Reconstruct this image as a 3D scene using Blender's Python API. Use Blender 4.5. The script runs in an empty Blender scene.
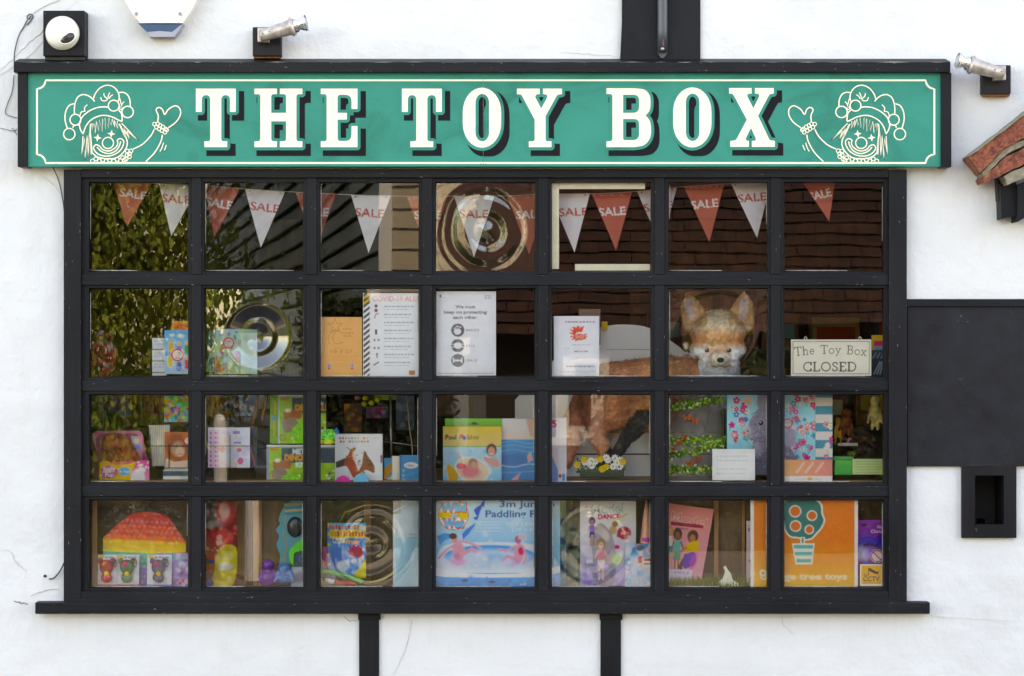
import bpy, bmesh, math, random
import numpy as np
from mathutils import Vector, Matrix, Euler
from mathutils.geometry import tessellate_polygon
from mathutils import noise as mnoise
random.seed(7); RNG = np.random.RandomState(11)
SC = bpy.context.scene; COL = SC.collection
D = 8.3; S = 0.00344; ZC = 1.65; PI = math.pi
CX0, CY0 = 512.0, 338.0
def W(px, py, y=0.0):
    k = (D + y) / D
    return Vector(((px-CX0)*S*k, y, ZC + (CY0-py)*S*k))
def lin(c):
    if isinstance(c, str):
        c = c.lstrip('#'); c = c if len(c) == 6 else ''.join(q*2 for q in c)
        c = [int(c[i:i+2], 16)/255 for i in (0, 2, 4)]
    return tuple((v/12.92 if v <= .04045 else ((v+.055)/1.055)**2.4) for v in c)
# ------------------------------------------------------------------ materials
def newmat(name):
    m = bpy.data.materials.new(name); m.use_nodes = True
    nt = m.node_tree; b = nt.nodes['Principled BSDF']; return m, nt, b
def ramp(nt, fac, stops):
    r = nt.nodes.new('ShaderNodeValToRGB'); e = r.color_ramp.elements
    while len(e) < len(stops): e.new(0.5)
    for el, (p, c) in zip(e, stops):
        el.position = p; el.color = (*c, 1) if len(c) == 3 else c
    nt.links.new(fac, r.inputs[0]); return r.outputs[0]
def noisetex(nt, scale, detail=6, rough=.55, stretch=(1,1,1), dist=0):
    tc = nt.nodes.new('ShaderNodeTexCoord'); mp = nt.nodes.new('ShaderNodeMapping')
    mp.inputs['Scale'].default_value = stretch
    n = nt.nodes.new('ShaderNodeTexNoise'); n.inputs['Scale'].default_value = scale
    n.inputs['Detail'].default_value = detail; n.inputs['Roughness'].default_value = rough
    n.inputs['Distortion'].default_value = dist
    nt.links.new(tc.outputs['Object'], mp.inputs[0]); nt.links.new(mp.outputs[0], n.inputs['Vector'])
    return n.outputs['Fac']
def mixc(nt, fac, a, b, mode='MIX'):
    m = nt.nodes.new('ShaderNodeMix'); m.data_type = 'RGBA'; m.blend_type = mode
    if hasattr(fac, 'links'): nt.links.new(fac, m.inputs[0])
    else: m.inputs[0].default_value = fac
    for s, v in ((m.inputs[6], a), (m.inputs[7], b)):
        if hasattr(v, 'links'): nt.links.new(v, s)
        else: s.default_value = (*v, 1)
    return m.outputs[2]
def bump(nt, b, fac, strength=.3, dist=.002):
    n = nt.nodes.new('ShaderNodeBump'); n.inputs['Strength'].default_value = strength
    n.inputs['Distance'].default_value = dist
    nt.links.new(fac, n.inputs['Height']); nt.links.new(n.outputs[0], b.inputs['Normal']); return n
def simple(name, col, rough=.5, metal=0, var=.15, vscale=30, bmp=0, bscale=200, spec=.5, stretch=(1,1,1), **kw):
    m, nt, b = newmat(name); c = lin(col)
    f = noisetex(nt, vscale, 5, .6, stretch)
    lo = tuple(v*(1-var) for v in c); hi = tuple(min(1, v*(1+var)) for v in c)
    nt.links.new(ramp(nt, f, [(.3, lo), (.7, hi)]), b.inputs['Base Color'])
    b.inputs['Roughness'].default_value = rough; b.inputs['Metallic'].default_value = metal
    b.inputs['Specular IOR Level'].default_value = spec
    if bmp: bump(nt, b, noisetex(nt, bscale, 4, .6, stretch), bmp, .001)
    for k, v in kw.items(): b.inputs[k].default_value = v
    return m
def black_wood(name, stretch, base=(.0070, .0072, .0092)):
    m, nt, b = newmat(name)
    g = noisetex(nt, 22, 8, .65, stretch)
    c1 = ramp(nt, g, [(.25, tuple(v*.62 for v in base)), (.5, base), (.8, tuple(v*1.7 for v in base))])
    big = noisetex(nt, 3.2, 3, .5)
    c1 = mixc(nt, ramp(nt, big, [(.35, (0,0,0)), (.75, (.5,.5,.5))]), c1, (.019, .0193, .022))
    chip = noisetex(nt, 55, 6, .7, tuple(v*.45+.3 for v in stretch))
    c2 = mixc(nt, ramp(nt, chip, [(.69, (0,0,0)), (.73, (1,1,1))]), c1, (.13, .12, .11))
    nt.links.new(c2, b.inputs['Base Color'])
    r = ramp(nt, g, [(.3, (.38,)*3), (.7, (.62,)*3)]); nt.links.new(r, b.inputs['Roughness'])
    b.inputs['Specular IOR Level'].default_value = .17
    bump(nt, b, g, .8, .004); return m
M = {}
M['bwh'] = black_wood('black_paint_horizontal_grain', (.12, 1, 1.3))
M['bwv'] = black_wood('black_paint_vertical_grain', (1.3, 1, .12))
M['bpanel'] = black_wood('black_painted_panel', (.5, 1, .5), (.0145, .0148, .018))
def wall_mat():
    m, nt, b = newmat('white_painted_render')
    f = noisetex(nt, 1.6, 5, .6)
    c = ramp(nt, f, [(.25, (.63, .628, .62)), (.5, (.69, .686, .674)), (.8, (.73, .72, .70))])
    st = noisetex(nt, 5, 8, .7, (1.5, 1, .5), .4)
    c = mixc(nt, ramp(nt, st, [(.58, (0,0,0)), (.80, (.5,.5,.5))]), c, (.62, .56, .48))
    sp = noisetex(nt, 90, 3, .7)
    c = mixc(nt, ramp(nt, sp, [(.745, (0,0,0)), (.77, (.6,.6,.6))]), c, (.45, .40, .34))
    # grime below the sill and the sign ends, with ragged edges
    tc = nt.nodes.new('ShaderNodeTexCoord'); sx = nt.nodes.new('ShaderNodeSeparateXYZ'); nt.links.new(tc.outputs['Object'], sx.inputs[0])
    run = noisetex(nt, 14, 6, .7, (2.2, 1, .22))
    def band(ztop, zlen, lo, hi, col, amt):
        global _c
        mr = nt.nodes.new('ShaderNodeMapRange'); mr.inputs[1].default_value = ztop-zlen; mr.inputs[2].default_value = ztop; mr.inputs[3].default_value = 0; mr.inputs[4].default_value = 1; nt.links.new(sx.outputs[2], mr.inputs[0])
        ab = nt.nodes.new('ShaderNodeMath'); ab.operation = 'LESS_THAN'; ab.inputs[1].default_value = ztop+.02; nt.links.new(sx.outputs[2], ab.inputs[0])
        m1 = nt.nodes.new('ShaderNodeMath'); m1.operation = 'MULTIPLY'; nt.links.new(mr.outputs[0], m1.inputs[0]); nt.links.new(ab.outputs[0], m1.inputs[1])
        m2 = nt.nodes.new('ShaderNodeMath'); m2.operation = 'MULTIPLY'; nt.links.new(m1.outputs[0], m2.inputs[0]); nt.links.new(ramp(nt, run, [(lo, (0,0,0)), (hi, (amt,)*3)]), m2.inputs[1])
        return m2.outputs[0]
    c = mixc(nt, band(ZC+(CY0-612)*S, .13, .48, .75, None, .28), c, (.50, .45, .38))
    c = mixc(nt, band(ZC+(CY0-166)*S, .10, .42, .70, None, .5), c, (.58, .48, .36))
    nt.links.new(c, b.inputs['Base Color']); b.inputs['Roughness'].default_value = .75
    a = nt.nodes.new('ShaderNodeMath'); a.operation = 'MULTIPLY_ADD'; a.inputs[1].default_value = .16
    nt.links.new(noisetex(nt, 45, 6, .65, (1, 1, .7)), a.inputs[0]); nt.links.new(noisetex(nt, 5, 4, .5), a.inputs[2])
    bump(nt, b, a.outputs[0], 1.0, .02); return m
M['wall'] = wall_mat()
def green_mat():
    m, nt, b = newmat('sign_green_paint')
    f = noisetex(nt, 4.5, 6, .6, (1, 1, 1.4), .6)
    c = ramp(nt, f, [(.3, lin('#0c8c79')), (.55, lin('#098573')), (.72, lin('#057462'))])
    g = noisetex(nt, 40, 6, .7)
    c = mixc(nt, ramp(nt, g, [(.72, (0,0,0)), (.8, (.5,.5,.5))]), c, lin('#3a9a88'))
    nt.links.new(c, b.inputs['Base Color']); b.inputs['Roughness'].default_value = .4; b.inputs['Specular IOR Level'].default_value = .15
    bump(nt, b, noisetex(nt, 60, 3, .6), .15, .0006); return m
M['green'] = green_mat()
M['cream'] = simple('sign_cream_paint', '#f3e9cd', .5, var=.05, vscale=25)
M['shadowblue'] = simple('sign_dark_drop_shade_paint', '#131217', .6, spec=.15, var=.25, vscale=9)
M['white_plastic'] = simple('white_plastic', '#eceadf', .35, var=.04)
M['brown_dirt'] = simple('brown_grime', '#a08a60', .7, var=.4, vscale=60)
M['dark'] = simple('dark_recess', '#141212', .6, var=.3)
M['lens'] = simple('camera_lens', '#3c332b', .15, var=.3)
M['blue_lens'] = simple('blue_lens_plastic', '#0f3f68', .3, var=.2, vscale=12)
M['grey_plastic'] = simple('grey_plastic', '#9a9aa6', .35, var=.08)
M['steel'] = simple('dull_steel', '#a8a29a', .35, metal=.85, var=.3, vscale=60)
M['steelwarm'] = simple('weathered_aluminium', '#b6aba2', .42, metal=.55, var=.35, vscale=45)
M['chrome'] = simple('bright_reflector', '#e6e6e6', .08, metal=1, var=.05)
M['screw'] = simple('screw_head', '#8f8a82', .4, metal=.7)
M['cable'] = simple('cable_black', '#2a2a2c', .5)
M['cablew'] = simple('cable_pale', '#b9b5ae', .6)
M['rust'] = simple('rust_stain', '#9a5a2c', .8, var=.4, vscale=80)
M['conduit'] = simple('painted_pipe', '#454a52', .35, var=.35, vscale=14, stretch=(1,1,.3))
M['tape'] = simple('cream_tape', '#efe9cf', .6, var=.08, vscale=20)
M['battenwood'] = simple('pine_batten', '#a9794a', .6, var=.3, vscale=30, stretch=(1,1,.1))
M['deckwood'] = simple('pale_deck_wood', '#a98058', .5, var=.25, vscale=18, stretch=(.1,1,1))
M['brownboard'] = simple('brown_board', '#6d543b', .7, var=.45, vscale=14, stretch=(1,1,.15))
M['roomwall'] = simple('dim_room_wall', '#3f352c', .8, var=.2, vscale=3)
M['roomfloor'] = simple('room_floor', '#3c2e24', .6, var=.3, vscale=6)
M['whiteboard'] = simple('white_painted_plank', '#f4f7f5', .45, var=.03, vscale=12, stretch=(.1,1,1))
M['groove'] = simple('plank_gap', '#46494a', .7)
M['wire'] = simple('black_wire', '#1b1b1e', .4)
M['string'] = simple('pale_string', '#d8d2c4', .7)
M['stringbrown'] = simple('tan_string', '#b59a7c', .7)
def print_mat(name, rough=.35, sheen=0, trans=0, bmp=0, var=True, sat=1.0, gain=1.0):
    m, nt, b = newmat(name)
    a = nt.nodes.new('ShaderNodeAttribute'); a.attribute_name = 'Col'
    b.inputs['Roughness'].default_value = rough
    c = a.outputs['Color']
    if var:
        f = noisetex(nt, 35, 4, .6)
        c = mixc(nt, 1.0, c, ramp(nt, f, [(.3, (.93,)*3), (.7, (1,1,1))]), 'MULTIPLY')
    hs = nt.nodes.new('ShaderNodeHueSaturation'); hs.inputs['Saturation'].default_value = sat; hs.inputs['Value'].default_value = gain; nt.links.new(c, hs.inputs['Color']); c = hs.outputs[0]
    nt.links.new(c, b.inputs['Base Color'])
    if bmp: bump(nt, b, noisetex(nt, 260, 4, .7), bmp, .003)
    if trans:
        tr = nt.nodes.new('ShaderNodeBsdfTranslucent'); nt.links.new(c, tr.inputs[0])
        mx = nt.nodes.new('ShaderNodeMixShader'); mx.inputs[0].default_value = trans
        out = nt.nodes['Material Output']
        nt.links.new(b.outputs[0], mx.inputs[1]); nt.links.new(tr.outputs[0], mx.inputs[2]); nt.links.new(mx.outputs[0], out.inputs[0])
    return m
M['print'] = print_mat('printed_card', .42, sat=1.15)
M['paper'] = print_mat('printed_paper', .7, sat=1.05)
M['glossprint'] = print_mat('glossy_print', .25, sat=1.2)
M['fabric'] = print_mat('pennant_fabric', .85, trans=.25)
M['fur'] = print_mat('plush_fur', .95, bmp=.9, var=False, gain=2.3)
M['plasticcol'] = print_mat('coloured_plastic', .28, sat=1.1, gain=1.25)
# clear film
def film():
    m, nt, b = newmat('clear_plastic_film'); out = nt.nodes['Material Output']
    t = nt.nodes.new('ShaderNodeBsdfTransparent'); t.inputs[0].default_value = (.98, .985, .99, 1)
    g = nt.nodes.new('ShaderNodeBsdfGlossy'); g.inputs['Roughness'].default_value = .08
    f = nt.nodes.new('ShaderNodeFresnel'); f.inputs[0].default_value = 1.5
    nb = nt.nodes.new('ShaderNodeBump'); nb.inputs['Strength'].default_value = .9; nb.inputs['Distance'].default_value = .006
    nt.links.new(noisetex(nt, 28, 4, .6, dist=1.2), nb.inputs['Height']); nt.links.new(nb.outputs[0], g.inputs['Normal']); nt.links.new(nb.outputs[0], f.inputs['Normal'])
    mm = nt.nodes.new('ShaderNodeMath'); mm.operation = 'MULTIPLY'; mm.inputs[1].default_value = .75; nt.links.new(f.outputs[0], mm.inputs[0])
    mx = nt.nodes.new('ShaderNodeMixShader'); nt.links.new(mm.outputs[0], mx.inputs[0])
    nt.links.new(t.outputs[0], mx.inputs[1]); nt.links.new(g.outputs[0], mx.inputs[2]); nt.links.new(mx.outputs[0], out.inputs[0]); return m
M['film'] = film()
def window_glass(wavy=.18, dist=.0012):
    m, nt, b = newmat('old_window_glass'); out = nt.nodes['Material Output']
    t = nt.nodes.new('ShaderNodeBsdfTransparent'); t.inputs[0].default_value = (1, 1, 1, 1)
    g = nt.nodes.new('ShaderNodeBsdfGlossy'); g.inputs['Roughness'].default_value = 0.0
    nb = nt.nodes.new('ShaderNodeBump'); nb.inputs['Strength'].default_value = wavy; nb.inputs['Distance'].default_value = dist
    tc = nt.nodes.new('ShaderNodeTexCoord'); n = nt.nodes.new('ShaderNodeTexNoise'); n.inputs['Scale'].default_value = 3.2; n.inputs['Detail'].default_value = 1.5
    nt.links.new(tc.outputs['Object'], n.inputs['Vector']); nt.links.new(n.outputs['Fac'], nb.inputs['Height']); nt.links.new(nb.outputs[0], g.inputs['Normal'])
    lw = nt.nodes.new('ShaderNodeFresnel'); lw.inputs[0].default_value = 1.52
    mm = nt.nodes.new('ShaderNodeMath'); mm.operation = 'MULTIPLY'; mm.inputs[1].default_value = 1.15; mm.use_clamp = True
    nt.links.new(lw.outputs[0], mm.inputs[0])
    mx = nt.nodes.new('ShaderNodeMixShader'); nt.links.new(mm.outputs[0], mx.inputs[0])
    nt.links.new(t.outputs[0], mx.inputs[1]); nt.links.new(g.outputs[0], mx.inputs[2]); nt.links.new(mx.outputs[0], out.inputs[0]); return m
M['glass'] = window_glass()
def crown_glass():
    m, nt, b = newmat('crown_glass'); out = nt.nodes['Material Output']
    g = nt.nodes.new('ShaderNodeBsdfGlass'); g.inputs['IOR'].default_value = 1.5; g.inputs['Color'].default_value = (.97, .985, .97, 1); g.inputs['Roughness'].default_value = 0
    gl = nt.nodes.new('ShaderNodeBsdfGlossy'); gl.inputs['Roughness'].default_value = 0; mx = nt.nodes.new('ShaderNodeMixShader'); mx.inputs[0].default_value = .015
    nt.links.new(g.outputs[0], mx.inputs[1]); nt.links.new(gl.outputs[0], mx.inputs[2]); nt.links.new(mx.outputs[0], out.inputs[0]); return m
M['crown'] = crown_glass()
# ------------------------------------------------------------------ objects
def tag(o, label=None, cat=None, group=None, kind=None):
    if label: o['label'] = label
    if cat: o['category'] = cat
    if group: o['group'] = group
    if kind: o['kind'] = kind
    return o
def empty(name, loc, label=None, cat=None, group=None, kind=None):
    o = bpy.data.objects.new(name, None); COL.objects.link(o); o.location = loc; o.empty_display_size = .05
    return tag(o, label, cat, group, kind)
def link(name, me, parent=None):
    o = bpy.data.objects.new(name, me); COL.objects.link(o)
    if parent:
        o.parent = parent; p = parent; off = Vector((0,0,0))
        while p: off += p.location; p = p.parent
        o.location = -off
    return o
def mesh_np(name, V, F, mats, C=None, smooth=False, mi=None):
    """V (n,3), F list/array of faces"""
    me = bpy.data.meshes.new(name)
    V = np.asarray(V, dtype=np.float32)
    if isinstance(F, np.ndarray) and F.ndim == 2:
        me.vertices.add(len(V)); me.vertices.foreach_set('co', V.ravel())
        nf, k = F.shape; me.loops.add(nf*k); me.loops.foreach_set('vertex_index', F.astype(np.int32).ravel())
        me.polygons.add(nf); me.polygons.foreach_set('loop_start', np.arange(0, nf*k, k, dtype=np.int32))
        me.polygons.foreach_set('loop_total', np.full(nf, k, dtype=np.int32)); me.update(calc_edges=True)
    else:
        me.from_pydata([tuple(map(float, v)) for v in V], [], [tuple(int(i) for i in f) for f in F]); me.update()
    for m in mats: me.materials.append(m)
    if mi is not None: me.polygons.foreach_set('material_index', np.asarray(mi, dtype=np.int32))
    if C is not None:
        a = me.color_attributes.new('Col', 'FLOAT_COLOR', 'POINT')
        C = np.asarray(C, dtype=np.float32); C4 = np.ones((len(V), 4), dtype=np.float32); C4[:, :3] = C
        a.data.foreach_set('color', C4.ravel())
    if smooth: me.polygons.foreach_set('use_smooth', np.ones(len(me.polygons), dtype=bool))
    return me
class MB:
    """collects shapes with per-face material and per-vertex colour; build() links them as one object"""
    def __init__(s): s.v = []; s.f = []; s.m = []; s.c = []; s.mats = []; s.sm = []
    def mat(s, m):
        if isinstance(m, str) and m in M: m = M[m]
        if m not in s.mats: s.mats.append(m)
        return s.mats.index(m)
    def add(s, vs, fs, m='print', col=(1,1,1), smooth=False):
        k = len(s.v); mi = s.mat(m)
        if isinstance(col, str): col = lin(col)
        s.v += [tuple(v) for v in vs]; s.c += [col]*len(vs)
        for f in fs: s.f.append(tuple(i+k for i in f)); s.m.append(mi); s.sm.append(smooth)
        return s
    def box(s, lo, hi, m='print', col=(1,1,1), bev=0.0):
        lo = Vector(lo); hi = Vector(hi)
        lo, hi = Vector(map(min, lo, hi)), Vector(map(max, lo, hi))
        bm = bmesh.new(); bmesh.ops.create_cube(bm, size=1)
        for v in bm.verts: v.co = Vector(((lo[i]+hi[i])/2 + v.co[i]*(hi[i]-lo[i]) for i in range(3)))
        if bev: bmesh.ops.bevel(bm, geom=bm.edges[:], offset=bev, segments=2, affect='EDGES', profile=.6)
        s.bm(bm, m, col); return s
    def bm(s, bm, m='print', col=(1,1,1), smooth=False, mat4=None):
        bm.verts.index_update()
        vs = [(mat4 @ v.co if mat4 else v.co) for v in bm.verts]
        s.add(vs, [[v.index for v in f.verts] for f in bm.faces], m, col, smooth); bm.free(); return s
    def pbox(s, x0, y0, x1, y1, ya, yb, m='print', col=(1,1,1), bev=0.0):
        """box whose front face (at depth ya) covers a photo rectangle; extends back to yb"""
        a = W(x0, y1, ya); b = W(x1, y0, ya)
        return s.box((a.x, ya, a.z), (b.x, yb, b.z), m, col, bev)
    def prism(s, pts, ya, yb, m='print', col=(1,1,1), holes=(), pix=True):
        """polygon in photo px (or x,z) at depth ya extruded to yb"""
        def cv(p):
            if pix:
                w = W(p[0], p[1], ya); return (w.x, w.z)
            return p
        loops = [[cv(p) for p in pts]] + [[cv(p) for p in h] for h in holes]
        tri = tessellate_polygon([[Vector((a, b, 0)) for a, b in l] for l in loops])
        flat = [p for l in loops for p in l]; n = len(flat)
        vs = [(a, ya, b) for a, b in flat] + [(a, yb, b) for a, b in flat]; fs = []
        for t in tri:
            (x1, z1), (x2, z2), (x3, z3) = (flat[i] for i in t)
            if (x2-x1)*(z3-z1)-(z2-z1)*(x3-x1) < 0: t = t[::-1]
            fs.append(tuple(t)); fs.append(tuple(i+n for i in t[::-1]))
        o = 0
        for l in loops:
            k = len(l); ar = sum(l[i][0]*l[(i+1) % k][1]-l[(i+1) % k][0]*l[i][1] for i in range(k))
            for i in range(k):
                j = (i+1) % k; q = (o+i, o+i+n, o+j+n, o+j)
                fs.append(q if ar > 0 else q[::-1])
            o += k
        return s.add(vs, fs, m, col)
    def tube(s, path, r, m='print', col=(1,1,1), seg=8, caps=True):
        path = [Vector(p) for p in path]; n = len(path)
        rs = r if isinstance(r, (list, tuple)) else [r]*n
        vs = []; fs = []; up = Vector((0, 0, 1)); prev = None
        for i, p in enumerate(path):
            t = (path[min(i+1, n-1)] - path[max(i-1, 0)]).normalized()
            if prev is None: a = t.cross(up if abs(t.z) < .9 else Vector((1, 0, 0))).normalized()
            else:
                a = (prev - t*prev.dot(t)); a = a.normalized() if a.length > 1e-6 else t.orthogonal().normalized()
            prev = a; b = t.cross(a)
            for k in range(seg):
                q = 2*PI*k/seg; vs.append(p + (a*math.cos(q)+b*math.sin(q))*rs[i])
        for i in range(n-1):
            for k in range(seg):
                k2 = (k+1) % seg; fs.append((i*seg+k, i*seg+k2, (i+1)*seg+k2, (i+1)*seg+k))
        if caps: fs.append(tuple(range(seg))[::-1]); fs.append(tuple((n-1)*seg+k for k in range(seg)))
        return s.add(vs, fs, m, col, True)
    def ell(s, c, r, m='print', col=(1,1,1), seg=16, rot=None, jit=0):
        bm = bmesh.new(); bmesh.ops.create_uvsphere(bm, u_segments=seg, v_segments=max(6, seg*2//3), radius=1)
        R = rot.to_matrix() if rot else Matrix.Identity(3)
        for v in bm.verts:
            co = Vector((v.co.x*r[0], v.co.y*r[1], v.co.z*r[2]))
            if jit: co *= 1+jit*mnoise.noise(co*40)
            v.co = R @ co + Vector(c)
        return s.bm(bm, m, col, True)
    def lathe(s, c, axis, prof, m='print', col=(1,1,1), seg=24):
        """prof: list of (dist along axis, radius)"""
        axis = Vector(axis).normalized(); a = axis.orthogonal().normalized(); b = axis.cross(a)
        vs = []; fs = []; n = len(prof)
        for d, r in prof:
            for k in range(seg):
                q = 2*PI*k/seg; vs.append(Vector(c)+axis*d+(a*math.cos(q)+b*math.sin(q))*max(r, 1e-5))
        for i in range(n-1):
            for k in range(seg):
                k2 = (k+1) % seg; fs.append((i*seg+k, i*seg+k2, (i+1)*seg+k2, (i+1)*seg+k))
        return s.add(vs, fs, m, col, True)
    def build(s, name, parent=None):
        me = mesh_np(name, s.v, s.f, s.mats, C=s.c, mi=s.m)
        me.polygons.foreach_set('use_smooth', np.array(s.sm, dtype=bool))
        o = link(name, me, parent)
        return o
def smoothpath(pts, n=6, closed=False):
    P = [np.array(p, float) for p in pts]; out = []; L = len(P)
    rng = range(L if closed else L-1)
    for i in rng:
        p0 = P[(i-1) % L] if closed or i > 0 else P[0]; p1 = P[i]; p2 = P[(i+1) % L]
        p3 = P[(i+2) % L] if closed or i+2 < L else P[-1]
        for k in range(n):
            t = k/n
            out.append(tuple(.5*((2*p1)+(-p0+p2)*t+(2*p0-5*p1+4*p2-p3)*t*t+(-p0+3*p1-3*p2+p3)*t**3)))
    if not closed: out.append(tuple(P[-1]))
    return out
def rounded(pts, seg=6):
    """pts: (x,y) or (x,y,r)"""
    out = []; n = len(pts)
    for i, p in enumerate(pts):
        if len(p) == 2: out.append(p); continue
        a = Vector(pts[i-1][:2]); b = Vector(p[:2]); c = Vector(pts[(i+1) % n][:2]); r = p[2]
        u = (a-b); v = (c-b); r = min(r, u.length*.95, v.length*.95); u.normalize(); v.normalize()
        p0 = b+u*r; p2 = b+v*r; 
        for k in range(seg+1):
            t = k/seg; q = p0.lerp(b, t).lerp(b.lerp(p2, t), t)
            # blend a little towards a circular arc
            out.append(tuple(q + (b-q)*.12))
    return out
def ellipse(cx, cy, rx, ry=None, n=32, a=0):
    ry = rx if ry is None else ry; ca, sa = math.cos(a), math.sin(a)
    return [(cx+rx*math.cos(2*PI*k/n)*ca-ry*math.sin(2*PI*k/n)*sa, cy+rx*math.cos(2*PI*k/n)*sa+ry*math.sin(2*PI*k/n)*ca) for k in range(n)]
# ------------------------------------------------------------------ text triangles
_tc = {}
def text_tris(s, bold=0.0):
    """triangles in units where cap height = 1, baseline 0, x from 0; returns array (n,3,2), width"""
    k = (s, bold)
    if k in _tc: return _tc[k]
    cu = bpy.data.curves.new('t', 'FONT'); cu.body = s; cu.size = 1; cu.offset = bold; cu.resolution_u = 3
    o = bpy.data.objects.new('t', cu); COL.objects.link(o)
    dg = bpy.context.evaluated_depsgraph_get(); dg.update()
    me = bpy.data.meshes.new_from_object(o.evaluated_get(dg)); me.calc_loop_triangles()
    V = np.array([v.co[:2] for v in me.vertices]) if len(me.vertices) else np.zeros((0, 2))
    T = np.array([t.vertices[:] for t in me.loop_triangles], dtype=int) if len(me.loop_triangles) else np.zeros((0, 3), int)
    bpy.data.objects.remove(o); bpy.data.curves.remove(cu); bpy.data.meshes.remove(me)
    if len(V) == 0: r = (np.zeros((0, 3, 2)), 1.0)
    else:
        V = V/.72; V[:, 0] -= V[:, 0].min(); r = (V[T], V[:, 0].max())
    _tc[k] = r; return r
# ------------------------------------------------------------------ painter in photo pixels
class Canvas:
    def __init__(s, x0, y0, x1, y1, bg='#ffffff', res=2, ss=2):
        s.x0, s.y0, s.x1, s.y1 = x0, y0, x1, y1; s.res = res; s.k = res*ss; s.ss = ss
        s.w = max(2, int(round((x1-x0)*s.k/ss))*ss); s.h = max(2, int(round((y1-y0)*s.k/ss))*ss)
        s.a = np.zeros((s.h, s.w, 3), np.float32); s.a[:] = lin(bg)
        s.sx = s.w/(x1-x0); s.sy = s.h/(y1-y0)
    def _bb(s, xa, ya, xb, yb):
        i0 = max(0, int((xa-s.x0)*s.sx)-1); i1 = min(s.w, int((xb-s.x0)*s.sx)+2)
        j0 = max(0, int((ya-s.y0)*s.sy)-1); j1 = min(s.h, int((yb-s.y0)*s.sy)+2)
        if i1 <= i0 or j1 <= j0: return None
        X = s.x0+(np.arange(i0, i1)+.5)/s.sx; Y = s.y0+(np.arange(j0, j1)+.5)/s.sy
        X, Y = np.meshgrid(X, Y); return i0, i1, j0, j1, X, Y
    def _put(s, b, mask, col, al=1.0):
        i0, i1, j0, j1 = b[:4]; c = np.array(lin(col) if isinstance(col, str) else col, np.float32)
        a = (mask.astype(np.float32)*al)[..., None]; s.a[j0:j1, i0:i1] = s.a[j0:j1, i0:i1]*(1-a)+c*a
    def rect(s, xa, ya, xb, yb, col, al=1.0):
        b = s._bb(xa, ya, xb, yb)
        if b: s._put(b, (b[4] >= xa) & (b[4] <= xb) & (b[5] >= ya) & (b[5] <= yb), col, al)
        return s
    def grad(s, xa, ya, xb, yb, c0, c1, horiz=False):
        b = s._bb(xa, ya, xb, yb)
        if b:
            t = ((b[4]-xa)/(xb-xa) if horiz else (b[5]-ya)/(yb-ya)).clip(0, 1)[..., None]
            c = np.array(lin(c0))*(1-t)+np.array(lin(c1))*t; m = ((b[4] >= xa) & (b[4] <= xb) & (b[5] >= ya) & (b[5] <= yb))[..., None]
            i0, i1, j0, j1 = b[:4]; s.a[j0:j1, i0:i1] = np.where(m, c, s.a[j0:j1, i0:i1])
        return s
    def ell(s, cx, cy, rx, ry, col, al=1.0, soft=0.0, rot=0.0):
        R = max(rx, ry)*(1+soft); b = s._bb(cx-R, cy-R, cx+R, cy+R)
        if b:
            dx = b[4]-cx; dy = b[5]-cy; ca, sa = math.cos(rot), math.sin(rot)
            d = np.sqrt(((dx*ca+dy*sa)/rx)**2+((-dx*sa+dy*ca)/ry)**2)
            m = (d <= 1) if soft == 0 else ((1+soft-d)/(2*soft)).clip(0, 1)
            s._put(b, m, col, al)
        return s
    def ring(s, cx, cy, r, w, col, al=1.0):
        b = s._bb(cx-r-w, cy-r-w, cx+r+w, cy+r+w)
        if b: s._put(b, abs(np.hypot(b[4]-cx, b[5]-cy)-r) <= w/2, col, al)
        return s
    def poly(s, pts, col, al=1.0):
        xs = [p[0] for p in pts]; ys = [p[1] for p in pts]; b = s._bb(min(xs), min(ys), max(xs), max(ys))
        if not b: return s
        X, Y = b[4], b[5]; m = np.zeros(X.shape, bool); n = len(pts)
        for i in range(n):
            xa, ya = pts[i]; xb, yb = pts[(i+1) % n]
            if ya == yb: continue
            m ^= ((ya > Y) != (yb > Y)) & (X < (xb-xa)*(Y-ya)/(yb-ya)+xa)
        s._put(b, m, col, al); return s
    def line(s, pts, w, col, al=1.0):
        for (xa, ya), (xb, yb) in zip(pts[:-1], pts[1:]):
            b = s._bb(min(xa, xb)-w, min(ya, yb)-w, max(xa, xb)+w, max(ya, yb)+w)
            if not b: continue
            dx, dy = xb-xa, yb-ya; L = dx*dx+dy*dy+1e-9
            t = (((b[4]-xa)*dx+(b[5]-ya)*dy)/L).clip(0, 1)
            s._put(b, np.hypot(b[4]-xa-t*dx, b[5]-ya-t*dy) <= w/2, col, al)
        return s
    def text(s, txt, x, base, h, col, width=None, anchor='l', bold=0.0, rot=0.0, al=1.0):
        T, wd = text_tris(txt, bold)
        if len(T) == 0: return s
        sxx = h if width is None else width/wd
        w = wd*sxx; ox = {'l': 0, 'c': -w/2, 'r': -w}[anchor]; ca, sa = math.cos(rot), math.sin(rot)
        X = T[..., 0]*sxx+ox; Y = -T[..., 1]*h
        P = np.stack([x+X*ca-Y*sa, base+X*sa+Y*ca], -1)
        for t in P:
            b = s._bb(t[:, 0].min(), t[:, 1].min(), t[:, 0].max(), t[:, 1].max())
            if not b: continue
            (ax, ay), (bx, by), (cx, cy) = t
            d = lambda px, py, qx, qy: (qx-px)*(b[5]-py)-(qy-py)*(b[4]-px)
            e0, e1, e2 = d(ax, ay, bx, by), d(bx, by, cx, cy), d(cx, cy, ax, ay)
            s._put(b, ((e0 >= 0) & (e1 >= 0) & (e2 >= 0)) | ((e0 <= 0) & (e1 <= 0) & (e2 <= 0)), col, al)
        return s
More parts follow.
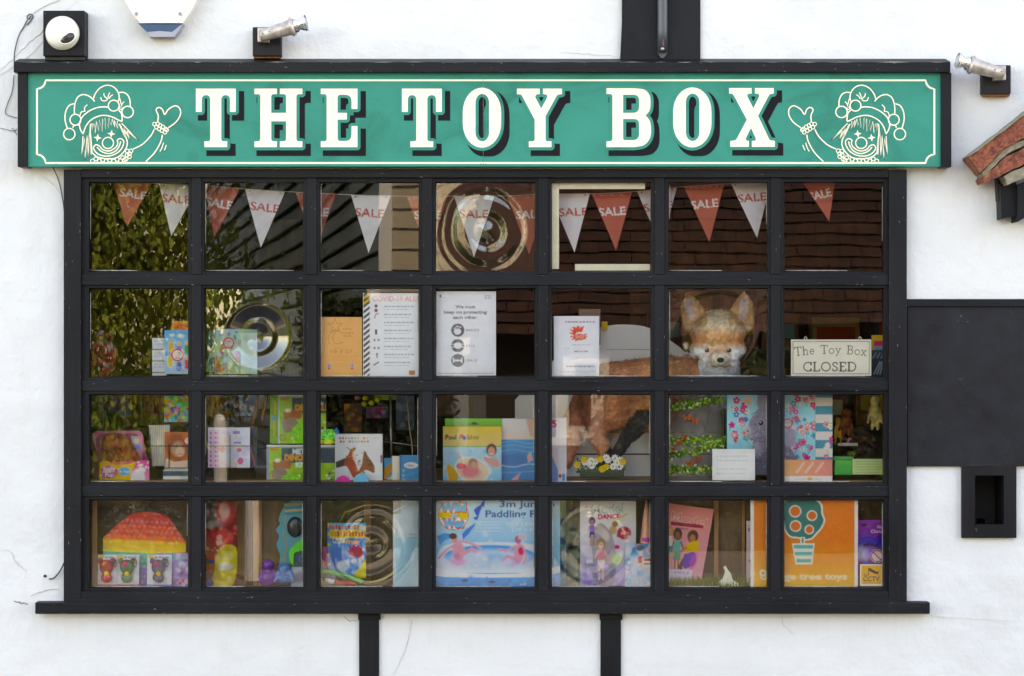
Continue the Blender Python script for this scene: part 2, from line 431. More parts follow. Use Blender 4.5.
    def blobs(s, n, cols, rmin, rmax, box=None, al=.9, soft=.3, seed=0):
        r = random.Random(seed); x0, y0, x1, y1 = box or (s.x0, s.y0, s.x1, s.y1)
        for _ in range(n):
            a = r.uniform(rmin, rmax); s.ell(r.uniform(x0, x1), r.uniform(y0, y1), a, a*r.uniform(.5, 1.2), r.choice(cols), al, soft, r.uniform(0, PI))
        return s
    def flower(s, cx, cy, r, col, mid='#f2c84a', n=5):
        for k in range(n):
            q = 2*PI*k/n+.3*cx; s.ell(cx+math.cos(q)*r*.55, cy+math.sin(q)*r*.55, r*.5, r*.38, col, 1, .15, q)
        return s.ell(cx, cy, r*.25, r*.25, mid)
    def scribble(s, x0, y, x1, col, h=.6, gap=.25, seed=0, al=.8):
        """a line of small print: short dashes of word length"""
        r = random.Random(seed+int(y*7)); x = x0
        while x < x1:
            w = r.uniform(1.5, 4.5); s.rect(x, y-h/2, min(x+w, x1), y+h/2, col, al); x += w+r.uniform(.5, 1.0)
        return s
    def noise(s, amt=.05, seed=1, scale=3):
        r = np.random.RandomState(seed); n = r.rand(s.h//scale+2, s.w//scale+2)
        n = np.kron(n, np.ones((scale, scale)))[:s.h, :s.w, None]; s.a *= (1-amt+2*amt*n).astype(np.float32); return s
    def out(s):
        a = s.a.reshape(s.h//s.ss, s.ss, s.w//s.ss, s.ss, 3).mean((1, 3)); mx = a.max(-1, keepdims=True)+1e-6; return (a*np.minimum(1.34, np.maximum(1.0, .90/mx))).clip(0, .92)
def panel(cv, y, name, parent=None, thick=.001, m='print', side=None, warp=None, lean=0.0, shape=None, yaw=0.0):
    """painted slab: the canvas becomes the front face; warp(u,v)->(dx,dy,dz) metres; lean = how far back the top leans"""
    a = cv.out(); h, w = a.shape[:2]
    u = np.linspace(0, 1, w+1); v = np.linspace(0, 1, h+1)
    # colours at vertices = averaged neighbours
    p = np.pad(a, ((1, 1), (1, 1), (0, 0)), 'edge'); c = (p[:-1, :-1]+p[1:, :-1]+p[:-1, 1:]+p[1:, 1:])/4
    U, Vv = np.meshgrid(u, v); px = cv.x0+U*(cv.x1-cv.x0); py = cv.y0+Vv*(cv.y1-cv.y0)
    k = (D+y)/D; X = (px-CX0)*S*k; Z = ZC+(CY0-py)*S*k; Y = np.full_like(X, y)
    Y = Y + lean*(1-Vv) + yaw*(U-.5)
    if warp:
        dx, dy, dz = warp(U, Vv); X = X+dx; Y = Y+dy; Z = Z+dz
    if shape: X, Z = shape(U, Vv, X, Z)
    P = np.stack([X, Y, Z], -1).reshape(-1, 3); n = w+1
    i = np.arange(h)[:, None]*n+np.arange(w)[None, :]
    F = np.stack([i, i+n, i+n+1, i+1], -1).reshape(-1, 4)
    ring = list(range(0, w+1)) + [j*n+w for j in range(1, h+1)] + [h*n+q for q in range(w-1, -1, -1)] + [j*n for j in range(h-1, 0, -1)]
    ring = np.array(ring); L = len(ring); nb = len(P)
    side_c = np.array(lin(side)) if side else None
    A = P[ring].copy(); B = A.copy(); B[:, 1] += thick
    P2 = np.vstack([P, A, B]); C = c.reshape(-1, 3)
    rc = C[ring] if side_c is None else np.tile(side_c, (L, 1))
    C2 = np.vstack([C, rc, rc*1.0])
    q = np.arange(L); q2 = (q+1) % L
    F2 = np.stack([nb+q, nb+q2, nb+L+q2, nb+L+q], -1)
    Fa = np.vstack([F, F2])
    if warp:
        Bk = P.copy(); Bk[:, 1] += thick; o_ = len(P2); P2 = np.vstack([P2, Bk]); C2 = np.vstack([C2, C*.9]); Fa = np.vstack([Fa, F[:, ::-1]+o_])
        return link(name, mesh_np(name, P2, Fa, [M[m] if isinstance(m, str) else m], C=C2), parent)
    me = mesh_np(name, P2, Fa, [M[m] if isinstance(m, str) else m], C=C2)
    # back face
    bmm = bmesh.new(); bmm.from_mesh(me); bmm.verts.ensure_lookup_table()
    cl = [nb+L, nb+L+w, nb+L+w+h, nb+L+2*w+h]
    try: bmm.faces.new([bmm.verts[int(t)] for t in cl[::-1]])
    except Exception: pass
    bmm.to_mesh(me); bmm.free()
    return link(name, me, parent)
def paperwarp(amp=.0015, seed=0):
    r = random.Random(seed); a, b, c = r.uniform(0, 6), r.uniform(2, 5), r.uniform(2, 5)
    return lambda U, V: (0, amp*(np.sin(a+b*U+c*V)+1), 0)
# ================================================================== SHOP BUILDING
def zpx(py, y=0.0): return W(512, py, y).z
def xpx(px, y=0.0): return W(px, 338, y).x
WT = .24                                   # wall thickness
wx0, wx1 = xpx(66), xpx(904); wz0, wz1 = zpx(606), zpx(172)      # window opening
nx0, nx1 = xpx(972), xpx(1006); nz0, nz1 = zpx(528), zpx(472)    # small niche
BX0, BX1, BZ1, BD = -5.5, 6.5, 5.6, 7.0
shop = empty('shop_building', (0, 0, 0), 'white rendered timber framed shop building around the wide black window', 'building')
mb = MB()
xs = [BX0, wx0, wx1, nx0, nx1, BX1]; zs = sorted([0.0, wz0, wz1, nz0, nz1, BZ1])
vs = []; fs = []
def cellopen(xa, xb, za, zb):
    cx, cz = (xa+xb)/2, (za+zb)/2
    return (wx0 < cx < wx1 and wz0 < cz < wz1) or (nx0 < cx < nx1 and nz0 < cz < nz1)
for i in range(5):
    for j in range(len(zs)-1):
        a, b, c, d = xs[i], xs[i+1], zs[j], zs[j+1]
        if cellopen(a, b, c, d): continue
        mb.add([(a, 0, c), (b, 0, c), (b, 0, d), (a, 0, d)], [(0, 1, 2, 3)], 'wall')
        mb.add([(a, WT, c), (b, WT, c), (b, WT, d), (a, WT, d)], [(3, 2, 1, 0)], 'wall')
for (a, b, c, d) in ((wx0, wx1, wz0, wz1), (nx0, nx1, nz0, nz1)):
    p = [(a, c), (b, c), (b, d), (a, d)]
    for k in range(4):
        (x1, z1), (x2, z2) = p[k], p[(k+1) % 4]
        mb.add([(x1, 0, z1), (x2, 0, z2), (x2, WT, z2), (x1, WT, z1)], [(0, 1, 2, 3)], 'wall')
# other walls, ceiling and roof of the block close the room behind the window
mb.box((BX0, WT, 0), (BX0+.2, BD, BZ1), 'wall'); mb.box((BX1-.2, WT, 0), (BX1, BD, BZ1), 'wall')
mb.box((BX0, BD, 0), (BX1, BD+.2, BZ1), 'wall')
# small cracks and chipped edges in the render
def crack(pts, w=.0012, col='rust'):
    P = [W(x, y, -.0012) for x, y in smoothpath(pts, 4)]
    r = random.Random(len(pts)); P = [p.lerp(q, t) for p, q in zip(P[:-1], P[1:]) for t in (0, .33, .66)]; P = [p+Vector((r.uniform(-.0022, .0022), 0, r.uniform(-.0022, .0022))) for p in P]
    mb.tube(P, [w*(.3+.7*math.sin(PI*i/(len(P)-1)))*r.uniform(.6, 1.2) for i in range(len(P))], col, seg=5)
M['crack'] = simple('crack_line', '#8d8780', .9, var=.3, vscale=50)
M['cracklight'] = simple('crack_line_pale', '#c4bfb8', .9, var=.2, vscale=50)
crack([(0, 551), (10, 551), (15, 560), (20, 566), (28, 571)], .0011, 'cracklight')
crack([(14, 601), (22, 603), (29, 604)], .0022, 'crack')
crack([(30, 596), (40, 592), (52, 589), (60, 590)], .0016, 'cracklight')
crack([(412, 618), (408, 640), (401, 660), (392, 676)], .0012, 'cracklight')
crack([(782, 615), (784, 626), (797, 636)], .0010, 'cracklight')
crack([(912, 611), (940, 617), (980, 619), (1024, 622)], .0008, 'cracklight')
crack([(344, 616), (350, 621), (360, 620)], .0012, 'crack')
crack([(40, 175), (50, 182), (58, 190), (62, 200)], .0012, 'cracklight')
crack([(0, 70), (14, 58), (30, 42), (55, 20), (80, 0)], .0012, 'cracklight')
crack([(560, 52), (600, 55), (622, 57)], .0008, 'cracklight')
mb.build('wall', shop)
mb = MB(); mb.box((BX0-.3, -.02, BZ1), (BX1+.3, BD+.3, BZ1+.25), 'brownboard')
mb.add([(BX0-.4, -.25, BZ1+.2), (BX1+.4, -.25, BZ1+.2), (BX1+.4, BD/2, BZ1+1.6), (BX0-.4, BD/2, BZ1+1.6), (BX0-.4, BD+.5, BZ1+.2), (BX1+.4, BD+.5, BZ1+.2)],
       [(0, 1, 2, 3), (3, 2, 5, 4), (0, 3, 4), (1, 5, 2)], 'brownboard'); mb.build('roof', shop)
# timbers set in the render
mb = MB(); mb.pbox(622, -60, 700.5, 60, -.012, .01, 'bwv', bev=.002)
mb.prism([(621, 62), (622.5, 50), (622, 20), (624, -5), (620, 62)], -.0135, .005, 'bwv'); mb.build('timber_post', shop)
for (a, b) in ((359, 379), (600.5, 621)):
    mb = MB(); mb.pbox(a, 617, b, 900, -.010, .01, 'bwv', bev=.002); mb.pbox(a-1, 614, b+1.5, 620, -.014, .01, 'bwh', bev=.002); mb.build('timber_post', shop)
mb = MB()
P = [W(662.5, y, -.030) for y in (-60, 0, 30, 52)]
mb.tube(P, xpx(517)-xpx(512)+.0006, 'conduit', seg=14); mb.ell(W(662.5, 49, -.05), (.007, .006, .007), 'steel')
mb.prism([(657, 52), (668, 52), (664, 58), (661, 58)], -.022, -.006, 'conduit')
mb.tube([W(663, 38, -.0465), W(663.3, 42, -.0475), W(663.5, 46, -.047)], [.0006, .0018, .0028], 'rust', seg=6)
mb.build('drain_pipe', shop)
# black board and ledge at right
mb = MB(); mb.pbox(907.5, 306, 1330, 466.5, -.016, .01, 'bpanel', bev=.0015)
for (x, y) in ((930, 324), (1020, 323), (926, 451), (1018, 448)): mb.ell(W(x, y, -.0165), (.0032, .002, .0032), 'dark')
mb.ell(W(960, 380, -.0165), (.008, .0012, .007), 'dark', jit=.3)
mb.build('timber_panel', shop)
mb = MB(); mb.pbox(906.5, 299, 1330, 306.5, -.026, .01, 'bwh', bev=.002); mb.build('panel_ledge', shop)
# small framed niche
nf = MB()
for q in ([(962, 467), (1016.5, 467), (1004, 475.5), (975, 475.5)], [(1016.5, 467), (1016.5, 538), (1004, 524.5), (1004, 475.5)],
          [(1016.5, 538), (962, 538), (975, 524.5), (1004, 524.5)], [(962, 538), (962, 467), (975, 475.5), (975, 524.5)]):
    nf.prism(q, -.019, .02, 'bwv')
nf.box((nx0-.01, .17, nz0-.01), (nx1+.01, .175, nz1+.01), 'dark')
for (a_, b_) in (((nx0, .021, nz0), (nx0+.004, .17, nz1)), ((nx1-.004, .021, nz0), (nx1, .17, nz1)), ((nx0+.004, .021, nz0), (nx1-.004, .17, nz0+.004)), ((nx0+.004, .021, nz1-.004), (nx1-.004, .17, nz1))): nf.box(a_, b_, 'dark'); nf.pbox(978, 519, 985, 523, .1, .12, 'grey_plastic')
nf.build('niche_frame', shop)

# ================================================================== WINDOW
win = empty('shop_window', (0, 0, wz0), 'wide black timber shop window of twenty eight small glass panes', 'window')
colsx = [(90, 188), (205, 303), (320.5, 418.5), (436, 534.5), (552, 650.5), (669, 767), (784.5, 883)]
rowsy = [(183, 271), (289, 376.5), (395, 482), (500.5, 587)]
YF, YB, YG = -.030, .020, .012
def chips(m_, x0, y0, x1, y1, ya, n, seed, horiz=True):
    r = random.Random(seed)      # small flakes where the black paint has worn off
    for _ in range(n):
        x, y = r.uniform(x0, x1), r.uniform(y0, y1); e_ = r.random()
        if e_ < .6:
            if horiz: y = r.choice((y0, y1))+r.uniform(-.3, .3)
            else: x = r.choice((x0, x1))+r.uniform(-.3, .3)
        a, b = (r.uniform(.001, .006), r.uniform(.0004, .0012)); a, b = (a, b) if horiz else (b, a)
        c_ = W(x, y, ya); k = 7; pts = [(c_.x+a*math.cos(2*PI*q/k)*r.uniform(.5, 1.1), c_.z+b*math.sin(2*PI*q/k)*r.uniform(.5, 1.1)) for q in range(k)]
        m_.add([(px, ya-.0004, pz) for px, pz in pts], [tuple(range(k))], 'chipwood' if r.random() < .6 else 'chipgrey')
M['chipwood'] = simple('bare_worn_wood', '#8d8272', .8, var=.3, vscale=80); M['chipgrey'] = simple('worn_grey_paint', '#5f6268', .7, var=.3, vscale=80)
mb = MB()   # outer frame
mb.pbox(63.5, 169.5, 81, 603, -.036, .05, 'bwv', bev=.003); mb.pbox(889, 169.5, 907, 603, -.036, .05, 'bwv', bev=.003)
mb.pbox(81.3, 169, 888.7, 177.5, -.034, .05, 'bwh', bev=.002); mb.pbox(81.3, 591.5, 888.7, 603, -.034, .05, 'bwh', bev=.002)
chips(mb, 64, 172, 80.5, 600, -.036, 26, 1, False); chips(mb, 889.5, 172, 906.5, 600, -.036, 26, 2, False); chips(mb, 82, 169.6, 888, 177, -.034, 16, 3); chips(mb, 82, 592, 888, 598, -.034, 22, 4)
mb.build('window_frame', win)
xe = [81.0] + [(colsx[i][1]+colsx[i+1][0])/2 for i in range(6)] + [889.0]
ye = [177.2] + [(rowsy[i][1]+rowsy[i+1][0])/2 for i in range(3)] + [591.8]
for j in range(3):       # transoms
    m_ = MB(); c = ye[j+1]; m_.pbox(81.2, c-5.2, 888.8, c+5.2, -.026, .03, 'bwh', bev=.0022); chips(m_, 84, c-4.6, 886, c+4.6, -.026, 34, 10+j); m_.build('transom', win)
for i in range(6):       # glazing bars between the transoms
    c = xe[i+1]
    for j in range(4):
        y0 = ye[j]+(5.4 if j else .2); y1 = ye[j+1]-(5.4 if j < 3 else .2)
        m_ = MB(); m_.pbox(c-4.9, y0, c+4.9, y1, -.0245, .03, 'bwv', bev=.0022); chips(m_, c-4.4, y0+2, c+4.4, y1-2, -.0245, 4, i*7+j, False); m_.build('glazing_bar', win)
def beadframe(i, j):     # moulded lip round each pane
    x0, x1 = colsx[i]; y0, y1 = rowsy[j]; r = random.Random(i*9+j)
    ox0 = xe[i]+(5 if i else .3); ox1 = xe[i+1]-(5 if i < 6 else .3); oy0 = ye[j]+(5.2 if j else .3); oy1 = ye[j+1]-(5.2 if j < 3 else .3)
    m_ = MB(); ya, yb = -.016, .006
    o = [W(ox0, oy0, ya), W(ox1, oy0, ya), W(ox1, oy1, ya), W(ox0, oy1, ya)]
    a = [W(x0-1.2, y0-1.2, ya), W(x1+1.2, y0-1.2, ya), W(x1+1.2, y1+1.2, ya), W(x0-1.2, y1+1.2, ya)]
    e = [W(x0+r.uniform(-.3, .3), y0, yb), W(x1+r.uniform(-.3, .3), y0, yb), W(x1, y1, yb), W(x0, y1, yb)]
    g = [v+Vector((0, YG+.004-yb, 0)) for v in e]; ob = [v+Vector((0, .036, 0)) for v in o]
    V = o+a+e+g+ob; F = []
    for k in range(4):
        l = (k+1) % 4
        for s0, s1 in ((0, 4), (4, 8), (8, 12)): F.append((s0+k, s1+k, s1+l, s0+l))
        F.append((16+k, k, l, 16+l))
    m_.add(V, [F[q] for q in range(16) if (q//4) % 2 == 0], 'bwh'); m_.add(V, [F[q] for q in range(16) if (q//4) % 2 == 1], 'bwv')
    # worn putty line along the edges of the glass
    if r.random() < .75:
        m_.tube([W(x0+.7, y1-.6, YG-.002), W(x0+(x1-x0)*r.uniform(.3, 1), y1-.5, YG-.002)], .0011, 'putty', seg=5)
    if r.random() < .6: m_.tube([W(x0+.6, y0+3, YG-.002), W(x0+.6, y0+(y1-y0)*r.uniform(.4, .98), YG-.002)], .0011, 'putty', seg=5)
    if r.random() < .4: m_.tube([W(x1-.6, y0+3, YG-.002), W(x1-.7, y0+(y1-y0)*r.uniform(.4, .98), YG-.002)], .0008, 'putty', seg=5)
    m_.build('glazing_bead', win)
M['putty'] = simple('old_putty', '#b5b2a6', .7, var=.4, vscale=70)
for i in range(7):
    for j in range(4): beadframe(i, j)
# panes: most are flat old glass, five are crown glass with a bullseye
CROWN = {(1, 1): (257.5, 337, 34, .021, 0, 'dish'), (3, 0): (486, 230, 50, .0030, 4.0, 'rings'), (5, 1): (717, 333, 44, .0015, 3.4, 'rings'), (2, 3): (371, 545, 46, .0016, 4.5, 'rings'), (4, 3): (592, 545, 48, .0014, 4.2, 'rings')}
def pane(i, j):
    x0, x1 = colsx[i]; y0, y1 = rowsy[j]; x0 -= 2; x1 += 2; y0 -= 2; y1 += 2
    r = random.Random(i*31+j*7)
    if (i, j) in CROWN:
        cx, cy, R, A, nr, kind = CROWN[(i, j)]; n = 96
        gx = np.linspace(x0, x1, n+1); gy = np.linspace(y0, y1, n+1); X, Y = np.meshgrid(gx, gy)
        d = np.hypot(X-cx, Y-cy); ang = np.arctan2(Y-cy, X-cx)
        if kind == 'dish':
            r_ = np.array([0, 6, 12, 14.5, 17, 20, 26, 31, 34, 200]); hh = np.array([-1, -.9, -.55, -.46, -.48, -.52, -.26, -.04, 0, 0])
            fine = np.linspace(0, 120, 1200); prof = np.interp(fine, r_, hh); kern = np.hanning(21); kern /= kern.sum(); prof = np.convolve(prof, kern, 'same'); prof[:10] = prof[10]
            h = np.interp(d*(1+.02*np.sin(ang*2+.6)), fine, prof)
        else:
            q = d/R*(1+.035*np.sin(ang*2+cx)+.015*np.sin(ang*3+cy)+.012*np.sin(ang*5+d*.1))+.02*np.sin(X*.11+cy)*np.cos(Y*.09); h = np.exp(-(q/.85)**4)*(.5*np.cos(q*PI*nr)+.25*np.cos(q*PI*nr*2.3+1)*q)+.8*np.exp(-(d/5.0)**2)+.10*np.sin(q*9+ang)*np.exp(-(q/1.4)**2)
        Pn = np.stack([(X-CX0)*S, YG-A*h, ZC+(CY0-Y)*S], -1).reshape(-1, 3)
        Pb = Pn.copy(); Pb[:, 1] = YG+.0045+(Pn[:, 1]-YG)*(.97 if kind == 'dish' else .75); m = n+1
        q = np.arange(n)[:, None]*m+np.arange(n)[None, :]
        Fr = np.stack([q, q+m, q+m+1, q+1], -1).reshape(-1, 4); N = len(Pn)
        Fb = (Fr+N)[:, ::-1]
        rg = np.array(list(range(0, n+1))+[k*m+n for k in range(1, n+1)]+[n*m+k for k in range(n-1, -1, -1)]+[k*m for k in range(n-1, 0, -1)])
        r2 = np.roll(rg, -1); Fs = np.stack([rg, r2, r2+N, rg+N], -1)
        me = mesh_np('pane', np.vstack([Pn, Pb]), np.vstack([Fr, Fb, Fs]), [M['crown']], smooth=True)
        sm = np.ones(len(me.polygons), bool); sm[len(Fr):] = False; me.polygons.foreach_set('use_smooth', sm)
        o = link('pane', me, win); o['label'] = 'crown glass pane with a round bullseye'
    else:
        t = r.uniform(-.0016, .0016); t2 = r.uniform(-.0016, .0016); m_ = MB()
        a, b, c, d = W(x0, y0), W(x1, y0), W(x1, y1), W(x0, y1)
        ys = [YG+t, YG-t, YG-t+t2, YG+t+t2]
        m_.add([Vector((v.x, y, v.z)) for v, y in zip((a, b, c, d), ys)], [(3, 2, 1, 0)], 'glass'); m_.build('pane', win)
for i in range(7):
    for j in range(4): pane(i, j)
mb = MB(); mb.pbox(35, 602.5, 930, 614, -.052, .02, 'bwh', bev=.003); mb.pbox(70, 598.5, 900, 602.6, -.040, .0, 'bwh', bev=.001); chips(mb, 37, 603.3, 928, 613.4, -.052, 60, 31); mb.build('window_sill', win)

# ================================================================== SIGN
YS = -.070
sign = empty('shop_sign', (0, 0, zpx(167)), 'long green fascia sign reading THE TOY BOX with white clown drawings', 'sign')
mb = MB(); mb.pbox(27.5, 72.5, 941, 166.5, YS, -.02, 'green', bev=.001)
lay = [0]
def flat(polys, m, yl, holes=None, dx=0, dy=0):
    for k, (o, hs) in enumerate(polys):
        loops = [[(x+dx, y+dy) for x, y in l] for l in [o]+hs]
        loops = [[(W(x, y, YS).x, W(x, y, YS).z) for x, y in l] for l in loops]
        tri = tessellate_polygon([[Vector((a, b, 0)) for a, b in l] for l in loops]); P = [p for l in loops for p in l]
        mb.add([(a, yl, b) for a, b in P], [tuple(t) for t in tri], m)
def Z(pts, ox, oy=80, sc=8.45): return [((p[0]/sc+ox), (p[1]/sc+oy)) + ((p[2]/sc,) if len(p) > 2 else ()) for p in pts]
def ovalpts(x0, y0, x1, y1, rx, ry, n=9):
    out = []
    for (cx, cy, a0) in ((x1-rx, y0+ry, -90), (x1-rx, y1-ry, 0), (x0+rx, y1-ry, 90), (x0+rx, y0+ry, 180)):
        for k in range(n): a = math.radians(a0+90*k/(n-1)); out.append((cx+rx*math.cos(a), cy+ry*math.sin(a)))
    return out
Tl = [(50, 73), (387, 73), (387, 270), (338, 270), (338, 128, 46), (265, 128, 46), (265, 518, 24), (315, 518), (315, 568), (122, 568), (122, 518), (172, 518, 24), (172, 128, 46), (100, 128, 46), (100, 270), (50, 270)]
Hl = [(545, 73), (735, 73), (735, 120), (687, 120, 26), (687, 278), (812, 278), (812, 120, 26), (760, 120), (760, 73), (950, 73), (950, 120), (900, 120, 26), (900, 518, 26), (950, 518), (950, 568), (760, 568), (760, 518), (812, 518, 26), (812, 350), (687, 350), (687, 518, 26), (735, 518), (735, 568), (545, 568), (545, 518), (595, 518, 26), (595, 120, 26), (545, 120)]
El = [(345, 73), (655, 73), (655, 245), (605, 245), (605, 125, 66), (487, 125, 30), (487, 278), (565, 278), (565, 335), (487, 335), (487, 516, 30), (605, 516, 66), (605, 390), (655, 390), (655, 568), (345, 568), (345, 518), (395, 518, 26), (395, 120, 26), (345, 120)]
Yl = [(270, 73), (462, 73), (462, 120), (430, 123, 14), (424, 145, 8), (475, 240), (528, 145, 8), (522, 123, 14), (490, 120), (490, 73), (650, 73), (650, 120), (612, 125, 14), (512, 305), (512, 518, 24), (562, 518), (562, 568), (370, 568), (370, 518), (420, 518, 24), (420, 335), (306, 122, 16), (270, 120)]
Bl = [(55, 70), (285, 70), (375, 78), (418, 130), (427, 195), (418, 258), (385, 300), (420, 345), (432, 425), (420, 500), (372, 556), (290, 568), (55, 568), (55, 518), (105, 518, 30), (105, 118, 30), (55, 118)]
Bl = Bl[:1] + smoothpath([(285, 70), (375, 82), (418, 130), (427, 195), (418, 258), (385, 300)], 5) + smoothpath([(385, 302), (420, 345), (432, 425), (420, 495), (372, 550), (290, 568)], 5)[1:] + Bl[12:]
Bh1 = [(195, 125), (270, 125), (330, 128, 50), (330, 278, 60), (195, 278)]; Bh2 = [(195, 330), (330, 330, 50), (330, 508, 60), (195, 508, 20)]
Xl = [(330, 68), (520, 68), (520, 115), (484, 118, 14), (484, 140, 6), (535, 238), (585, 140, 6), (582, 118, 14), (548, 115), (548, 68), (707, 68), (707, 115), (672, 120, 14), (575, 303), (672, 508, 14), (717, 515), (717, 565), (522, 565), (522, 515), (556, 512, 14), (556, 495, 6), (515, 405), (470, 495, 6), (474, 512, 14), (497, 515), (497, 565), (340, 565), (340, 515), (388, 508, 14), (480, 335), (362, 118, 14), (330, 115)]
O1 = [(x, y) for x, y in Z(ovalpts(573, 65, 897, 573, 162, 205), 395)]; O1h = Z(ovalpts(680, 118, 795, 518, 57, 74), 395)
T1 = rounded(Z(Tl, 190)); letters = [(T1, []), (rounded(Z(Hl, 190)), []), (rounded(Z(El, 280)), []), ([(x+206, y) for x, y in T1], []), (O1, [O1h]),
    (rounded(Z(Yl, 485)), []), ([q[:2] for q in rounded(Z(Bl, 600))], [rounded(Z(Bh1, 600)), rounded(Z(Bh2, 600))]),
    ([(x+210.3, y-.3) for x, y in O1], [[(x+210.3, y-.3) for x, y in O1h]]), (rounded(Z(Xl, 690)), [])]
e = 0
for k in range(25):      # dark drop shade, stepped down and to the right
    e += .00003; flat(letters, 'shadowblue', YS-.0003-e, dx=2.0+6.4*(k % 5)/4, dy=2.4+6.3*(k//5)/4)
for k in range(20):      # green gap round each letter
    q = 2*PI*k/20; e += .00004; flat(letters, 'green', YS-.0003-e, dx=3.1*math.cos(q), dy=3.1*math.sin(q))
e += .0002; flat(letters, 'cream', YS-.0003-e); YL = YS-.0003-e
# line work
def stroke(pts, w=1.25, closed=False, m='cream', y=None):
    y = y or YS-.0006; n = len(pts); L = []; R = []
    for i in range(n):
        a = Vector(pts[(i-1) % n] if closed or i else pts[0]); b = Vector(pts[(i+1) % n] if closed or i < n-1 else pts[-1])
        d = b-a; d = d.normalized() if d.length > 1e-6 else Vector((1, 0)); q = Vector((-d.y, d.x))*w/2
        L.append(Vector(pts[i])+q); R.append(Vector(pts[i])-q)
    vs = [W(p.x, p.y, YS) for p in L+R]; vs = [(v.x, y, v.z) for v in vs]
    mb.add(vs, [(i, (i+1) % n, (i+1) % n+n, i+n) for i in range(n if closed else n-1)], m)
bx0, by0, bx1, by1, r = 37, 80.3, 934.3, 163, 8.5
bor = []
for (cx, cy, a0) in ((bx0, by0, 90), (bx1, by0, 180), (bx1, by1, 270), (bx0, by1, 0)):
    for k in range(9): a = math.radians(a0-90*k/8); bor.append((cx+r*math.cos(a), cy+r*math.sin(a)))
stroke(bor, 1.9, True)
def clown(mir):
    f = lambda p: ((p[0]/7.314+55) if not mir else 969.2-(p[0]/7.314+55), p[1]/7.314+76)
    yy = [YS-.0012]
    def st(pts, w=1.25, sm=4, closed=False):
        yy[0] -= .00002; pp = smoothpath([f(p) for p in pts], sm, closed) if sm else [f(p) for p in pts]; stroke(pp, w, closed, y=yy[0])
    def circ(x, y, r, w=1.2): st(ellipse(x, y, r, n=20), w, 0, True)
    st([(207, 425), (187, 392), (180, 350), (200, 300), (250, 257), (310, 231), (365, 226), (395, 232)]); st([(465, 250), (484, 270), (491, 300), (491, 330)])
    st([(208, 420), (225, 370), (260, 325), (310, 297), (360, 288), (420, 300), (470, 325), (492, 332)])
    st([(143, 282), (142, 240), (150, 190), (170, 152), (205, 136), (245, 145), (275, 168), (290, 187)])
    st([(280, 172), (295, 130), (330, 88), (378, 68), (425, 78), (457, 110), (470, 150), (464, 186)])
    st([(470, 122), (500, 120), (530, 137), (548, 175), (551, 225)]); st([(140, 203), (105, 216), (80, 258), (74, 320), (90, 382)])
    for c in ((105, 425, 42), (150, 320, 40), (430, 217, 40), (532, 263, 42)): circ(*c)
    st([(130, 378), (140, 362), (155, 362)]); st([(183, 345), (172, 350), (178, 365)]); st([(480, 225), (470, 240), (490, 245), (492, 230)], 1, 2)
    for l in ([(335, 155), (345, 180), (375, 180), (385, 165)], [(358, 125), (362, 148), (385, 168)], [(402, 120), (390, 145), (390, 165)], [(424, 137), (405, 150), (398, 168)],
              [(237, 210), (217, 232), (220, 257)], [(183, 290), (193, 264), (222, 258)], [(475, 165), (482, 195), (488, 212)], [(507, 187), (492, 203), (486, 222)]): st(l, 1.0)
    st([(272, 560), (310, 592), (380, 606), (450, 598), (500, 560), (530, 500), (516, 440), (492, 390), (468, 350)]); st([(272, 560), (264, 470), (258, 400), (262, 350)])
    circ(388, 490, 41)
    for (cx, cy) in ((312, 452), (413, 423)):
        P = [];
        for k in range(8): q = PI*k/4+.12; rr = 30 if k % 2 == 0 else 11; P.append(f((cx+rr*math.cos(q), cy+rr*math.sin(q))))
        flat([(P, [])], 'cream', YS-.0012)
    st([(290, 545), (283, 522), (300, 503), (325, 512), (352, 540), (400, 548), (445, 522), (460, 492), (456, 470), (480, 458), (502, 475), (498, 510), (470, 552), (420, 580), (365, 586), (318, 572)], 1.2, 4, True)
    st([(308, 520), (340, 552), (395, 568), (448, 545), (474, 505), (480, 478)], 1.2)
    st([(272, 345), (273, 400), (285, 345), (294, 420), (304, 330), (320, 402), (324, 320), (346, 408), (348, 310), (372, 392), (366, 305), (392, 378), (396, 305), (412, 362), (418, 312), (440, 378), (432, 320), (462, 385), (456, 330)], .95, 0)
    st([(206, 440), (195, 582), (217, 450), (221, 610), (236, 425), (244, 592), (252, 405), (266, 575)], 1.0, 0)
    st([(487, 345), (545, 405), (610, 470), (525, 400), (549, 466), (500, 375), (522, 440), (480, 350), (512, 450), (470, 350)], 1.0, 0)
    for (x, y) in ((275, 622), (300, 606), (325, 622), (350, 614), (375, 622), (400, 616), (430, 622), (455, 610), (480, 620), (495, 598), (520, 608), (528, 578), (545, 590), (530, 550), (556, 548), (545, 568), (508, 615)): circ(x, y, 14, .9)
    st([(572, 535), (640, 500), (700, 440), (727, 390)]); st([(665, 626), (730, 560), (775, 480), (786, 430)])
    for (x, y) in ((728, 352), (752, 350), (742, 375), (770, 362), (762, 388), (790, 372), (782, 400), (810, 388), (805, 412), (818, 395)): circ(x, y, 13, .9)
    st([(752, 335), (756, 290), (740, 248), (762, 230), (787, 246), (803, 282), (830, 245), (880, 218), (914, 240), (917, 285), (885, 338), (830, 378)])
    st([(795, 488), (782, 528), (768, 552)], 1.0); st([(816, 505), (800, 545)], 1.0)
clown(False); clown(True)
mb.tube([W(483.3, 73, YS-.0016), W(483.3, 166, YS-.0016)], .0005, 'brown_dirt', seg=4)
for (x, y) in ((481, 163.8), (486, 164), (56, 164), (250, 79), (931, 163.5), (700, 164.5)): mb.ell(W(x, y, YS-.001), (.0022, .001, .0018), 'rust', seg=8)
mb.build('fascia_board', sign)
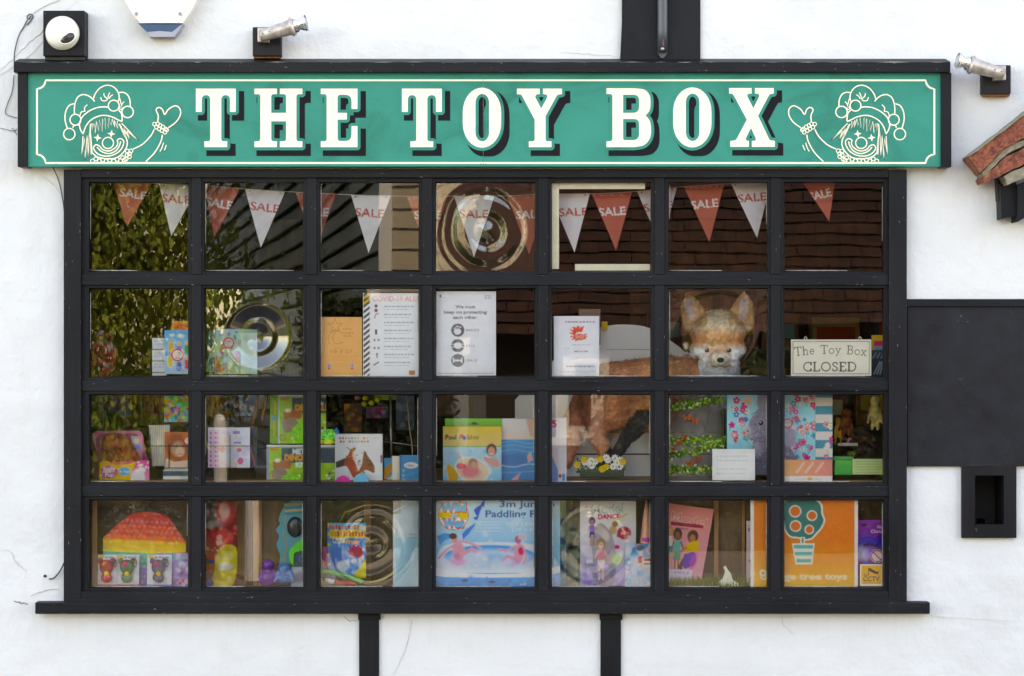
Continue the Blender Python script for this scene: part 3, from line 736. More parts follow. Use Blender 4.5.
mb = MB(); mb.pbox(13.5, 62, 950.5, 72.3, -.098, .0, 'bwh', bev=.0025); chips(mb, 15, 63, 949, 71.6, -.098, 60, 41)
rr_ = random.Random(77); x_ = 16
while x_ < 945:      # worn top arris of the moulding
    l_ = rr_.uniform(6, 45); x2_ = min(948, x_+l_); mb.tube([W(x_, 62.3, -.0968), W((x_+x2_)/2, 62.2+rr_.uniform(-.15, .15), -.0968), W(x2_, 62.3, -.0968)], [.0004, rr_.uniform(.0008, .0016), .0004], 'chipgrey' if rr_.random() < .6 else 'putty', seg=5); x_ = x2_+rr_.uniform(1, 14)
a = [W(13.5, 62, -.098), W(950.5, 62, -.098)]; b = [Vector((a[0].x, -.002, a[0].z+.022)), Vector((a[1].x, -.002, a[1].z+.022))]
mb.add([a[0], a[1], b[1], b[0], Vector((a[0].x, -.002, a[0].z)), Vector((a[1].x, -.002, a[1].z))], [(0, 1, 2, 3), (0, 3, 4), (1, 5, 2)], 'bwh'); mb.build('top_moulding', sign)
mb = MB(); mb.pbox(17.5, 72.5, 27.3, 166.8, -.082, .0, 'bwv', bev=.002); mb.build('end_board', sign)
mb = MB(); mb.pbox(941.2, 72.5, 951.5, 167, -.082, .0, 'bwv', bev=.002); mb.build('end_board', sign)

# ================================================================== FIXTURES ON THE WALL
cam_t = empty('security_camera', W(64, 57, 0), 'round white security camera on a black wooden block above the sign', 'camera')
mb = MB(); mb.pbox(43, 10.5, 84.5, 56, -.075, .0, 'bwv', bev=.003); mb.pbox(45, 56, 84, 60, -.060, 0, 'dark'); mb.build('mounting_block', cam_t)
c0 = W(62.8, 33.3, -.075); R = .0575
mb = MB(); prof = [(0, R*1.0), (.010, R*1.01), (.012, R*.97)]+[(.012+R*.72*math.sin(a), R*.97*math.cos(a)) for a in [math.radians(q) for q in (10, 20, 30, 40, 50, 60, 70, 80, 90)]]
mb.lathe((c0.x, -.075, c0.z), (0, -1, 0), prof, 'white_plastic', seg=48); mb.lathe((c0.x, -.075, c0.z), (0, -1, 0), [(.0095, R*1.012), (.0105, R*1.016), (.0115, R*1.012)], 'brown_dirt', seg=48); mb.build('dome_shell', cam_t)
rot = Euler((0, -.45, 0)); q = W(67.6, 38.2, -.118)
mb = MB(); mb.ell(q, (.0275, .009, .0165), 'lens', seg=28, rot=rot); mb.ell(q+Vector((-.003, -.0042, -.001)), (.013, .006, .009), 'dark', seg=20, rot=rot)
ring_ = [q+rot.to_matrix() @ Vector((.028*math.cos(a), -.001, .017*math.sin(a))) for a in [2*PI*k/28 for k in range(29)]]; mb.tube(ring_, .0024, 'white_plastic', seg=8); mb.build('lens_barrel', cam_t)
alarm = empty('alarm_box', W(162, 37, 0), 'cream burglar alarm box with dark blue lower lens on the wall', 'alarm')
mb = MB()
out = [(118, -30), (125, 0), (133, 15), (140.5, 23), (182.8, 23), (190, 12), (198, -2), (204, -30)]
mb.prism(out, -.055, .0, 'white_plastic'); mb.prism([(130, -30), (140, 0), (146, 22.9), (178, 22.9), (190, 0), (196, -30)], -.060, -.05, 'white_plastic')
for x in (136.3, 180): mb.ell(W(x, 13.3, -.0605), (.009, .004, .009), 'white_plastic'); mb.ell(W(x, 13.3, -.0635), (.006, .003, .006), 'grey_plastic')
mb.build('cover', alarm)
mb = MB(); mb.prism([(138, 23.3), (182.5, 23.3), (173, 34), (149, 34)], -.050, 0, 'blue_lens'); mb.prism([(149, 33.8), (147, 32), (160, 31), (172, 32), (183, 23.5), (174.5, 36.8), (149, 36.8)], -.052, -.004, 'grey_plastic'); mb.build('lens', alarm)
def floodlight(label, mir):
    f = (lambda x: x) if not mir else (lambda x: 1263.5-x)
    dy = 0 if not mir else 38
    t = empty('floodlight', W(f(267), 57+dy, 0), label, 'lamp')
    mb = MB(); x0, x1 = sorted((f(252.5), f(281))); mb.pbox(x0, 27+dy, x1, 56+dy, -.05, 0, 'bpanel', bev=.004)
    mb.pbox(x0+1, 55.5+dy, x1-1, 58+dy, -.035, 0, 'rust'); mb.build('bracket', t)
    ya = -.105
    A = W(f(260), 36.2+dy, ya); B = W(f(292), 27+dy, ya-.012); ax = (B-A).normalized(); L = (B-A).length
    mb = MB(); xa_, xb_ = sorted((f(257.5), f(268.5))); mb.pbox(xa_, 27.5+dy, xb_, 42+dy, ya+.012, -.045, 'steelwarm', bev=.003)
    mb.lathe(A, ax, [(0, .004), (.001, .020), (.03, .021), (L*.42, .0225), (L*.95, .0265), (L, .027)], 'steelwarm', seg=24)
    mb.lathe(A+ax*L, ax, [(-.006, .028), (-.002, .0325), (.003, .0325), (.006, .029), (.010, .0255)], 'steelwarm', seg=28)
    for s in (.01, .035): mb.ell(A+ax*s+Vector((0, -.022, .004)), (.003, .002, .003), 'screw', seg=8)
    mb.build('lamp_body', t)
    mb = MB(); mb.lathe(A+ax*(L+.008), ax, [(0, .0225), (.010, .0245), (.018, .017), (.026, .022), (.038, .0275), (.044, .0285)], 'chrome', seg=28)
    mb.lathe(A+ax*(L+.054), ax, [(-.010, .0284), (-.004, .024), (.000, .014), (.002, 0)], 'bulbglass', seg=24); mb.build('bulb', t)
m_, nt_, b_ = newmat('bulb_glass'); b_.inputs['Base Color'].default_value = (.9, .9, .92, 1); b_.inputs['Roughness'].default_value = .08; b_.inputs['Transmission Weight'].default_value = .6; M['bulbglass'] = m_
floodlight('old metal floodlight above the left end of the sign pointing right', False)
floodlight('old metal floodlight beside the right end of the sign pointing left', True)
# loose cables on the left
mb = MB()
for pts, r, m_ in (([(28, 18), (24, 27), (19, 35), (15, 50), (14, 62)], .0016, 'cable'), ([(31, 16), (29, 19), (27, 17), (30, 14), (33, 17), (27, 25)], .0018, 'cable'),
                 ([(60, 0), (45, 6), (30, 16), (20, 32)], .0012, 'cablew'), ([(14, 75), (12, 92), (7, 105), (6, 114), (17, 118)], .0012, 'cable'),
                 ([(0, 128), (8, 130), (14, 131), (17, 129)], .0010, 'cable'), ([(12, 128), (17, 135)], .001, 'cable'), ([(0, 75), (8, 70), (30, 55), (42, 42)], .0008, 'cablew')):
    mb.tube([W(x, y, -.004) for x, y in smoothpath(pts, 5)], r, m_, seg=6)
tag(mb.build('wall_cable'), 'thin loose black cables trailing down the white wall left of the sign', 'cable')
mb = MB(); mb.tube([W(x, y, -.006-.03*max(0, 1-(y-168)/10)) for x, y in smoothpath([(52, 166), (57, 176), (61, 190), (64, 210), (65, 240)], 5)], .0018, 'cable', seg=6)
tag(mb.build('sign_cable'), 'thin black cable running from under the sign onto the window jamb', 'cable')
mb = MB(); mb.tube([W(x, y, -.012) for x, y in smoothpath([(49, 579), (54, 578), (60, 571), (64, 563)], 5)], .0026, 'cable', seg=6); mb.ell(W(45, 576, -.002), (.006, .004, .005), 'cable')
tag(mb.build('aerial_cable'), 'short black cable end curling out of the wall beside the lower window corner', 'cable')
# tiled porch hood corner at right
hood = empty('porch_hood', W(1010, 220, 0), 'corner of a mossy clay tiled porch hood on dark brackets at the right', 'porch')
def tile_mat():
    m, nt, b = newmat('old_clay_tile'); f = noisetex(nt, 42, 8, .75, dist=.8)
    c = ramp(nt, f, [(.3, lin('#3d221c')), (.45, lin('#6e3426')), (.6, lin('#a0583c')), (.75, lin('#6b5a40'))])
    g = noisetex(nt, 40, 5, .7); c = mixc(nt, ramp(nt, g, [(.60, (0,0,0)), (.68, (.8,)*3)]), c, lin('#8c8440'))
    g2 = noisetex(nt, 14, 5, .7); c = mixc(nt, ramp(nt, g2, [(.62, (0,0,0)), (.7, (.8,)*3)]), c, lin('#3c2a26'))
    nt.links.new(c, b.inputs['Base Color']); b.inputs['Roughness'].default_value = .85; bump(nt, b, f, .8, .006); return m
M['tile'] = tile_mat(); M['mortar'] = simple('lichened_mortar', '#857c68', .9, var=.4, vscale=50, bmp=.8, bscale=80)
def jag(pts, a=.5, n=7, seed=3):
    r = random.Random(seed); out = []
    for i in range(len(pts)):
        p, q = pts[i], pts[(i+1) % len(pts)]
        for k in range(n): t = k/n; j = a if k else 0; out.append((p[0]+(q[0]-p[0])*t+r.uniform(-j, j), p[1]+(q[1]-p[1])*t+r.uniform(-j, j)))
    return out
mb = MB(); mb.prism(jag([(965, 157), (1035, 105), (1100, 62), (1100, 95), (1035, 130), (1000, 148), (977, 172)], .4, 6), -.15, -.02, 'tile')
mb.prism(jag([(965, 156.5), (1035, 104), (1100, 61), (1100, 59.5), (1034, 102.8), (966, 155.2)], .4, 8, 5), -.155, -.02, 'mortar')
mb.prism([(976, 173), (966, 159), (964.5, 157), (967, 157), (978, 170)], -.153, -.05, 'tile'); mb.build('ridge_tile', hood)
mb = MB(); mb.prism(jag([(977, 173), (1000, 149), (1035, 131), (1100, 96), (1100, 101), (1040, 135), (1003, 153.5), (980, 176)], .6, 6, 9), -.14, -.02, 'mortar')
mb.prism(jag([(978, 178), (1002, 156.5), (1040, 137.5), (1100, 103), (1100, 118), (1040, 155), (1003, 172), (980, 183)], .7, 6, 4), -.145, -.02, 'tile')
mb.prism(jag([(1000, 176), (1040, 156), (1100, 120), (1100, 130), (1040, 168), (1003, 185)], .7, 5, 2), -.142, -.02, 'mortar'); mb.build('roof_tile', hood)
mb = MB(); mb.prism([(996, 184), (1012, 182), (1012, 216), (997, 219)], -.08, -.0, 'bwv'); mb.prism([(1013, 185), (1100, 150), (1100, 195), (1030, 212), (1013, 222)], -.10, -.0, 'bwv')
mb.prism([(993, 178), (996, 178), (996, 200), (994, 201)], -.05, 0, 'dark'); mb.build('bracket', hood)
for o_ in hood.children: o_.location.x += .015

# ================================================================== STREET, AND WHAT THE GLASS REFLECTS
def struct(name, mb): return tag(mb.build(name), kind='structure')
M['asphalt'] = simple('asphalt', '#4e4d4b', .85, var=.25, vscale=9, bmp=.5, bscale=120)
M['paving'] = simple('paving', '#7c766c', .8, var=.2, vscale=6)
M['kerb'] = simple('kerb_stone', '#8b8882', .8, var=.2, vscale=10)
M['grass'] = simple('verge_grass', '#4c5a2a', .9, var=.4, vscale=8)
mb = MB(); mb.add([(-300, -300, -.15), (300, -300, -.15), (300, 300, -.15), (-300, 300, -.15)], [(0, 1, 2, 3)], 'grass'); struct('ground', mb)
mb = MB(); mb.add([(-60, -8.0, -.12), (60, -8.0, -.12), (60, -2.2, -.12), (-60, -2.2, -.12)], [(0, 1, 2, 3)], 'asphalt'); struct('road', mb)
mb = MB(); mb.box((-60, -2.06, -.14), (60, 0, 0), 'paving'); mb.box((-60, -9.8, -.14), (60, -8.14, 0), 'paving'); struct('pavement', mb)
mb = MB(); mb.box((-60, -2.2, -.14), (60, -2.065, .004), 'kerb', bev=.01); mb.box((-60, -8.135, -.14), (60, -8.0, .004), 'kerb', bev=.01); struct('kerb', mb)
def RF(px, py, R): k = (D+R)/D; return ((px-CX0)*S*k, -R, ZC+(CY0-py)*S*k)
M['tilehang'] = None
def course_mat():
    m, nt, b = newmat('hung_clay_tiles'); f = noisetex(nt, 9, 5, .6)
    nt.links.new(ramp(nt, f, [(.3, lin('#241612')), (.55, lin('#3f241b')), (.8, lin('#5f3a28'))]), b.inputs['Base Color']); b.inputs['Roughness'].default_value = .8; return m
M['tilehang'] = course_mat()
M['cottagewall'] = simple('cottage_render', '#3a332c', .8, var=.1, vscale=3)
M['creamboard'] = simple('cream_weatherboard', '#b5aa92', .6, var=.08, vscale=4); M['greyboard'] = simple('dark_grey_weatherboard', '#c8ccd0', .6, var=.15, vscale=4)
M['whitepaint'] = simple('white_gloss_paint', '#e9e9e2', .35, var=.03); M['darkglass'] = simple('dark_glazing', '#14181c', .05, var=.2)
barn = empty('weatherboarded_house', (-.5, -11, 0), 'cream and grey weatherboarded house across the street', 'building')
cx, cyy = RF(365, 0, 10.2)[0], -10.2; rx = RF(458, 0, 10.2)[0]
mb = MB()          # cream gable facing the shop: lapped boards
z = 0.0
while z < 5.2:
    mb.add([(cx, cyy+.022, z), (rx, cyy+.022, z), (rx, cyy, z+.16), (cx, cyy, z+.16), (cx, cyy, z), (rx, cyy, z)], [(0, 1, 2, 3), (4, 5, 1, 0)], 'creamboard'); z += .16
mb.add([(cx, cyy, 0), (cx, cyy, 5.2), (cx-3.2, cyy-20, 5.2), (cx-3.2, cyy-20, 0)], [(0, 1, 2, 3)], 'greyboard')
z = .2; 
while z < 5.2:
    mb.tube([(cx-.02, cyy-.05, z), (cx-3.22, cyy-20, z)], .018, 'dark', seg=5); z += .2
mb.add([(rx, cyy, 0), (rx, cyy, 5.2), (rx, cyy-20, 5.2), (rx, cyy-20, 0)], [(0, 1, 2, 3)], 'greyboard')
mb.build('wall', barn)
mb = MB(); mb.add([(cx-.3, cyy+.3, 5.2), (rx+.3, cyy+.3, 5.2), (rx+.3, cyy-20, 5.2), (cx-3.4, cyy-20, 5.2), ((cx+rx)/2, cyy+.3, 6.4), ((cx+rx)/2-1.6, cyy-20, 6.4)], [(0, 1, 4), (0, 4, 5, 3), (1, 2, 5, 4), (3, 5, 2), (0, 3, 2, 1)], 'tilehang'); mb.build('roof', barn)
mb = MB(); mb.box((cx-.05, cyy-.02, 0), (cx+.05, cyy+.05, 5.2), 'whitepaint'); mb.build('corner_board', barn)
cot = empty('tile_hung_cottage', (3, -11, 0), 'low cottage with dark red tiled slope across the street', 'building')
R1 = 10.4; x0 = RF(461, 0, R1)[0]; x1 = x0+9; ez = RF(0, 333, R1)[2]
mb = MB(); r = random.Random(5)
nrow = 30; g = .105
for j in range(nrow):
    zb = ez+j*g*.86; yb_ = -R1-j*g*.55; off = .08 if j % 2 else 0; xx = x0-off
    while xx < x1:
        w = .158; dz = r.uniform(-.006, .006); dyy = r.uniform(0, .012)
        mb.add([(xx, yb_+.028+dyy, zb+dz), (xx+w, yb_+.028+dyy, zb+dz+r.uniform(-.004, .004)), (xx+w, yb_-g*.55, zb+g*.95), (xx, yb_-g*.55, zb+g*.95), (xx, yb_, zb+dz), (xx+w, yb_, zb+dz)], [(0, 1, 2, 3), (4, 5, 1, 0)], 'tilehang'); xx += .165
mb.add([(x0, -R1-.02, ez-.02), (x1, -R1-.02, ez-.02), (x1, -R1-nrow*g*.55, ez+nrow*g*.86), (x0, -R1-nrow*g*.55, ez+nrow*g*.86)], [(0, 1, 2, 3)], 'dark')
mb.build('roof', cot)
mb = MB(); mb.box((x0+.2, -R1-3, 0), (x1-.1, -R1-.25, ez+.02), 'cottagewall'); mb.build('wall', cot)
wr = [RF(573, 0, R1-.2)[0], RF(620, 0, R1-.2)[0], RF(0, 438, R1-.2)[2], RF(0, 362, R1-.2)[2]]
mb = MB(); yy = -R1-.25
mb.box((wr[0]-.03, yy, wr[2]-.06), (wr[1]+.05, yy+.12, wr[2]), 'whitepaint'); mb.box((wr[0], yy, wr[2]), (wr[0]+.1, yy+.06, wr[3]), 'whitepaint'); mb.box((wr[1]-.1, yy, wr[2]), (wr[1], yy+.06, wr[3]), 'whitepaint'); mb.box((wr[0]+.1, yy, wr[2]), (wr[1]-.1, yy+.06, wr[2]+.09), 'whitepaint')
mb.box((wr[0]+.1, yy, wr[3]-.08), (wr[1]-.1, yy+.06, wr[3]), 'whitepaint'); mb.box((wr[0]+.1, yy, wr[2]+.09), (wr[1]-.1, yy+.02, wr[3]-.08), 'darkglass'); mb.build('window', cot)
b0 = RF(230, 0, 8.9); mb = MB(); mb.lathe((b0[0], -8.9, 0), (0, 0, 1), [(0, .05), (.9, .05), (1.05, .046), (1.1, .03), (1.11, 0)], 'whitepaint', seg=20); tag(mb.build('bollard'), 'white post standing on the far pavement across the street', 'bollard')
# leaf screen along the far pavement, added to darken the lower reflections
def added_hedge(x0, x1, y, zt, label, n, seed):
    t = empty('added_hedge', ((x0+x1)/2, y, 0), label, 'added_hedge'); r = random.Random(seed); mb = MB(); vs = []; fs = []
    mb.box((x0+.08, y-.5, 0), (x1-.08, y-.1, zt-.08), 'dark')
    for _ in range(n):
        x = r.uniform(x0, x1); z = r.uniform(0.02, zt); yy = y-r.uniform(0, .12)+.04*math.sin(x*7)+.03*math.sin(z*9+x*3)
        if r.random() < .15: z = zt+r.gauss(0, .03); yy = y-r.uniform(0, .5)
        L = r.uniform(.04, .07); d = Vector((r.gauss(0, 1), r.gauss(0, .6), r.gauss(0, 1))).normalized(); w = d.orthogonal().normalized(); w.rotate(Matrix.Rotation(r.uniform(0, 6.28), 3, d)); w *= L*.35; p = Vector((x, yy, z)); k = len(vs)
        vs += [p, p+d*L*.5+w, p+d*L, p+d*L*.5-w]; fs.append((k, k+1, k+2, k+3))
    mb.add(vs, fs, 'leafH'); mb.build('foliage', t)
HEDGES = True
# trees across the street
def leafmat(name, c0, c1):
    m, nt, b = newmat(name); f = noisetex(nt, 2.2, 4, .6); nt.links.new(ramp(nt, f, [(.35, lin(c0)), (.65, lin(c1))]), b.inputs['Base Color']); b.inputs['Roughness'].default_value = .6
    t = nt.nodes.new('ShaderNodeBsdfTranslucent'); t.inputs[0].default_value = (*lin(c1), 1); mx = nt.nodes.new('ShaderNodeMixShader'); mx.inputs[0].default_value = .18
    nt.links.new(b.outputs[0], mx.inputs[1]); nt.links.new(t.outputs[0], mx.inputs[2]); nt.links.new(mx.outputs[0], nt.nodes['Material Output'].inputs[0]); return m
M['leafA'] = leafmat('willow_leaves', '#5c7026', '#b4c24e'); M['leafB'] = leafmat('dark_leaves', '#3c5626', '#7a9440'); M['leafD'] = leafmat('shade_toned_leaves', '#131d10', '#26341a'); M['bark'] = simple('bark', '#5a4c3e', .9, var=.3, bmp=.6, bscale=40)  # leafD is coloured dark so gaps between the front leaves read as shade
def tree(x, y, h, rad, m, seed, label, droop=.5, n=5200, low=.6):
    t = empty('tree', (x, y, -.15), label, 'tree', 'trees across the street'); r = random.Random(seed); mb = MB()
    mb.tube([(x, y, -.2), (x+.1, y, h*.3), (x-.05, y+.1, h*.6), (x, y, h*.85)], [.2, .16, .1, .03], 'bark', seg=10); ends = []
    for k in range(16):
        z0 = h*r.uniform(.3, .8); a = r.uniform(0, 2*PI); l = rad*r.uniform(.5, 1)
        p = Vector((x, y, z0)); q = p+Vector((math.cos(a)*l*.6, math.sin(a)*l*.6, l*.5)); e = p+Vector((math.cos(a)*l, math.sin(a)*l, l*.35)); mb.tube([p, q, e], [.06, .035, .015], 'bark', seg=6); ends += [q, e]
    ends.append(Vector((x, y, h*.95))); mb.build('trunk', t)
    vs = []; fs = []
    cl = []
    for e in ends:
        for k in range(5): c = e+Vector((r.gauss(0, .35), r.gauss(0, .35), r.gauss(0, .3))); cl.append(c)
    for _ in range(n):
        c = r.choice(cl); s = r.betavariate(1, 1.6)*(h*low)*droop
        p = c+Vector((r.gauss(0, .22), r.gauss(0, .22), r.gauss(0, .15)-s))
        if p.z < .3: continue
        L = r.uniform(.05, .11); d = Vector((r.gauss(0, .4), r.gauss(0, .4), -1)).normalized(); w = d.orthogonal().normalized(); w.rotate(Matrix.Rotation(r.uniform(0, 6.28), 3, d)); w *= L*.28
        k = len(vs); vs += [p, p+d*L*.5+w, p+d*L, p+d*L*.5-w]; fs.append((k, k+1, k+2, k+3))
    mb = MB(); mb.add(vs, fs, m); mb.build('crown', t)
M['leafH'] = leafmat('added_hedge_leaves', '#1f2c18', '#3c4c26')
added_hedge(RF(300, 0, 9.7)[0], RF(468, 0, 9.7)[0], -9.7, 1.95, 'tall clipped leaf screen added to darken reflections before the weatherboarded house across the street', 9000, 3)
added_hedge(RF(625, 0, 9.9)[0], RF(960, 0, 9.9)[0], -9.9, 1.45, 'lower clipped leaf screen added to darken reflections before the tile hung cottage across the street', 9000, 4)
tree(-3.95, -13.5, 5.2, 1.45, 'leafA', 1, 'weeping yellow green tree nearest the grey weatherboarded house across the street', .75, 20000)
tree(-6.0, -14.8, 5.8, 1.7, 'leafA', 2, 'weeping yellow green tree further from the grey weatherboarded house', .75, 18000)
tree(-6.3, -18.0, 7, 2.2, 'leafD', 3, 'dark green tree standing behind the two weeping trees', .45, 15000)
tree(-7.5, -19, 7.5, 2.4, 'leafD', 4, 'dark green tree at the outer end of the tree row', .45, 9000)
# ================================================================== ROOM BEHIND THE WINDOW
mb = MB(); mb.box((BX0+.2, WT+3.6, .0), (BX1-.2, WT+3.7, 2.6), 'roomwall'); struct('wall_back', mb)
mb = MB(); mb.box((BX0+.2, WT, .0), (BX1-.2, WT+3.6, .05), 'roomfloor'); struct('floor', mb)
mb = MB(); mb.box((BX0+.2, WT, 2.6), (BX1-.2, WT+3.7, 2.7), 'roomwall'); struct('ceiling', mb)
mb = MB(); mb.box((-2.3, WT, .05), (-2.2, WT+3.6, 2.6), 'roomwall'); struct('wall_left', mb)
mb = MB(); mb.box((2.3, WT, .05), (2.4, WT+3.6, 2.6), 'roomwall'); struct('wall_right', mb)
# ================================================================== SKY, SUN, CAMERA
w = bpy.data.worlds.new('World'); SC.world = w; w.use_nodes = True; nt = w.node_tree
sky = nt.nodes.new('ShaderNodeTexSky'); sky.sky_type = 'NISHITA'; sky.sun_disc = False
EL, AZ = math.radians(46), math.radians(22)      # sun high behind the shop, a little to the right
sky.sun_elevation = EL; sky.sun_rotation = AZ; sky.air_density = 1.0; sky.dust_density = .8; sky.ozone_density = 1.0
nt.links.new(sky.outputs[0], nt.nodes['Background'].inputs[0]); nt.nodes['Background'].inputs[1].default_value = .14
sd = Vector((math.sin(AZ)*math.cos(EL), math.cos(AZ)*math.cos(EL), math.sin(EL)))
sl = bpy.data.lights.new('sun', 'SUN'); sl.energy = 2.4; sl.angle = math.radians(.53); sl.color = (1, .95, .87); so = bpy.data.objects.new('sun', sl); COL.objects.link(so)
so.rotation_euler = sd.to_track_quat('Z', 'Y').to_euler(); so.location = sd*30
cd = bpy.data.cameras.new('camera'); cam = bpy.data.objects.new('camera', cd); COL.objects.link(cam); SC.camera = cam
cam.location = (0, -D, ZC); cam.rotation_euler = (PI/2, 0, 0); cd.sensor_width = 36; cd.lens = 36*D/(1024*S); cd.clip_end = 1500; cd.clip_start = .05
SC.view_settings.view_transform = 'Standard'; SC.view_settings.look = 'None'; SC.view_settings.gamma = 1; SC.view_settings.exposure = 2.98
SC.view_settings.use_white_balance = True; SC.view_settings.white_balance_temperature = 9700; SC.view_settings.white_balance_tint = 19
SC.cycles.max_bounces = 14; SC.cycles.transparent_max_bounces = 16; SC.cycles.transmission_bounces = 10; SC.cycles.diffuse_bounces = 5; SC.cycles.glossy_bounces = 6
SC.cycles.use_denoising = True; SC.cycles.sample_clamp_indirect = 8
# ================================================================== DISPLAY FURNITURE
zdk = W(0, 480.5, .13).z; zbase = W(0, 589, .03).z
deck = empty('display_deck', (0, .14, zbase), 'brown boarded display deck with pale battens behind the lower panes', 'display deck')
mb = MB(); mb.box((wx0+.02, .125, zdk-.018), (wx1-.02, .95, zdk), 'deckwood', bev=.001); mb.build('deck_top', deck)
mb = MB(); mb.box((wx0+.02, .165, zbase-.05), (wx1-.02, .18, zdk-.019), 'brownboard'); mb.build('front_board', deck)
for (a, b, yy) in ((92.5, 97, .06), (237, 246, .15), (253, 262, .155), (364, 371, .15), (576, 581.5, .14), (714, 718.5, .14), (742, 745, .155)):
    mb = MB(); mb.pbox(a, 484, b, 592, yy, yy+.008, 'battenwood' if b-a < 12 else 'brownboard', bev=.0006); mb.build('batten', deck)
mb = MB(); mb.pbox(247, 484, 252.5, 592, .150, .162, 'dark'); mb.build('gap_strip', deck)
mb = MB(); mb.box((wx0, YG+.01, zbase-.03), (wx1, .165, zbase), 'deckwood'); tag(mb.build('window_board'), 'pale wooden window board under the bottom row of goods', 'shelf')
zs2 = W(0, 379, .2).z
shelf = empty('shelf_unit', (xpx(190), .3, zdk), 'upper shelf at the left of the window behind the second row', 'shelf')
mb = MB(); mb.box((xpx(84), .10, zs2-.012), (xpx(312), .42, zs2), 'deckwood', bev=.001); mb.build('shelf_board', shelf)
for x in (88, 196, 308):
    mb = MB(); mb.box((xpx(x), .38, zdk), (xpx(x)+.012, .392, zs2-.012), 'dark'); mb.build('upright', shelf)

# ------------------------------------------------------------------ pennants
spine = [(60, 172), (118, 179), (160, 185.5), (206, 187), (245, 189.5), (296, 192.5), (351, 195), (407, 196.5), (454, 196.3), (507, 196), (550, 194.5), (592, 194), (637, 192), (677, 187.3), (731, 183.4), (790, 178), (834, 173), (900, 168)]
spine = [(60, 172), (110, 178.5), (160, 184), (205, 185.5), (245, 189), (296, 192.3), (351, 195), (407, 196.5), (454, 196.3), (507, 196), (550, 194), (592, 194), (637, 191.5), (683, 187), (724, 184), (770, 181), (803, 177.5), (843, 172), (905, 166)]
YP = .085
def penn(a, b, tip, red, tx, ty, label, bold=.012, i=0):
    t = empty('pennant', W((a[0]+b[0])/2, a[1], YP), label, 'pennant', 'sale pennants on the bunting string')
    x0 = min(a[0], tip[0])-1; x1 = max(b[0], tip[0])+1; y0 = min(a[1], b[1])-.5; y1 = tip[1]+.5
    bg = '#bc5e4c' if red else '#f4f0f2'; ink = '#f6efec' if red else '#c2513e'
    cv = Canvas(x0, y0, x1, y1, bg); ang = math.atan2(b[1]-a[1], b[0]-a[0])
    cv.text('SALE', tx+(1.5 if i == 14 else 0), ty+3.8, 8.2, ink, width=22 if i == 14 else 27 if red else 29, anchor='c', bold=bold*1.6, rot=ang+(-.12 if i in (14, 15) else .05 if i < 6 else -.02))
    cv.line([(a[0], a[1]+1.5), (b[0], b[1]+1.5)], .35, ink, .35)
    A, B, T = W(*a, YP), W(*b, YP), W(*tip, YP)
    def shape(U, V, X, Z):
        # the rectangle of cloth is cut to the pennant's triangle
        L = A.x+(T.x-A.x)*V; R = B.x+(T.x-B.x)*V
        return np.clip(X, L, R), A.z+(B.z-A.z)*((np.clip(X, L, R)-A.x)/(B.x-A.x)).clip(0, 1)*(1-V)+(T.z-A.z)*V
    # sample colours by real position: build the grid directly in the triangle
    a_ = cv.out(); n = 60; vs = []; cs = []; fs = []
    rr = random.Random(i)
    bend = rr.uniform(.002, .007)
    for j in range(n+1):
        v = j/n; w_ = n
        for k in range(w_+1):
            u = k/w_; px = (a[0]+(tip[0]-a[0])*v)*(1-u)+(b[0]+(tip[0]-b[0])*v)*u; py = (a[1]+(tip[1]-a[1])*v)*(1-u)+(b[1]+(tip[1]-b[1])*v)*u
            p = W(px, py, YP); p.y += bend*math.sin(u*PI)*(1-v)+.006*v*math.sin(i*1.7); vs.append(p)
            ii = min(a_.shape[0]-1, max(0, int((py-y0)/(y1-y0)*a_.shape[0]))); kk = min(a_.shape[1]-1, max(0, int((px-x0)/(x1-x0)*a_.shape[1]))); cs.append(a_[ii, kk])
    for j in range(n):
        for k in range(n): q = j*(n+1)+k; fs.append((q, q+n+1, q+n+2, q+1))
    me = mesh_np('flag', [tuple(v) for v in vs], np.array(fs), [M['fabric']], C=cs, smooth=True); link('flag', me, t)
    for q in (.12, .88):
        m2 = MB(); p = W(a[0]+(b[0]-a[0])*q, a[1]+(b[1]-a[1])*q+1.6, YP-.001); m2.ell(p, (.0022, .001, .0022), 'dark', seg=8); m2.build('eyelet', t)
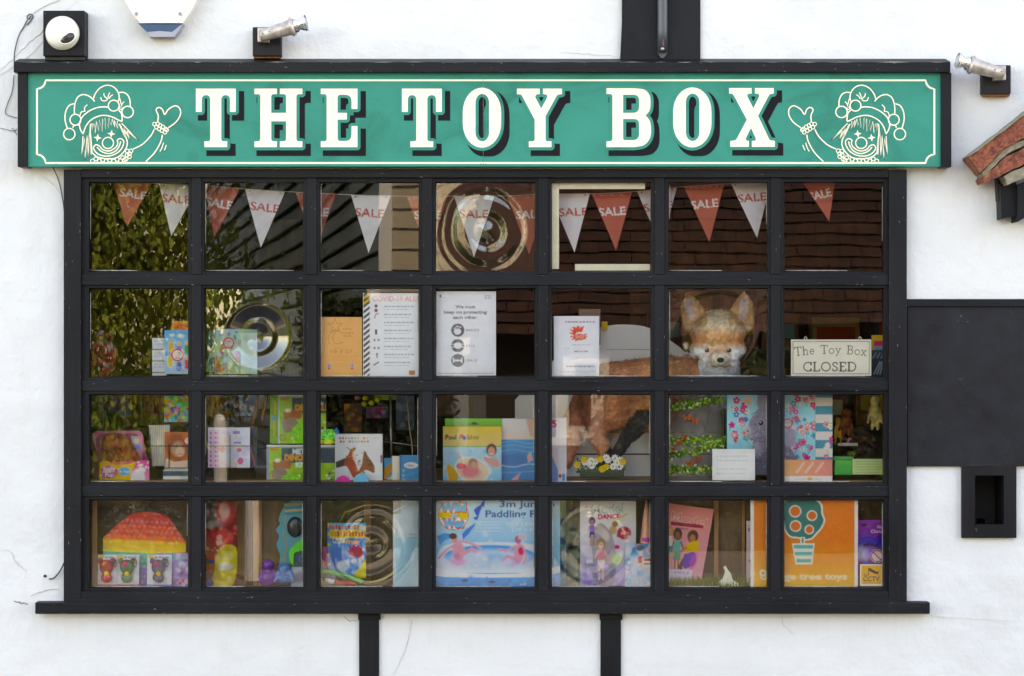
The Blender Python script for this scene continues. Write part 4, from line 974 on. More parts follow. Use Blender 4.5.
PN = [((112, 178), (153, 181.5), (127, 227), 1, 132.5, 194, 'red sale pennant at the left end of the string, above the willow reflection'),
 ((159, 184), (199, 185), (171, 236), 0, 176, 199, 'white sale pennant second from the left, beside the first glazing bar'),
 ((204.5, 184), (240, 188.5), (214, 238), 1, 218.5, 203.5, 'red sale pennant at the left of the second top pane'),
 ((245, 189), (285, 192), (261, 248), 0, 264.5, 207.5, 'white sale pennant in the second top pane'),
 ((295.5, 192.2), (336, 193.2), (316, 250), 1, 315, 211.5, 'red sale pennant half hidden between the second and third top panes'),
 ((351, 195), (391, 195.3), (368.5, 253), 0, 369.5, 213, 'white sale pennant in the third top pane before the cream boards'),
 ((407, 196.8), (447, 197), (429, 256), 1, 428, 215, 'red sale pennant half hidden between the third and fourth top panes'),
 ((454, 196.3), (494.5, 196.3), (474, 257), 0, 474, 214, 'white sale pennant over the bullseye of the top row'),
 ((507, 196), (549, 195), (529, 254), 1, 529.5, 214.5, 'red sale pennant at the right of the top bullseye pane'),
 ((550, 194), (590, 193.2), (574.5, 252.5), 0, 573.5, 212, 'white sale pennant in the cream taped top pane'),
 ((592, 194), (632, 192), (616, 250.5), 1, 612.5, 211.5, 'red sale pennant in the cream taped top pane'),
 ((637, 191.3), (677, 187.3), (661, 246), 0, 658.5, 206.5, 'white sale pennant half hidden between the fifth and sixth top panes'),
 ((684, 187), (724, 184), (709.5, 242), 1, 705, 204, 'red sale pennant in the sixth top pane'),
 ((731, 183.6), (771, 181), (757, 238), 0, 752.5, 197.5, 'white sale pennant at the right of the sixth top pane'),
 ((800, 178), (836, 173.8), (829, 221.5), 1, 819.5, 194.5, 'red sale pennant at the right end of the string, alone in its pane')]
for i, p in enumerate(PN): penn(*p, i=i)
mb = MB(); mb.tube([W(x, y-.2, YP+.001) for x, y in smoothpath(spine, 6)], .0009, 'string', seg=5); tag(mb.build('bunting_string'), 'thin pale string carrying the sale pennants across the top panes', 'string')
mb = MB()
mb.pbox(552, 183.2, 559, 269, .019, .020, 'tape'); mb.pbox(559.2, 183.2, 645, 189, .019, .020, 'tape'); mb.pbox(575, 264, 650, 270.5, .019, .020, 'tape')
tag(mb.build('tape_strip'), 'cream tape edging three sides of a top pane', 'tape')

# ------------------------------------------------------------------ papers stuck on the glass
YT = .0205
def thing(name, label, cat, px, py, y, group=None): return empty(name, W(px, py, y), label, cat, group)
def flatthing(cv, y, name, label, cat, thick=.0006, m='paper', warp=.0012, seed=1, group=None, **k):
    o = panel(cv, y, name, None, thick, m, warp=paperwarp(warp, seed) if warp else None, **k); return tag(o, label, cat, group)
c = Canvas(320, 317, 362, 376.5, '#f9c181'); ik = '#a8733f'
for k in range(5):
    q = -PI/2+2*PI*k/5; q2 = q+PI/5; q0 = q-PI/5
    c.line([(335+3*math.cos(q0), 326+3*math.sin(q0)), (335+7.5*math.cos(q), 326+7.5*math.sin(q)), (335+3*math.cos(q2), 326+3*math.sin(q2))], .7, ik, .8)
c.line(smoothpath([(336, 330), (330, 334), (328.5, 341), (330, 344)], 5), .7, ik, .8).line(smoothpath([(339, 329), (334, 334), (333, 340), (337, 344), (343, 342)], 5), .7, ik, .8)
for (y, a, b) in ((329, 343, 351), (333, 341, 354), (336, 343, 352)): c.scribble(a, y, b, ik, .9)
c.text('OPEN', 337, 348.5, 1.7, ik, anchor='c').text('10-3-21', 341, 353, 3.6, ik, width=20, anchor='c'); c.rect(323, 355.3, 359, 355.8, ik, .5); c.scribble(324, 357, 358, ik, .6); c.scribble(328, 360, 354, ik, .6)
for x in (329, 352): c.ell(x, 366, 1.6, 2.6, '#8a93b8').ell(x, 368.5, 1.2, 1, '#c2526a')
c.scribble(333, 364, 348, ik, .6); c.scribble(333, 366.5, 349, ik, .6); c.scribble(322, 373, 360, ik, .6, al=.5)
flatthing(c, YT, 'notice_paper', 'peach coloured notice with a shooting star drawing taped inside the glass', 'notice')
c = Canvas(363, 293, 418.5, 376.5, '#f1f3f7'); c.rect(363, 293, 370.5, 376.5, '#e8e8ea')
for k in range(17):
    y = 289+k*5.6; col = '#f0c03c' if k < 2 else '#e8e8e8'
    c.poly([(363.4, y+5.2), (369.8, y), (369.8, y+2.9), (363.4, y+8.1)], '#3b3c42'); c.poly([(363.4, y+8.1), (369.8, y+2.9), (369.8, y+5.6), (363.4, y+10.8)], col)
c.rect(370.5, 293, 373, 376.5, '#f1f3f7'); c.text('COVID-19 ALERT', 372.5, 301.2, 5.4, '#d98a88', width=52, bold=.01)
for k, y in enumerate((308, 316, 324, 332, 340, 348, 356, 364)):
    if k in (0,): c.ell(376, 306, 1.5, 1.8, '#5b4b52').ell(376, 310.5, 1.8, 1.8, '#8d3f4a')
    elif k == 1: c.line([(374.5, 318), (376, 314), (378.5, 313.5)], .9, '#6a4a4a')
    elif k == 2: c.scribble(374, y, 378, '#c8c8d0', 1)
    elif k == 3: c.rect(375, 329.5, 377, 334.5, '#3c3c40')
    elif k in (4, 5): c.ell(374.5, y, 1.1, 1.3, '#6d6d72').ell(378.5, y, 1.1, 1.3, '#6d6d72')
    elif k == 6: c.ell(377, y-2, 1, 1, '#55555c').rect(376.4, y-1, 377.6, y+2, '#55555c')
    else: c.line([(374, y+1), (378.5, y-2)], 1.2, '#3c3c40')
    c.scribble(384, y-1.6, 411 if k % 2 else 414, '#585a62', 1.0, seed=k); c.scribble(384, y+1.4, 409, '#7c7e86', .9, seed=k+9)
c.scribble(371, 373, 395, '#9a9ca6', .6); c.rect(409, 370.5, 415, 375, '#a8764c')
flatthing(c, YT+.001, 'safety_poster', 'white COVID-19 alert poster with black and yellow striped left border', 'poster', seed=2)
c = Canvas(436.2, 291.3, 496, 375.5, '#eff1f5'); tk = '#4b4f57'
c.rect(439.5, 294.5, 441.3, 297.6, '#666').scribble(441.5, 297.5, 447, '#9a9a9a', .5); c.rect(484.2, 295, 491.5, 298.8, '#9a9ea8').text('NHS', 487.9, 298.2, 2.4, '#eff1f5', anchor='c')
for s_, y, w_ in (('We must', 308.3, 20), ('keep on protecting', 313.6, 43), ('each other.', 318.8, 25)): c.text(s_, 465.4, y, 3.3, tk, width=w_, anchor='c', bold=.03)
for k, (y, s_, w_) in enumerate(((330.2, 'HANDS', 13), (345.6, 'FACE', 8.6), (360.4, 'SPACE', 11))):
    c.ell(457.8, y, 6.6, 6.6, '#55585f'); c.text(s_, 466.2, y+1.2, 2.6, tk, width=w_, bold=.01)
    if k == 0: c.ell(457.5, y+1.2, 3.6, 3.2, '#eceef2').line([(454, y-1.5), (457, y-4), (461, y-3)], .9, '#eceef2').line([(455, y-3), (458, y-1)], .7, '#55585f')
    if k == 1: c.ell(457.8, y, 3.9, 3.2, '#eceef2').line([(452, y-1.5), (463.6, y-1.5)], .6, '#eceef2').line([(452, y+1.5), (463.6, y+1.5)], .6, '#eceef2')
    if k == 2: c.rect(453.8, y-.8, 461.8, y+.8, '#eceef2').rect(453, y-2.6, 454.2, y+2.6, '#eceef2').rect(461.4, y-2.6, 462.6, y+2.6, '#eceef2')
c.rect(438, 373, 494, 373.7, '#3c3f48', .8)
flatthing(c, YT, 'safety_poster', 'white poster asking people to keep protecting each other with three dark round icons', 'poster', warp=.002, seed=3)
c = Canvas(553.8, 316, 599.2, 375.8, '#eef0f7'); c.scribble(565, 321.8, 595, '#3f4252', 1.3, al=.9); r = random.Random(4)
c.ell(579.5, 337, 6.4, 3.2, '#e8694e')
for k in range(22):
    q = PI+PI*1.0*k/21 if k < 14 else PI*(k-14)/8; d = r.uniform(6, 11); c.line([(579.5+5*math.cos(q), 335+3.6*math.sin(q)), (579.5+d*math.cos(q), 334+d*.75*math.sin(q))], 1.3, r.choice(['#e5523f', '#ee7a4f', '#d8445a']))
c.text('TOY', 578, 331, 4, '#e2563e', width=12, anchor='c', bold=.03).text('SHOP', 580, 338.5, 3.4, '#f4d0a8', width=9, anchor='c', bold=.02)
c.scribble(572, 344.8, 590, '#6a6d7a', .8).scribble(565, 348.5, 570, '#7a7d8a', .7).scribble(574, 351.5, 588, '#3f4252', 1.1); c.line([(570, 360), (579, 358)], .7, '#e08a78', .7)
c.scribble(566.5, 366.5, 594, '#3f4252', 1.1).scribble(563, 371.5, 596, '#8a8d9a', .8)
flatthing(c, YT, 'notice_paper', 'white notice with a red and orange splash logo in the pane left of the fox', 'notice', seed=4)
c = Canvas(712.3, 449, 755, 480.3, '#f3f4f3')
for k in range(6): c.scribble(716, 452+k*4.3, 748 if k != 5 else 746, '#84888e', .6, seed=k, al=.8)
c.line([(732, 456), (732, 472)], .25, '#9a9da2', .8); c.line([(726, 456), (726, 472)], .25, '#c4c7ca', .6)
flatthing(c, YT, 'white_card', 'small white card with faint handwriting taped low on the glass', 'card', warp=.002, seed=5)
c = Canvas(784.5, 459.8, 832.3, 481.7, '#f6f3f0'); c.grad(784.5, 459.8, 832.3, 476, '#f8bd86', '#f39a92', True)
for x in (797, 806, 816): c.line([(x, 472), (x+7, 463)], 2.4, '#fbdcc8', .75)
c.scribble(795, 479, 822, '#8c8a88', 1.1); c.ell(810, 478.8, 2.6, 1.3, '#e8b860')
flatthing(c, YT, 'voucher_strip', 'peach and pink card strip with pale slanting strokes stuck on the glass', 'card', warp=.0008, seed=6)
# hanging closed sign
cs = thing('closed_sign', 'cream hanging sign reading The Toy Box CLOSED in dark serif letters', 'sign', 831, 376, .03)
def serif_word(cv, word, x, base, xh, width, arc=0, w=.75, col='#4a453c', caps=False):
    """simple drawn roman letters: strokes on a 0..1 grid with small serifs"""
    A = lambda cx, cy, rx, ry, a0, a1, n=10: [(cx+rx*math.cos(math.radians(a0+(a1-a0)*k/n)), cy-ry*math.sin(math.radians(a0+(a1-a0)*k/n))) for k in range(n+1)]
    H = 1.0; h = .62
    G = {'T': (.72, [[(.36, 0), (.36, -1)], [(0, -.82), (.03, -1), (.69, -1), (.72, -.82)], [(.24, 0), (.48, 0)]]),
         'h': (.58, [[(.1, 0), (.1, -1)], [(.1, -.42), (.2, -.58), (.34, -.62), (.46, -.5), (.46, 0)], [(0, 0), (.2, 0)], [(.36, 0), (.56, 0)], [(0, -1), (.1, -1)]]),
         'e': (.5, [[(.04, -.33), (.44, -.33)]+A(.25, -.31, .2, .31, 5, 320, 12)]),
         'o': (.56, [A(.28, -.31, .25, .31, 0, 360, 16)]), 'y': (.54, [[(.08, -.62), (.28, -.06)], [(.48, -.62), (.22, .1), (.08, .3)], [(0, -.62), (.16, -.62)], [(.38, -.62), (.56, -.62)]]),
         'B': (.66, [[(.12, 0), (.12, -1)], [(0, -1), (.36, -1), (.52, -.9), (.52, -.66), (.38, -.54), (.12, -.54)], [(.38, -.54), (.58, -.42), (.6, -.2), (.46, -.03), (.3, 0), (0, 0)]]),
         'x': (.52, [[(.06, -.62), (.44, 0)], [(.44, -.62), (.06, 0)], [(0, -.62), (.14, -.62)], [(.36, -.62), (.52, -.62)], [(-.02, 0), (.14, 0)], [(.36, 0), (.54, 0)]]),
         'C': (.8, [A(.44, -.5, .42, .5, 50, 310, 18), [(.72, -.98), (.72, -.72)], [(.72, -.02), (.72, -.24)]]), 'L': (.66, [[(.14, 0), (.14, -1)], [(.02, -1), (.28, -1)], [(.02, 0), (.6, 0), (.64, -.22)]]),
         'O': (.9, [A(.45, -.5, .42, .5, 0, 360, 20)]), 'S': (.6, [[(.5, -.78), (.48, -.95), (.3, -1.0), (.12, -.9), (.1, -.72), (.22, -.58), (.4, -.46), (.52, -.3), (.48, -.1), (.3, 0), (.12, -.04), (.06, -.22)]]),
         'E': (.66, [[(.14, 0), (.14, -1)], [(.02, -1), (.58, -1), (.6, -.8)], [(.14, -.53), (.44, -.53)], [(.02, 0), (.6, 0), (.64, -.22)]]),
         'D': (.84, [[(.14, 0), (.14, -1)], [(.02, -1), (.4, -1)]+A(.4, -.5, .38, .5, 80, -80, 14)+[(.02, 0)]]), ' ': (.42, [])}
    tot = sum(G[ch][0]+.12 for ch in word); s = width/tot; cx = x-width/2
    for ch in word:
        wd, st = G[ch]; mid = cx+wd*s/2; t = (mid-x)/(width/2); dy = arc*t*t; an = math.atan(2*arc*t/(width/2))
        for l in st:
            P = [(cx+px*s-mid, py*xh) for px, py in l]; P = [(mid+a*math.cos(an)-b*math.sin(an), base+dy+a*math.sin(an)+b*math.cos(an)) for a, b in P]
            vert = len(l) == 2 and abs(l[0][0]-l[1][0]) < .02
            cv.line(P, w*1.35 if vert else w, col)
        cx += (wd+.12)*s
c = Canvas(791, 339.5, 871.3, 375.8, '#f3f0e2', res=3); bc = '#55503f'
c.line([(793, 341.5), (869.3, 341.5), (869.3, 373.8), (793, 373.8), (793, 341.5)], .6, bc, .9)
serif_word(c, 'The Toy Box', 831, 353.5, 8.2, 72, 2.4, .8, '#55503f'); serif_word(c, 'CLOSED', 830.5, 371, 8.6, 54, 0, 1.15, '#3a3833')
panel(c, .028, 'board', cs, .004, 'print', side='#cfcab4')
mb = MB()
for x in (805.5, 860):
    mb = MB(); mb.tube([W(x-1.5, 340, .029), W(x-1.0, 337.6, .029), W(x, 336.6, .029), W(x+1, 337.6, .029), W(x+1.8, 340, .029)], .0016, 'white_plastic', seg=6); mb.build('hanging_lug', cs)
c = Canvas(860, 564.3, 882.6, 586, '#f4f0de', res=3); c.rect(861.3, 565.5, 881.4, 583.8, '#f6b93c')
c.poly([(869, 567.5), (876.5, 571.5), (875, 574), (867.8, 570.2)], '#2b2620').poly([(876.2, 571.6), (879, 571.6), (877.8, 574.5), (875.3, 573.6)], '#2b2620').line([(868.5, 571.5), (868.5, 574.5), (865, 575.6), (864, 574)], .8, '#2b2620')
c.text('CCTV', 871.4, 581.2, 4.9, '#2b2620', width=16.5, anchor='c', bold=.025).scribble(863, 583, 880, '#2b2620', .7)
flatthing(c, YT-.002, 'cctv_sticker', 'small yellow CCTV sticker with white border in the lower right pane', 'sticker', warp=0)

# ------------------------------------------------------------------ boxes, books and packets
def box(cv, y, depth, name, label, cat, m='print', side='#cfcfcf', lean=0, yaw=0, group=None):
    return tag(panel(cv, y, name, None, depth, m, side=side, lean=lean, yaw=yaw), label, cat, group)
def onsticker(c, x, y, r=5):
    c.ell(x, y, r, r, '#f6f2f0').ring(x, y, r*.88, r*.22, '#d5323f'); c.rect(x-r*.5, y-r*.45, x+r*.5, y-r*.2, '#8a3b46', .7).rect(x-r*.6, y-.3, x+r*.6, y+.6, '#b3404c', .7).rect(x-r*.4, y+r*.35, x+r*.4, y+r*.55, '#8a3b46', .7)
# row 2 left shelf
c = Canvas(171.5, 321, 190, 332, '#d96a34'); c.rect(171.5, 321, 190, 324, '#e89a3c').blobs(14, ['#c8322c', '#f0c060', '#7c2a28'], .6, 1.8, seed=3)
box(c, .26, .04, 'toy_box', 'orange and red toy box peeping above the blue activity book', 'toy box', side='#a85028')
c = Canvas(152.2, 338, 166.5, 375.5, '#c6ccd4')
for y in (349, 360.5, 372): c.rect(152, y, 167, y+.9, '#4c4a4c').rect(152, y+.9, 167, y+3.5, '#dcc6bc', .5)
for y in (341, 353, 364): c.scribble(154, y, 165, '#7d9aae', 1); c.scribble(154, y+3, 165, '#9aa4ae', .8)
box(c, .25, .05, 'card_packet', 'stack of three pale grey card packets beside the blue activity book', 'card packs', side='#8e8e90')
c = Canvas(164.5, 330, 190, 374, '#3aa0d8'); c.grad(164.5, 330, 190, 352, '#2f9fd6', '#8fd0ec').rect(164.5, 356, 190, 374, '#a9cbe6'); c.ell(181, 336, 4, 2, '#eef6fb', .9, .3).ell(172, 335, 2.6, 1.4, '#eef6fb', .9, .3)
for x, y, cl in ((171, 347, '#e8a83c'), (179, 350, '#8c7cc4'), (187, 349, '#3c9a58'), (170, 362, '#e8c33c'), (179, 366, '#4a6cb8'), (187, 364, '#d04858')): c.ell(x, y, 2.6, 5.5, cl, 1, .2).ell(x, y-6, 2, 2, '#e8b894')
onsticker(c, 177.5, 355, 6.3)
box(c, .22, .012, 'activity_book', 'blue activity book with colourful figures and a round red sticker', 'book', side='#2b6f9c')
mb = MB(); r = random.Random(9); bm = bmesh.new(); bmesh.ops.create_icosphere(bm, subdivisions=4, radius=1)
vs_ = [];
p0 = W(103, 355, .26)
for v in bm.verts:
    n_ = mnoise.noise(v.co*2.3)*.18+mnoise.noise(v.co*6)*.06; v.co = Vector((p0.x+v.co.x*.048*(1+n_), p0.y+v.co.y*.035*(1+n_), p0.z+v.co.z*.083*(1+n_)-abs(v.co.x)*.006))
bm.verts.ensure_lookup_table(); V_ = [v.co.copy() for v in bm.verts]; Fc = [[v.index for v in f.verts] for f in bm.faces]; bm.free()
C_ = []
for v in V_:
    a = mnoise.noise(v*38+Vector((3, 1, 2))); b_ = mnoise.noise(v*62)
    C_.append(lin('#e8dcdc') if a > .32 else lin('#3f8a34') if b_ > .33 else lin('#c42a38') if a > -.25 else lin('#7c1420'))
me = mesh_np('wrapped_toy', V_, np.array(Fc), [M['fabric']], C=C_, smooth=True); tag(link('wrapped_toy', me), 'red wrapped bundle with white and green pattern in the left corner of the shelf', 'toy')
c = Canvas(208, 329, 257, 374, '#8fb6a0'); c.rect(208, 329, 215, 374, '#1f2a28')
for k in range(9): c.line([(213.5, 332+k*4.6), (213.5, 334.5+k*4.6)], 1.2, '#c8d0cc')
c.rect(208.5, 331, 212, 372, '#2f6a5c'); c.grad(216, 329, 240, 352, '#a8d8e6', '#9cc47c'); c.blobs(60, ['#5c9a4a', '#e2ead6', '#8a6a9c', '#d8707c', '#456c50', '#c8dce0'], 1, 3.6, (216, 332, 239, 374), .75, seed=5)
c.grad(240, 333, 257, 374, '#cfe2e2', '#a9c8b4').blobs(16, ['#e6f0ee', '#8ab89a', '#c0d6d0'], 1.5, 4, (240, 334, 257, 374), .6, seed=6); c.poly([(216, 353), (224, 373), (216, 372)], '#c44a3c').line([(240, 340), (240, 374)], .8, '#5f8068'); onsticker(c, 228.5, 343, 5.6)
box(c, .13, .03, 'picture_book', 'green and white picture books with a round sticker before the second row bullseye', 'book', side='#3c5c50', yaw=.02)
# row 3 pane 1
tb = thing('boxed_plush_toy', 'pink and yellow toy box holding a brown plush dog', 'toy box', 121, 480, .13)
mb = MB(); pk = lin('#e58cab')
mb.prism(rounded([(93, 436, 6), (94, 431, 5), (141, 430.5, 6), (143.5, 437, 5), (143, 480), (93.5, 480)]), .235, .245, 'print', pk)
mb.prism(rounded([(96, 438), (100, 433.5, 3), (138, 433.5, 4), (140, 470), (96, 470)]), .2345, .236, 'print', lin('#b9567e'))
for (a, b) in (((93.3, 436), (93.5, 480)),):
    P = [W(93.2, 440, .235), W(93.4, 480, .235), W(100, 480, .14), W(99.5, 462, .14)]; mb.add(P, [(0, 1, 2, 3)], 'print', lin('#cf6f96'))
    P = [W(143.2, 440, .235), W(143, 480, .235), W(149, 480, .14), W(148.5, 462, .14)]; mb.add(P, [(0, 1, 2, 3)], 'print', lin('#cf6f96'))
mb.build('carton', tb)
c = Canvas(131, 436, 142, 462, '#e7a3bf'); c.ell(136, 441, 3.4, 3, '#f2ead2', 1, .2).ell(133, 437, 2.5, 1.6, '#8fc4e0').ell(138, 447, 3, 2.4, '#48a3cf').ell(134, 449, 2, 1.6, '#e24f87').ell(137, 456, 2.4, 1.8, '#f4dc86')
panel(c, .2335, 'backing_card', tb, .001)
c = Canvas(99.5, 459, 149.2, 480.2, '#f5c534'); c.grad(131, 459, 149.2, 480.2, '#e0609c', '#f2a6c4'); c.poly([(131, 459), (137, 459), (131, 474)], '#f5c534'); c.ell(138, 478, 7, 9, '#eee9f2', 1, .15).ell(142, 470, 3.5, 3, '#d9d4e2').blobs(9, ['#f7d4e4', '#fff'], .7, 1.5, (134, 462, 149, 468), seed=2)
c.ell(109, 472, 8.5, 6.3, '#e76aa8', 1, .05).text('Jiggly', 109, 471, 4.6, '#fdf4f8', width=13, anchor='c', bold=.04, rot=-.08).text('Pup', 109.5, 476.5, 4.0, '#fdf4f8', width=9, anchor='c', bold=.04)
c.ell(124.5, 471.5, 6.2, 4.2, '#3fa3d8').text('My Friend', 124.5, 472.8, 2.4, '#f4fbff', width=10, anchor='c', bold=.02); c.ell(102.5, 477.5, 1.3, 1.3, '#3f8fc8')
c.poly([(99.5, 459), (99.5, 462.5), (105, 460.5), (109, 461), (114, 465), (120, 464.5), (126, 464), (132, 463), (140, 459)], '#b06a3c')
def cutshape(U, V, X, Z):
    px = X/(S*((D+.14)/D))+CX0; top = np.interp(px, [99.5, 104, 109, 114, 121, 128, 134, 140, 149.2], [462.5, 460.5, 461, 464.8, 465, 464.3, 462.5, 460.2, 460.5]); k = (D+.14)/D
    return X, np.minimum(Z, ZC+(CY0-top)*S*k)
panel(c, .14, 'front_flap', tb, .002, 'glossprint', shape=cutshape)
# brown plush dog: voxel-merged body
def merged(name, parts, m, colfn, vox=.004, smooth=6, disp=.0, dfreq=90, tufts=0, tl=.008, parent=None, seed=0):
    """parts: ('e', centre, radii, euler) or ('c', p, q, r0, r1): merged into one continuous skin"""
    bm = bmesh.new()
    for p in parts:
        if p[0] == 'e':
            R = (p[3].to_matrix() if len(p) > 3 and p[3] else Matrix.Identity(3)).to_4x4()
            bmesh.ops.create_uvsphere(bm, u_segments=20, v_segments=14, radius=1, matrix=Matrix.Translation(p[1]) @ R @ Matrix.Diagonal((*p[2], 1)))
        else:
            a, b = Vector(p[1]), Vector(p[2]); L = (b-a).length; q = (b-a).to_track_quat('Z', 'Y').to_matrix().to_4x4()
            bmesh.ops.create_cone(bm, cap_ends=True, segments=18, radius1=p[3], radius2=p[4], depth=L, matrix=Matrix.Translation((a+b)/2) @ q)
            for c_, r_ in ((a, p[3]), (b, p[4])): bmesh.ops.create_uvsphere(bm, u_segments=16, v_segments=10, radius=r_, matrix=Matrix.Translation(c_))
    me = bpy.data.meshes.new('tmp'); bm.to_mesh(me); bm.free(); o = bpy.data.objects.new('tmp', me); COL.objects.link(o)
    rm = o.modifiers.new('r', 'REMESH'); rm.mode = 'VOXEL'; rm.voxel_size = vox
    sm = o.modifiers.new('s', 'SMOOTH'); sm.iterations = smooth; sm.factor = .5
    dg = bpy.context.evaluated_depsgraph_get(); dg.update(); em = bpy.data.meshes.new_from_object(o.evaluated_get(dg))
    bpy.data.objects.remove(o); em.materials.clear()
    V = [v.co.copy() for v in em.vertices]; N = [v.normal.copy() for v in em.vertices]; F = [tuple(p.vertices) for p in em.polygons]
    V = [v+n*disp*mnoise.noise(v*dfreq) for v, n in zip(V, N)]; Cc = [colfn(v, n) for v, n in zip(V, N)]
    r = random.Random(seed); k0 = len(V)
    for _ in range(tufts):
        i = r.randrange(k0); v, n = V[i], N[i]; fl = Vector((-.3, 0, -1)); t = (n*.45+(fl-n*fl.dot(n))*.9+Vector((r.gauss(0, .25), r.gauss(0, .25), r.gauss(0, .25)))).normalized()
        w_ = t.cross(n); w_ = w_.normalized()*.0009 if w_.length > 1e-4 else Vector((.0009, 0, 0)); L = tl*r.uniform(.5, 1.3); j = len(V); g = r.uniform(.75, 1.25)
        V += [v-w_, v+w_, v+t*L]; F.append((j, j+1, j+2)); Cc += [tuple(x*g for x in Cc[i])]*3
    me = bpy.data.meshes.new(name); me.from_pydata([tuple(v) for v in V], [], F); me.materials.append(M[m]); me.update()
    a = me.color_attributes.new('Col', 'FLOAT_COLOR', 'POINT'); C4 = np.ones((len(V), 4), np.float32); C4[:, :3] = np.array(Cc); a.data.foreach_set('color', C4.ravel())
    me.polygons.foreach_set('use_smooth', np.ones(len(me.polygons), bool)); return link(name, me, parent)
def P3(px, py, y): return tuple(W(px, py, y))
def brown(v, n): g = .8+.5*mnoise.noise(v*55); c_ = lin('#8c4626'); return tuple(x*g for x in c_)
plush = merged('plush_dog', [('e', P3(120, 452, .20), (.048, .035, .062), Euler((0, -.25, 0))), ('e', P3(112, 442, .18), (.034, .032, .030)), ('e', P3(106, 447, .165), (.018, .018, .014)),
    ('e', P3(117, 446, .165), (.010, .014, .030), Euler((0, -.3, 0))), ('e', P3(110, 463, .17), (.034, .02, .024)), ('e', P3(131, 465, .18), (.026, .02, .03), Euler((0, .5, 0))), ('c', P3(125, 440, .2), P3(136, 462, .19), .014, .02)],
    'fur', brown, .004, 4, .004, 120, 2500, .009, None, 3)
tag(plush, 'brown shaggy plush dog sitting in the pink carton', 'plush toy')
mb = MB(); e_ = P3(108.5, 443.5, .1505); mb.ell(e_, (.0028, .002, .0028), 'dark', seg=10); mb.ell(P3(103.5, 446.5, .152), (.005, .004, .004), 'dark', seg=10); mb.build('face_detail', plush)
def wire_rack(label, px0, py0, px1, py1, y, cat='wire rack'):
    mb = MB()
    for (a, b) in (((px0, py0), (px1, py0)), ((px0, py1), (px1, py1))): mb.tube([W(*a, y), W(*b, y)], .0016, 'wire', seg=6)
    for x in (px0+2, (px0+px1)/2, px1-2): mb.tube([W(x, py0-12, y+.03), W(x, py0, y), W(x, py1, y), W(x, py1, y+.05), W(x, 481, y+.05)], .0014, 'wire', seg=6)
    return tag(mb.build('wire_rack'), label, cat)
c = Canvas(149, 425, 170, 466, '#cdc9bc')
for k in range(11): c.line([(150+k*1.9, 425), (152+k*1.6, 466)], .5, '#7c7a74' if k % 3 else '#4e4b46'); 
c.poly([(149, 425), (149, 466), (152, 466)], '#3a3430').poly([(170, 425), (170, 466), (168, 466)], '#3a3430')
box(c, .25, .05, 'brochure_stack', 'upright stack of pale brochures in a black wire rack', 'brochures', side='#a8a49a')
c = Canvas(164, 396, 188.5, 422, '#57b84c'); c.blobs(70, ['#ee7f2e', '#f4d13c', '#e2483c', '#46b8d8', '#7cd058', '#3c58b0', '#f07aa8'], 1, 3, seed=8).blobs(12, ['#2a6ac0', '#3cc0a0'], 1, 2.4, (164, 410, 188, 422), seed=9)
box(c, .24, .006, 'picture_card', 'bright multicoloured picture card held at the top of the wire rack', 'card', side='#ddd')
c = Canvas(164.5, 432, 189, 469.5, '#c8704c'); c.ell(177, 447, 11, 14, '#9a4a34', 1, .2).ell(178, 449, 7, 8, '#b98a78', 1, .2).ell(180, 452, 4.4, 4.6, '#e0b6a4', 1, .2).ell(177, 446, 1.1, 1, '#241a18').ell(183, 446, 1.1, 1, '#241a18').line([(177, 454), (183, 454)], .7, '#6a3a34').poly([(164.5, 469.5), (166, 458), (174, 462), (189, 460), (189, 469.5)], '#f0d2c0').rect(164.5, 468, 189, 469.5, '#f6efe8'); c.blobs(40, ['#8a3e28', '#c4683f'], .4, 1.6, (165, 433, 189, 446), .6, seed=4); onsticker(c, 188, 441, 4.2)
box(c, .22, .006, 'picture_book', 'book with a red haired ape face on its cover', 'book', side='#eee')
wire_rack('black wire rack holding brochures in the left pane', 148, 446, 190, 468, .215)
wire_rack('black wire rack holding the lilac craft set', 203, 446, 257, 468, .135)
c = Canvas(163, 470, 190, 480, '#c9c4c0'); c.rect(163, 471, 190, 476, '#27475c').rect(163, 476, 180, 480, '#e8e4e0')
box(c, .2, .05, 'flat_box', 'low dark blue and white box below the ape book', 'box')
# dim packets hanging further back at the left
def dimpack(x0, y0, x1, y1, y, bg, cols, label, seed, n=30, cat='toy packet', name='toy_packet', txt=None):
    c = Canvas(x0, y0, x1, y1, bg, res=1); c.blobs(n, cols, 1, 3.5, seed=seed, al=.85)
    if txt: c.text(txt, (x0+x1)/2, (y0+y1)/2, 3.5, '#eee', width=(x1-x0)*.8, anchor='c', bold=.02)
    return box(c, y, .02, name, label, cat)
dimpack(92, 396, 103, 432, .6, '#2f6a44', ['#3f9a5a', '#1f3f30', '#c8d8c8'], 'green hanging toy packet at the far left of the third row', 1)
dimpack(102, 396, 125, 410, .7, '#43306a', ['#6a4aa0', '#c8a04c', '#2a1c40', '#8a8ac8'], 'purple hanging toy packet above the pink boxed dog', 2)
dimpack(99, 413, 118, 432, .65, '#2f8a3c', ['#57b84c', '#1f4f28'], 'bright green toy packet behind the pink boxed dog', 3)
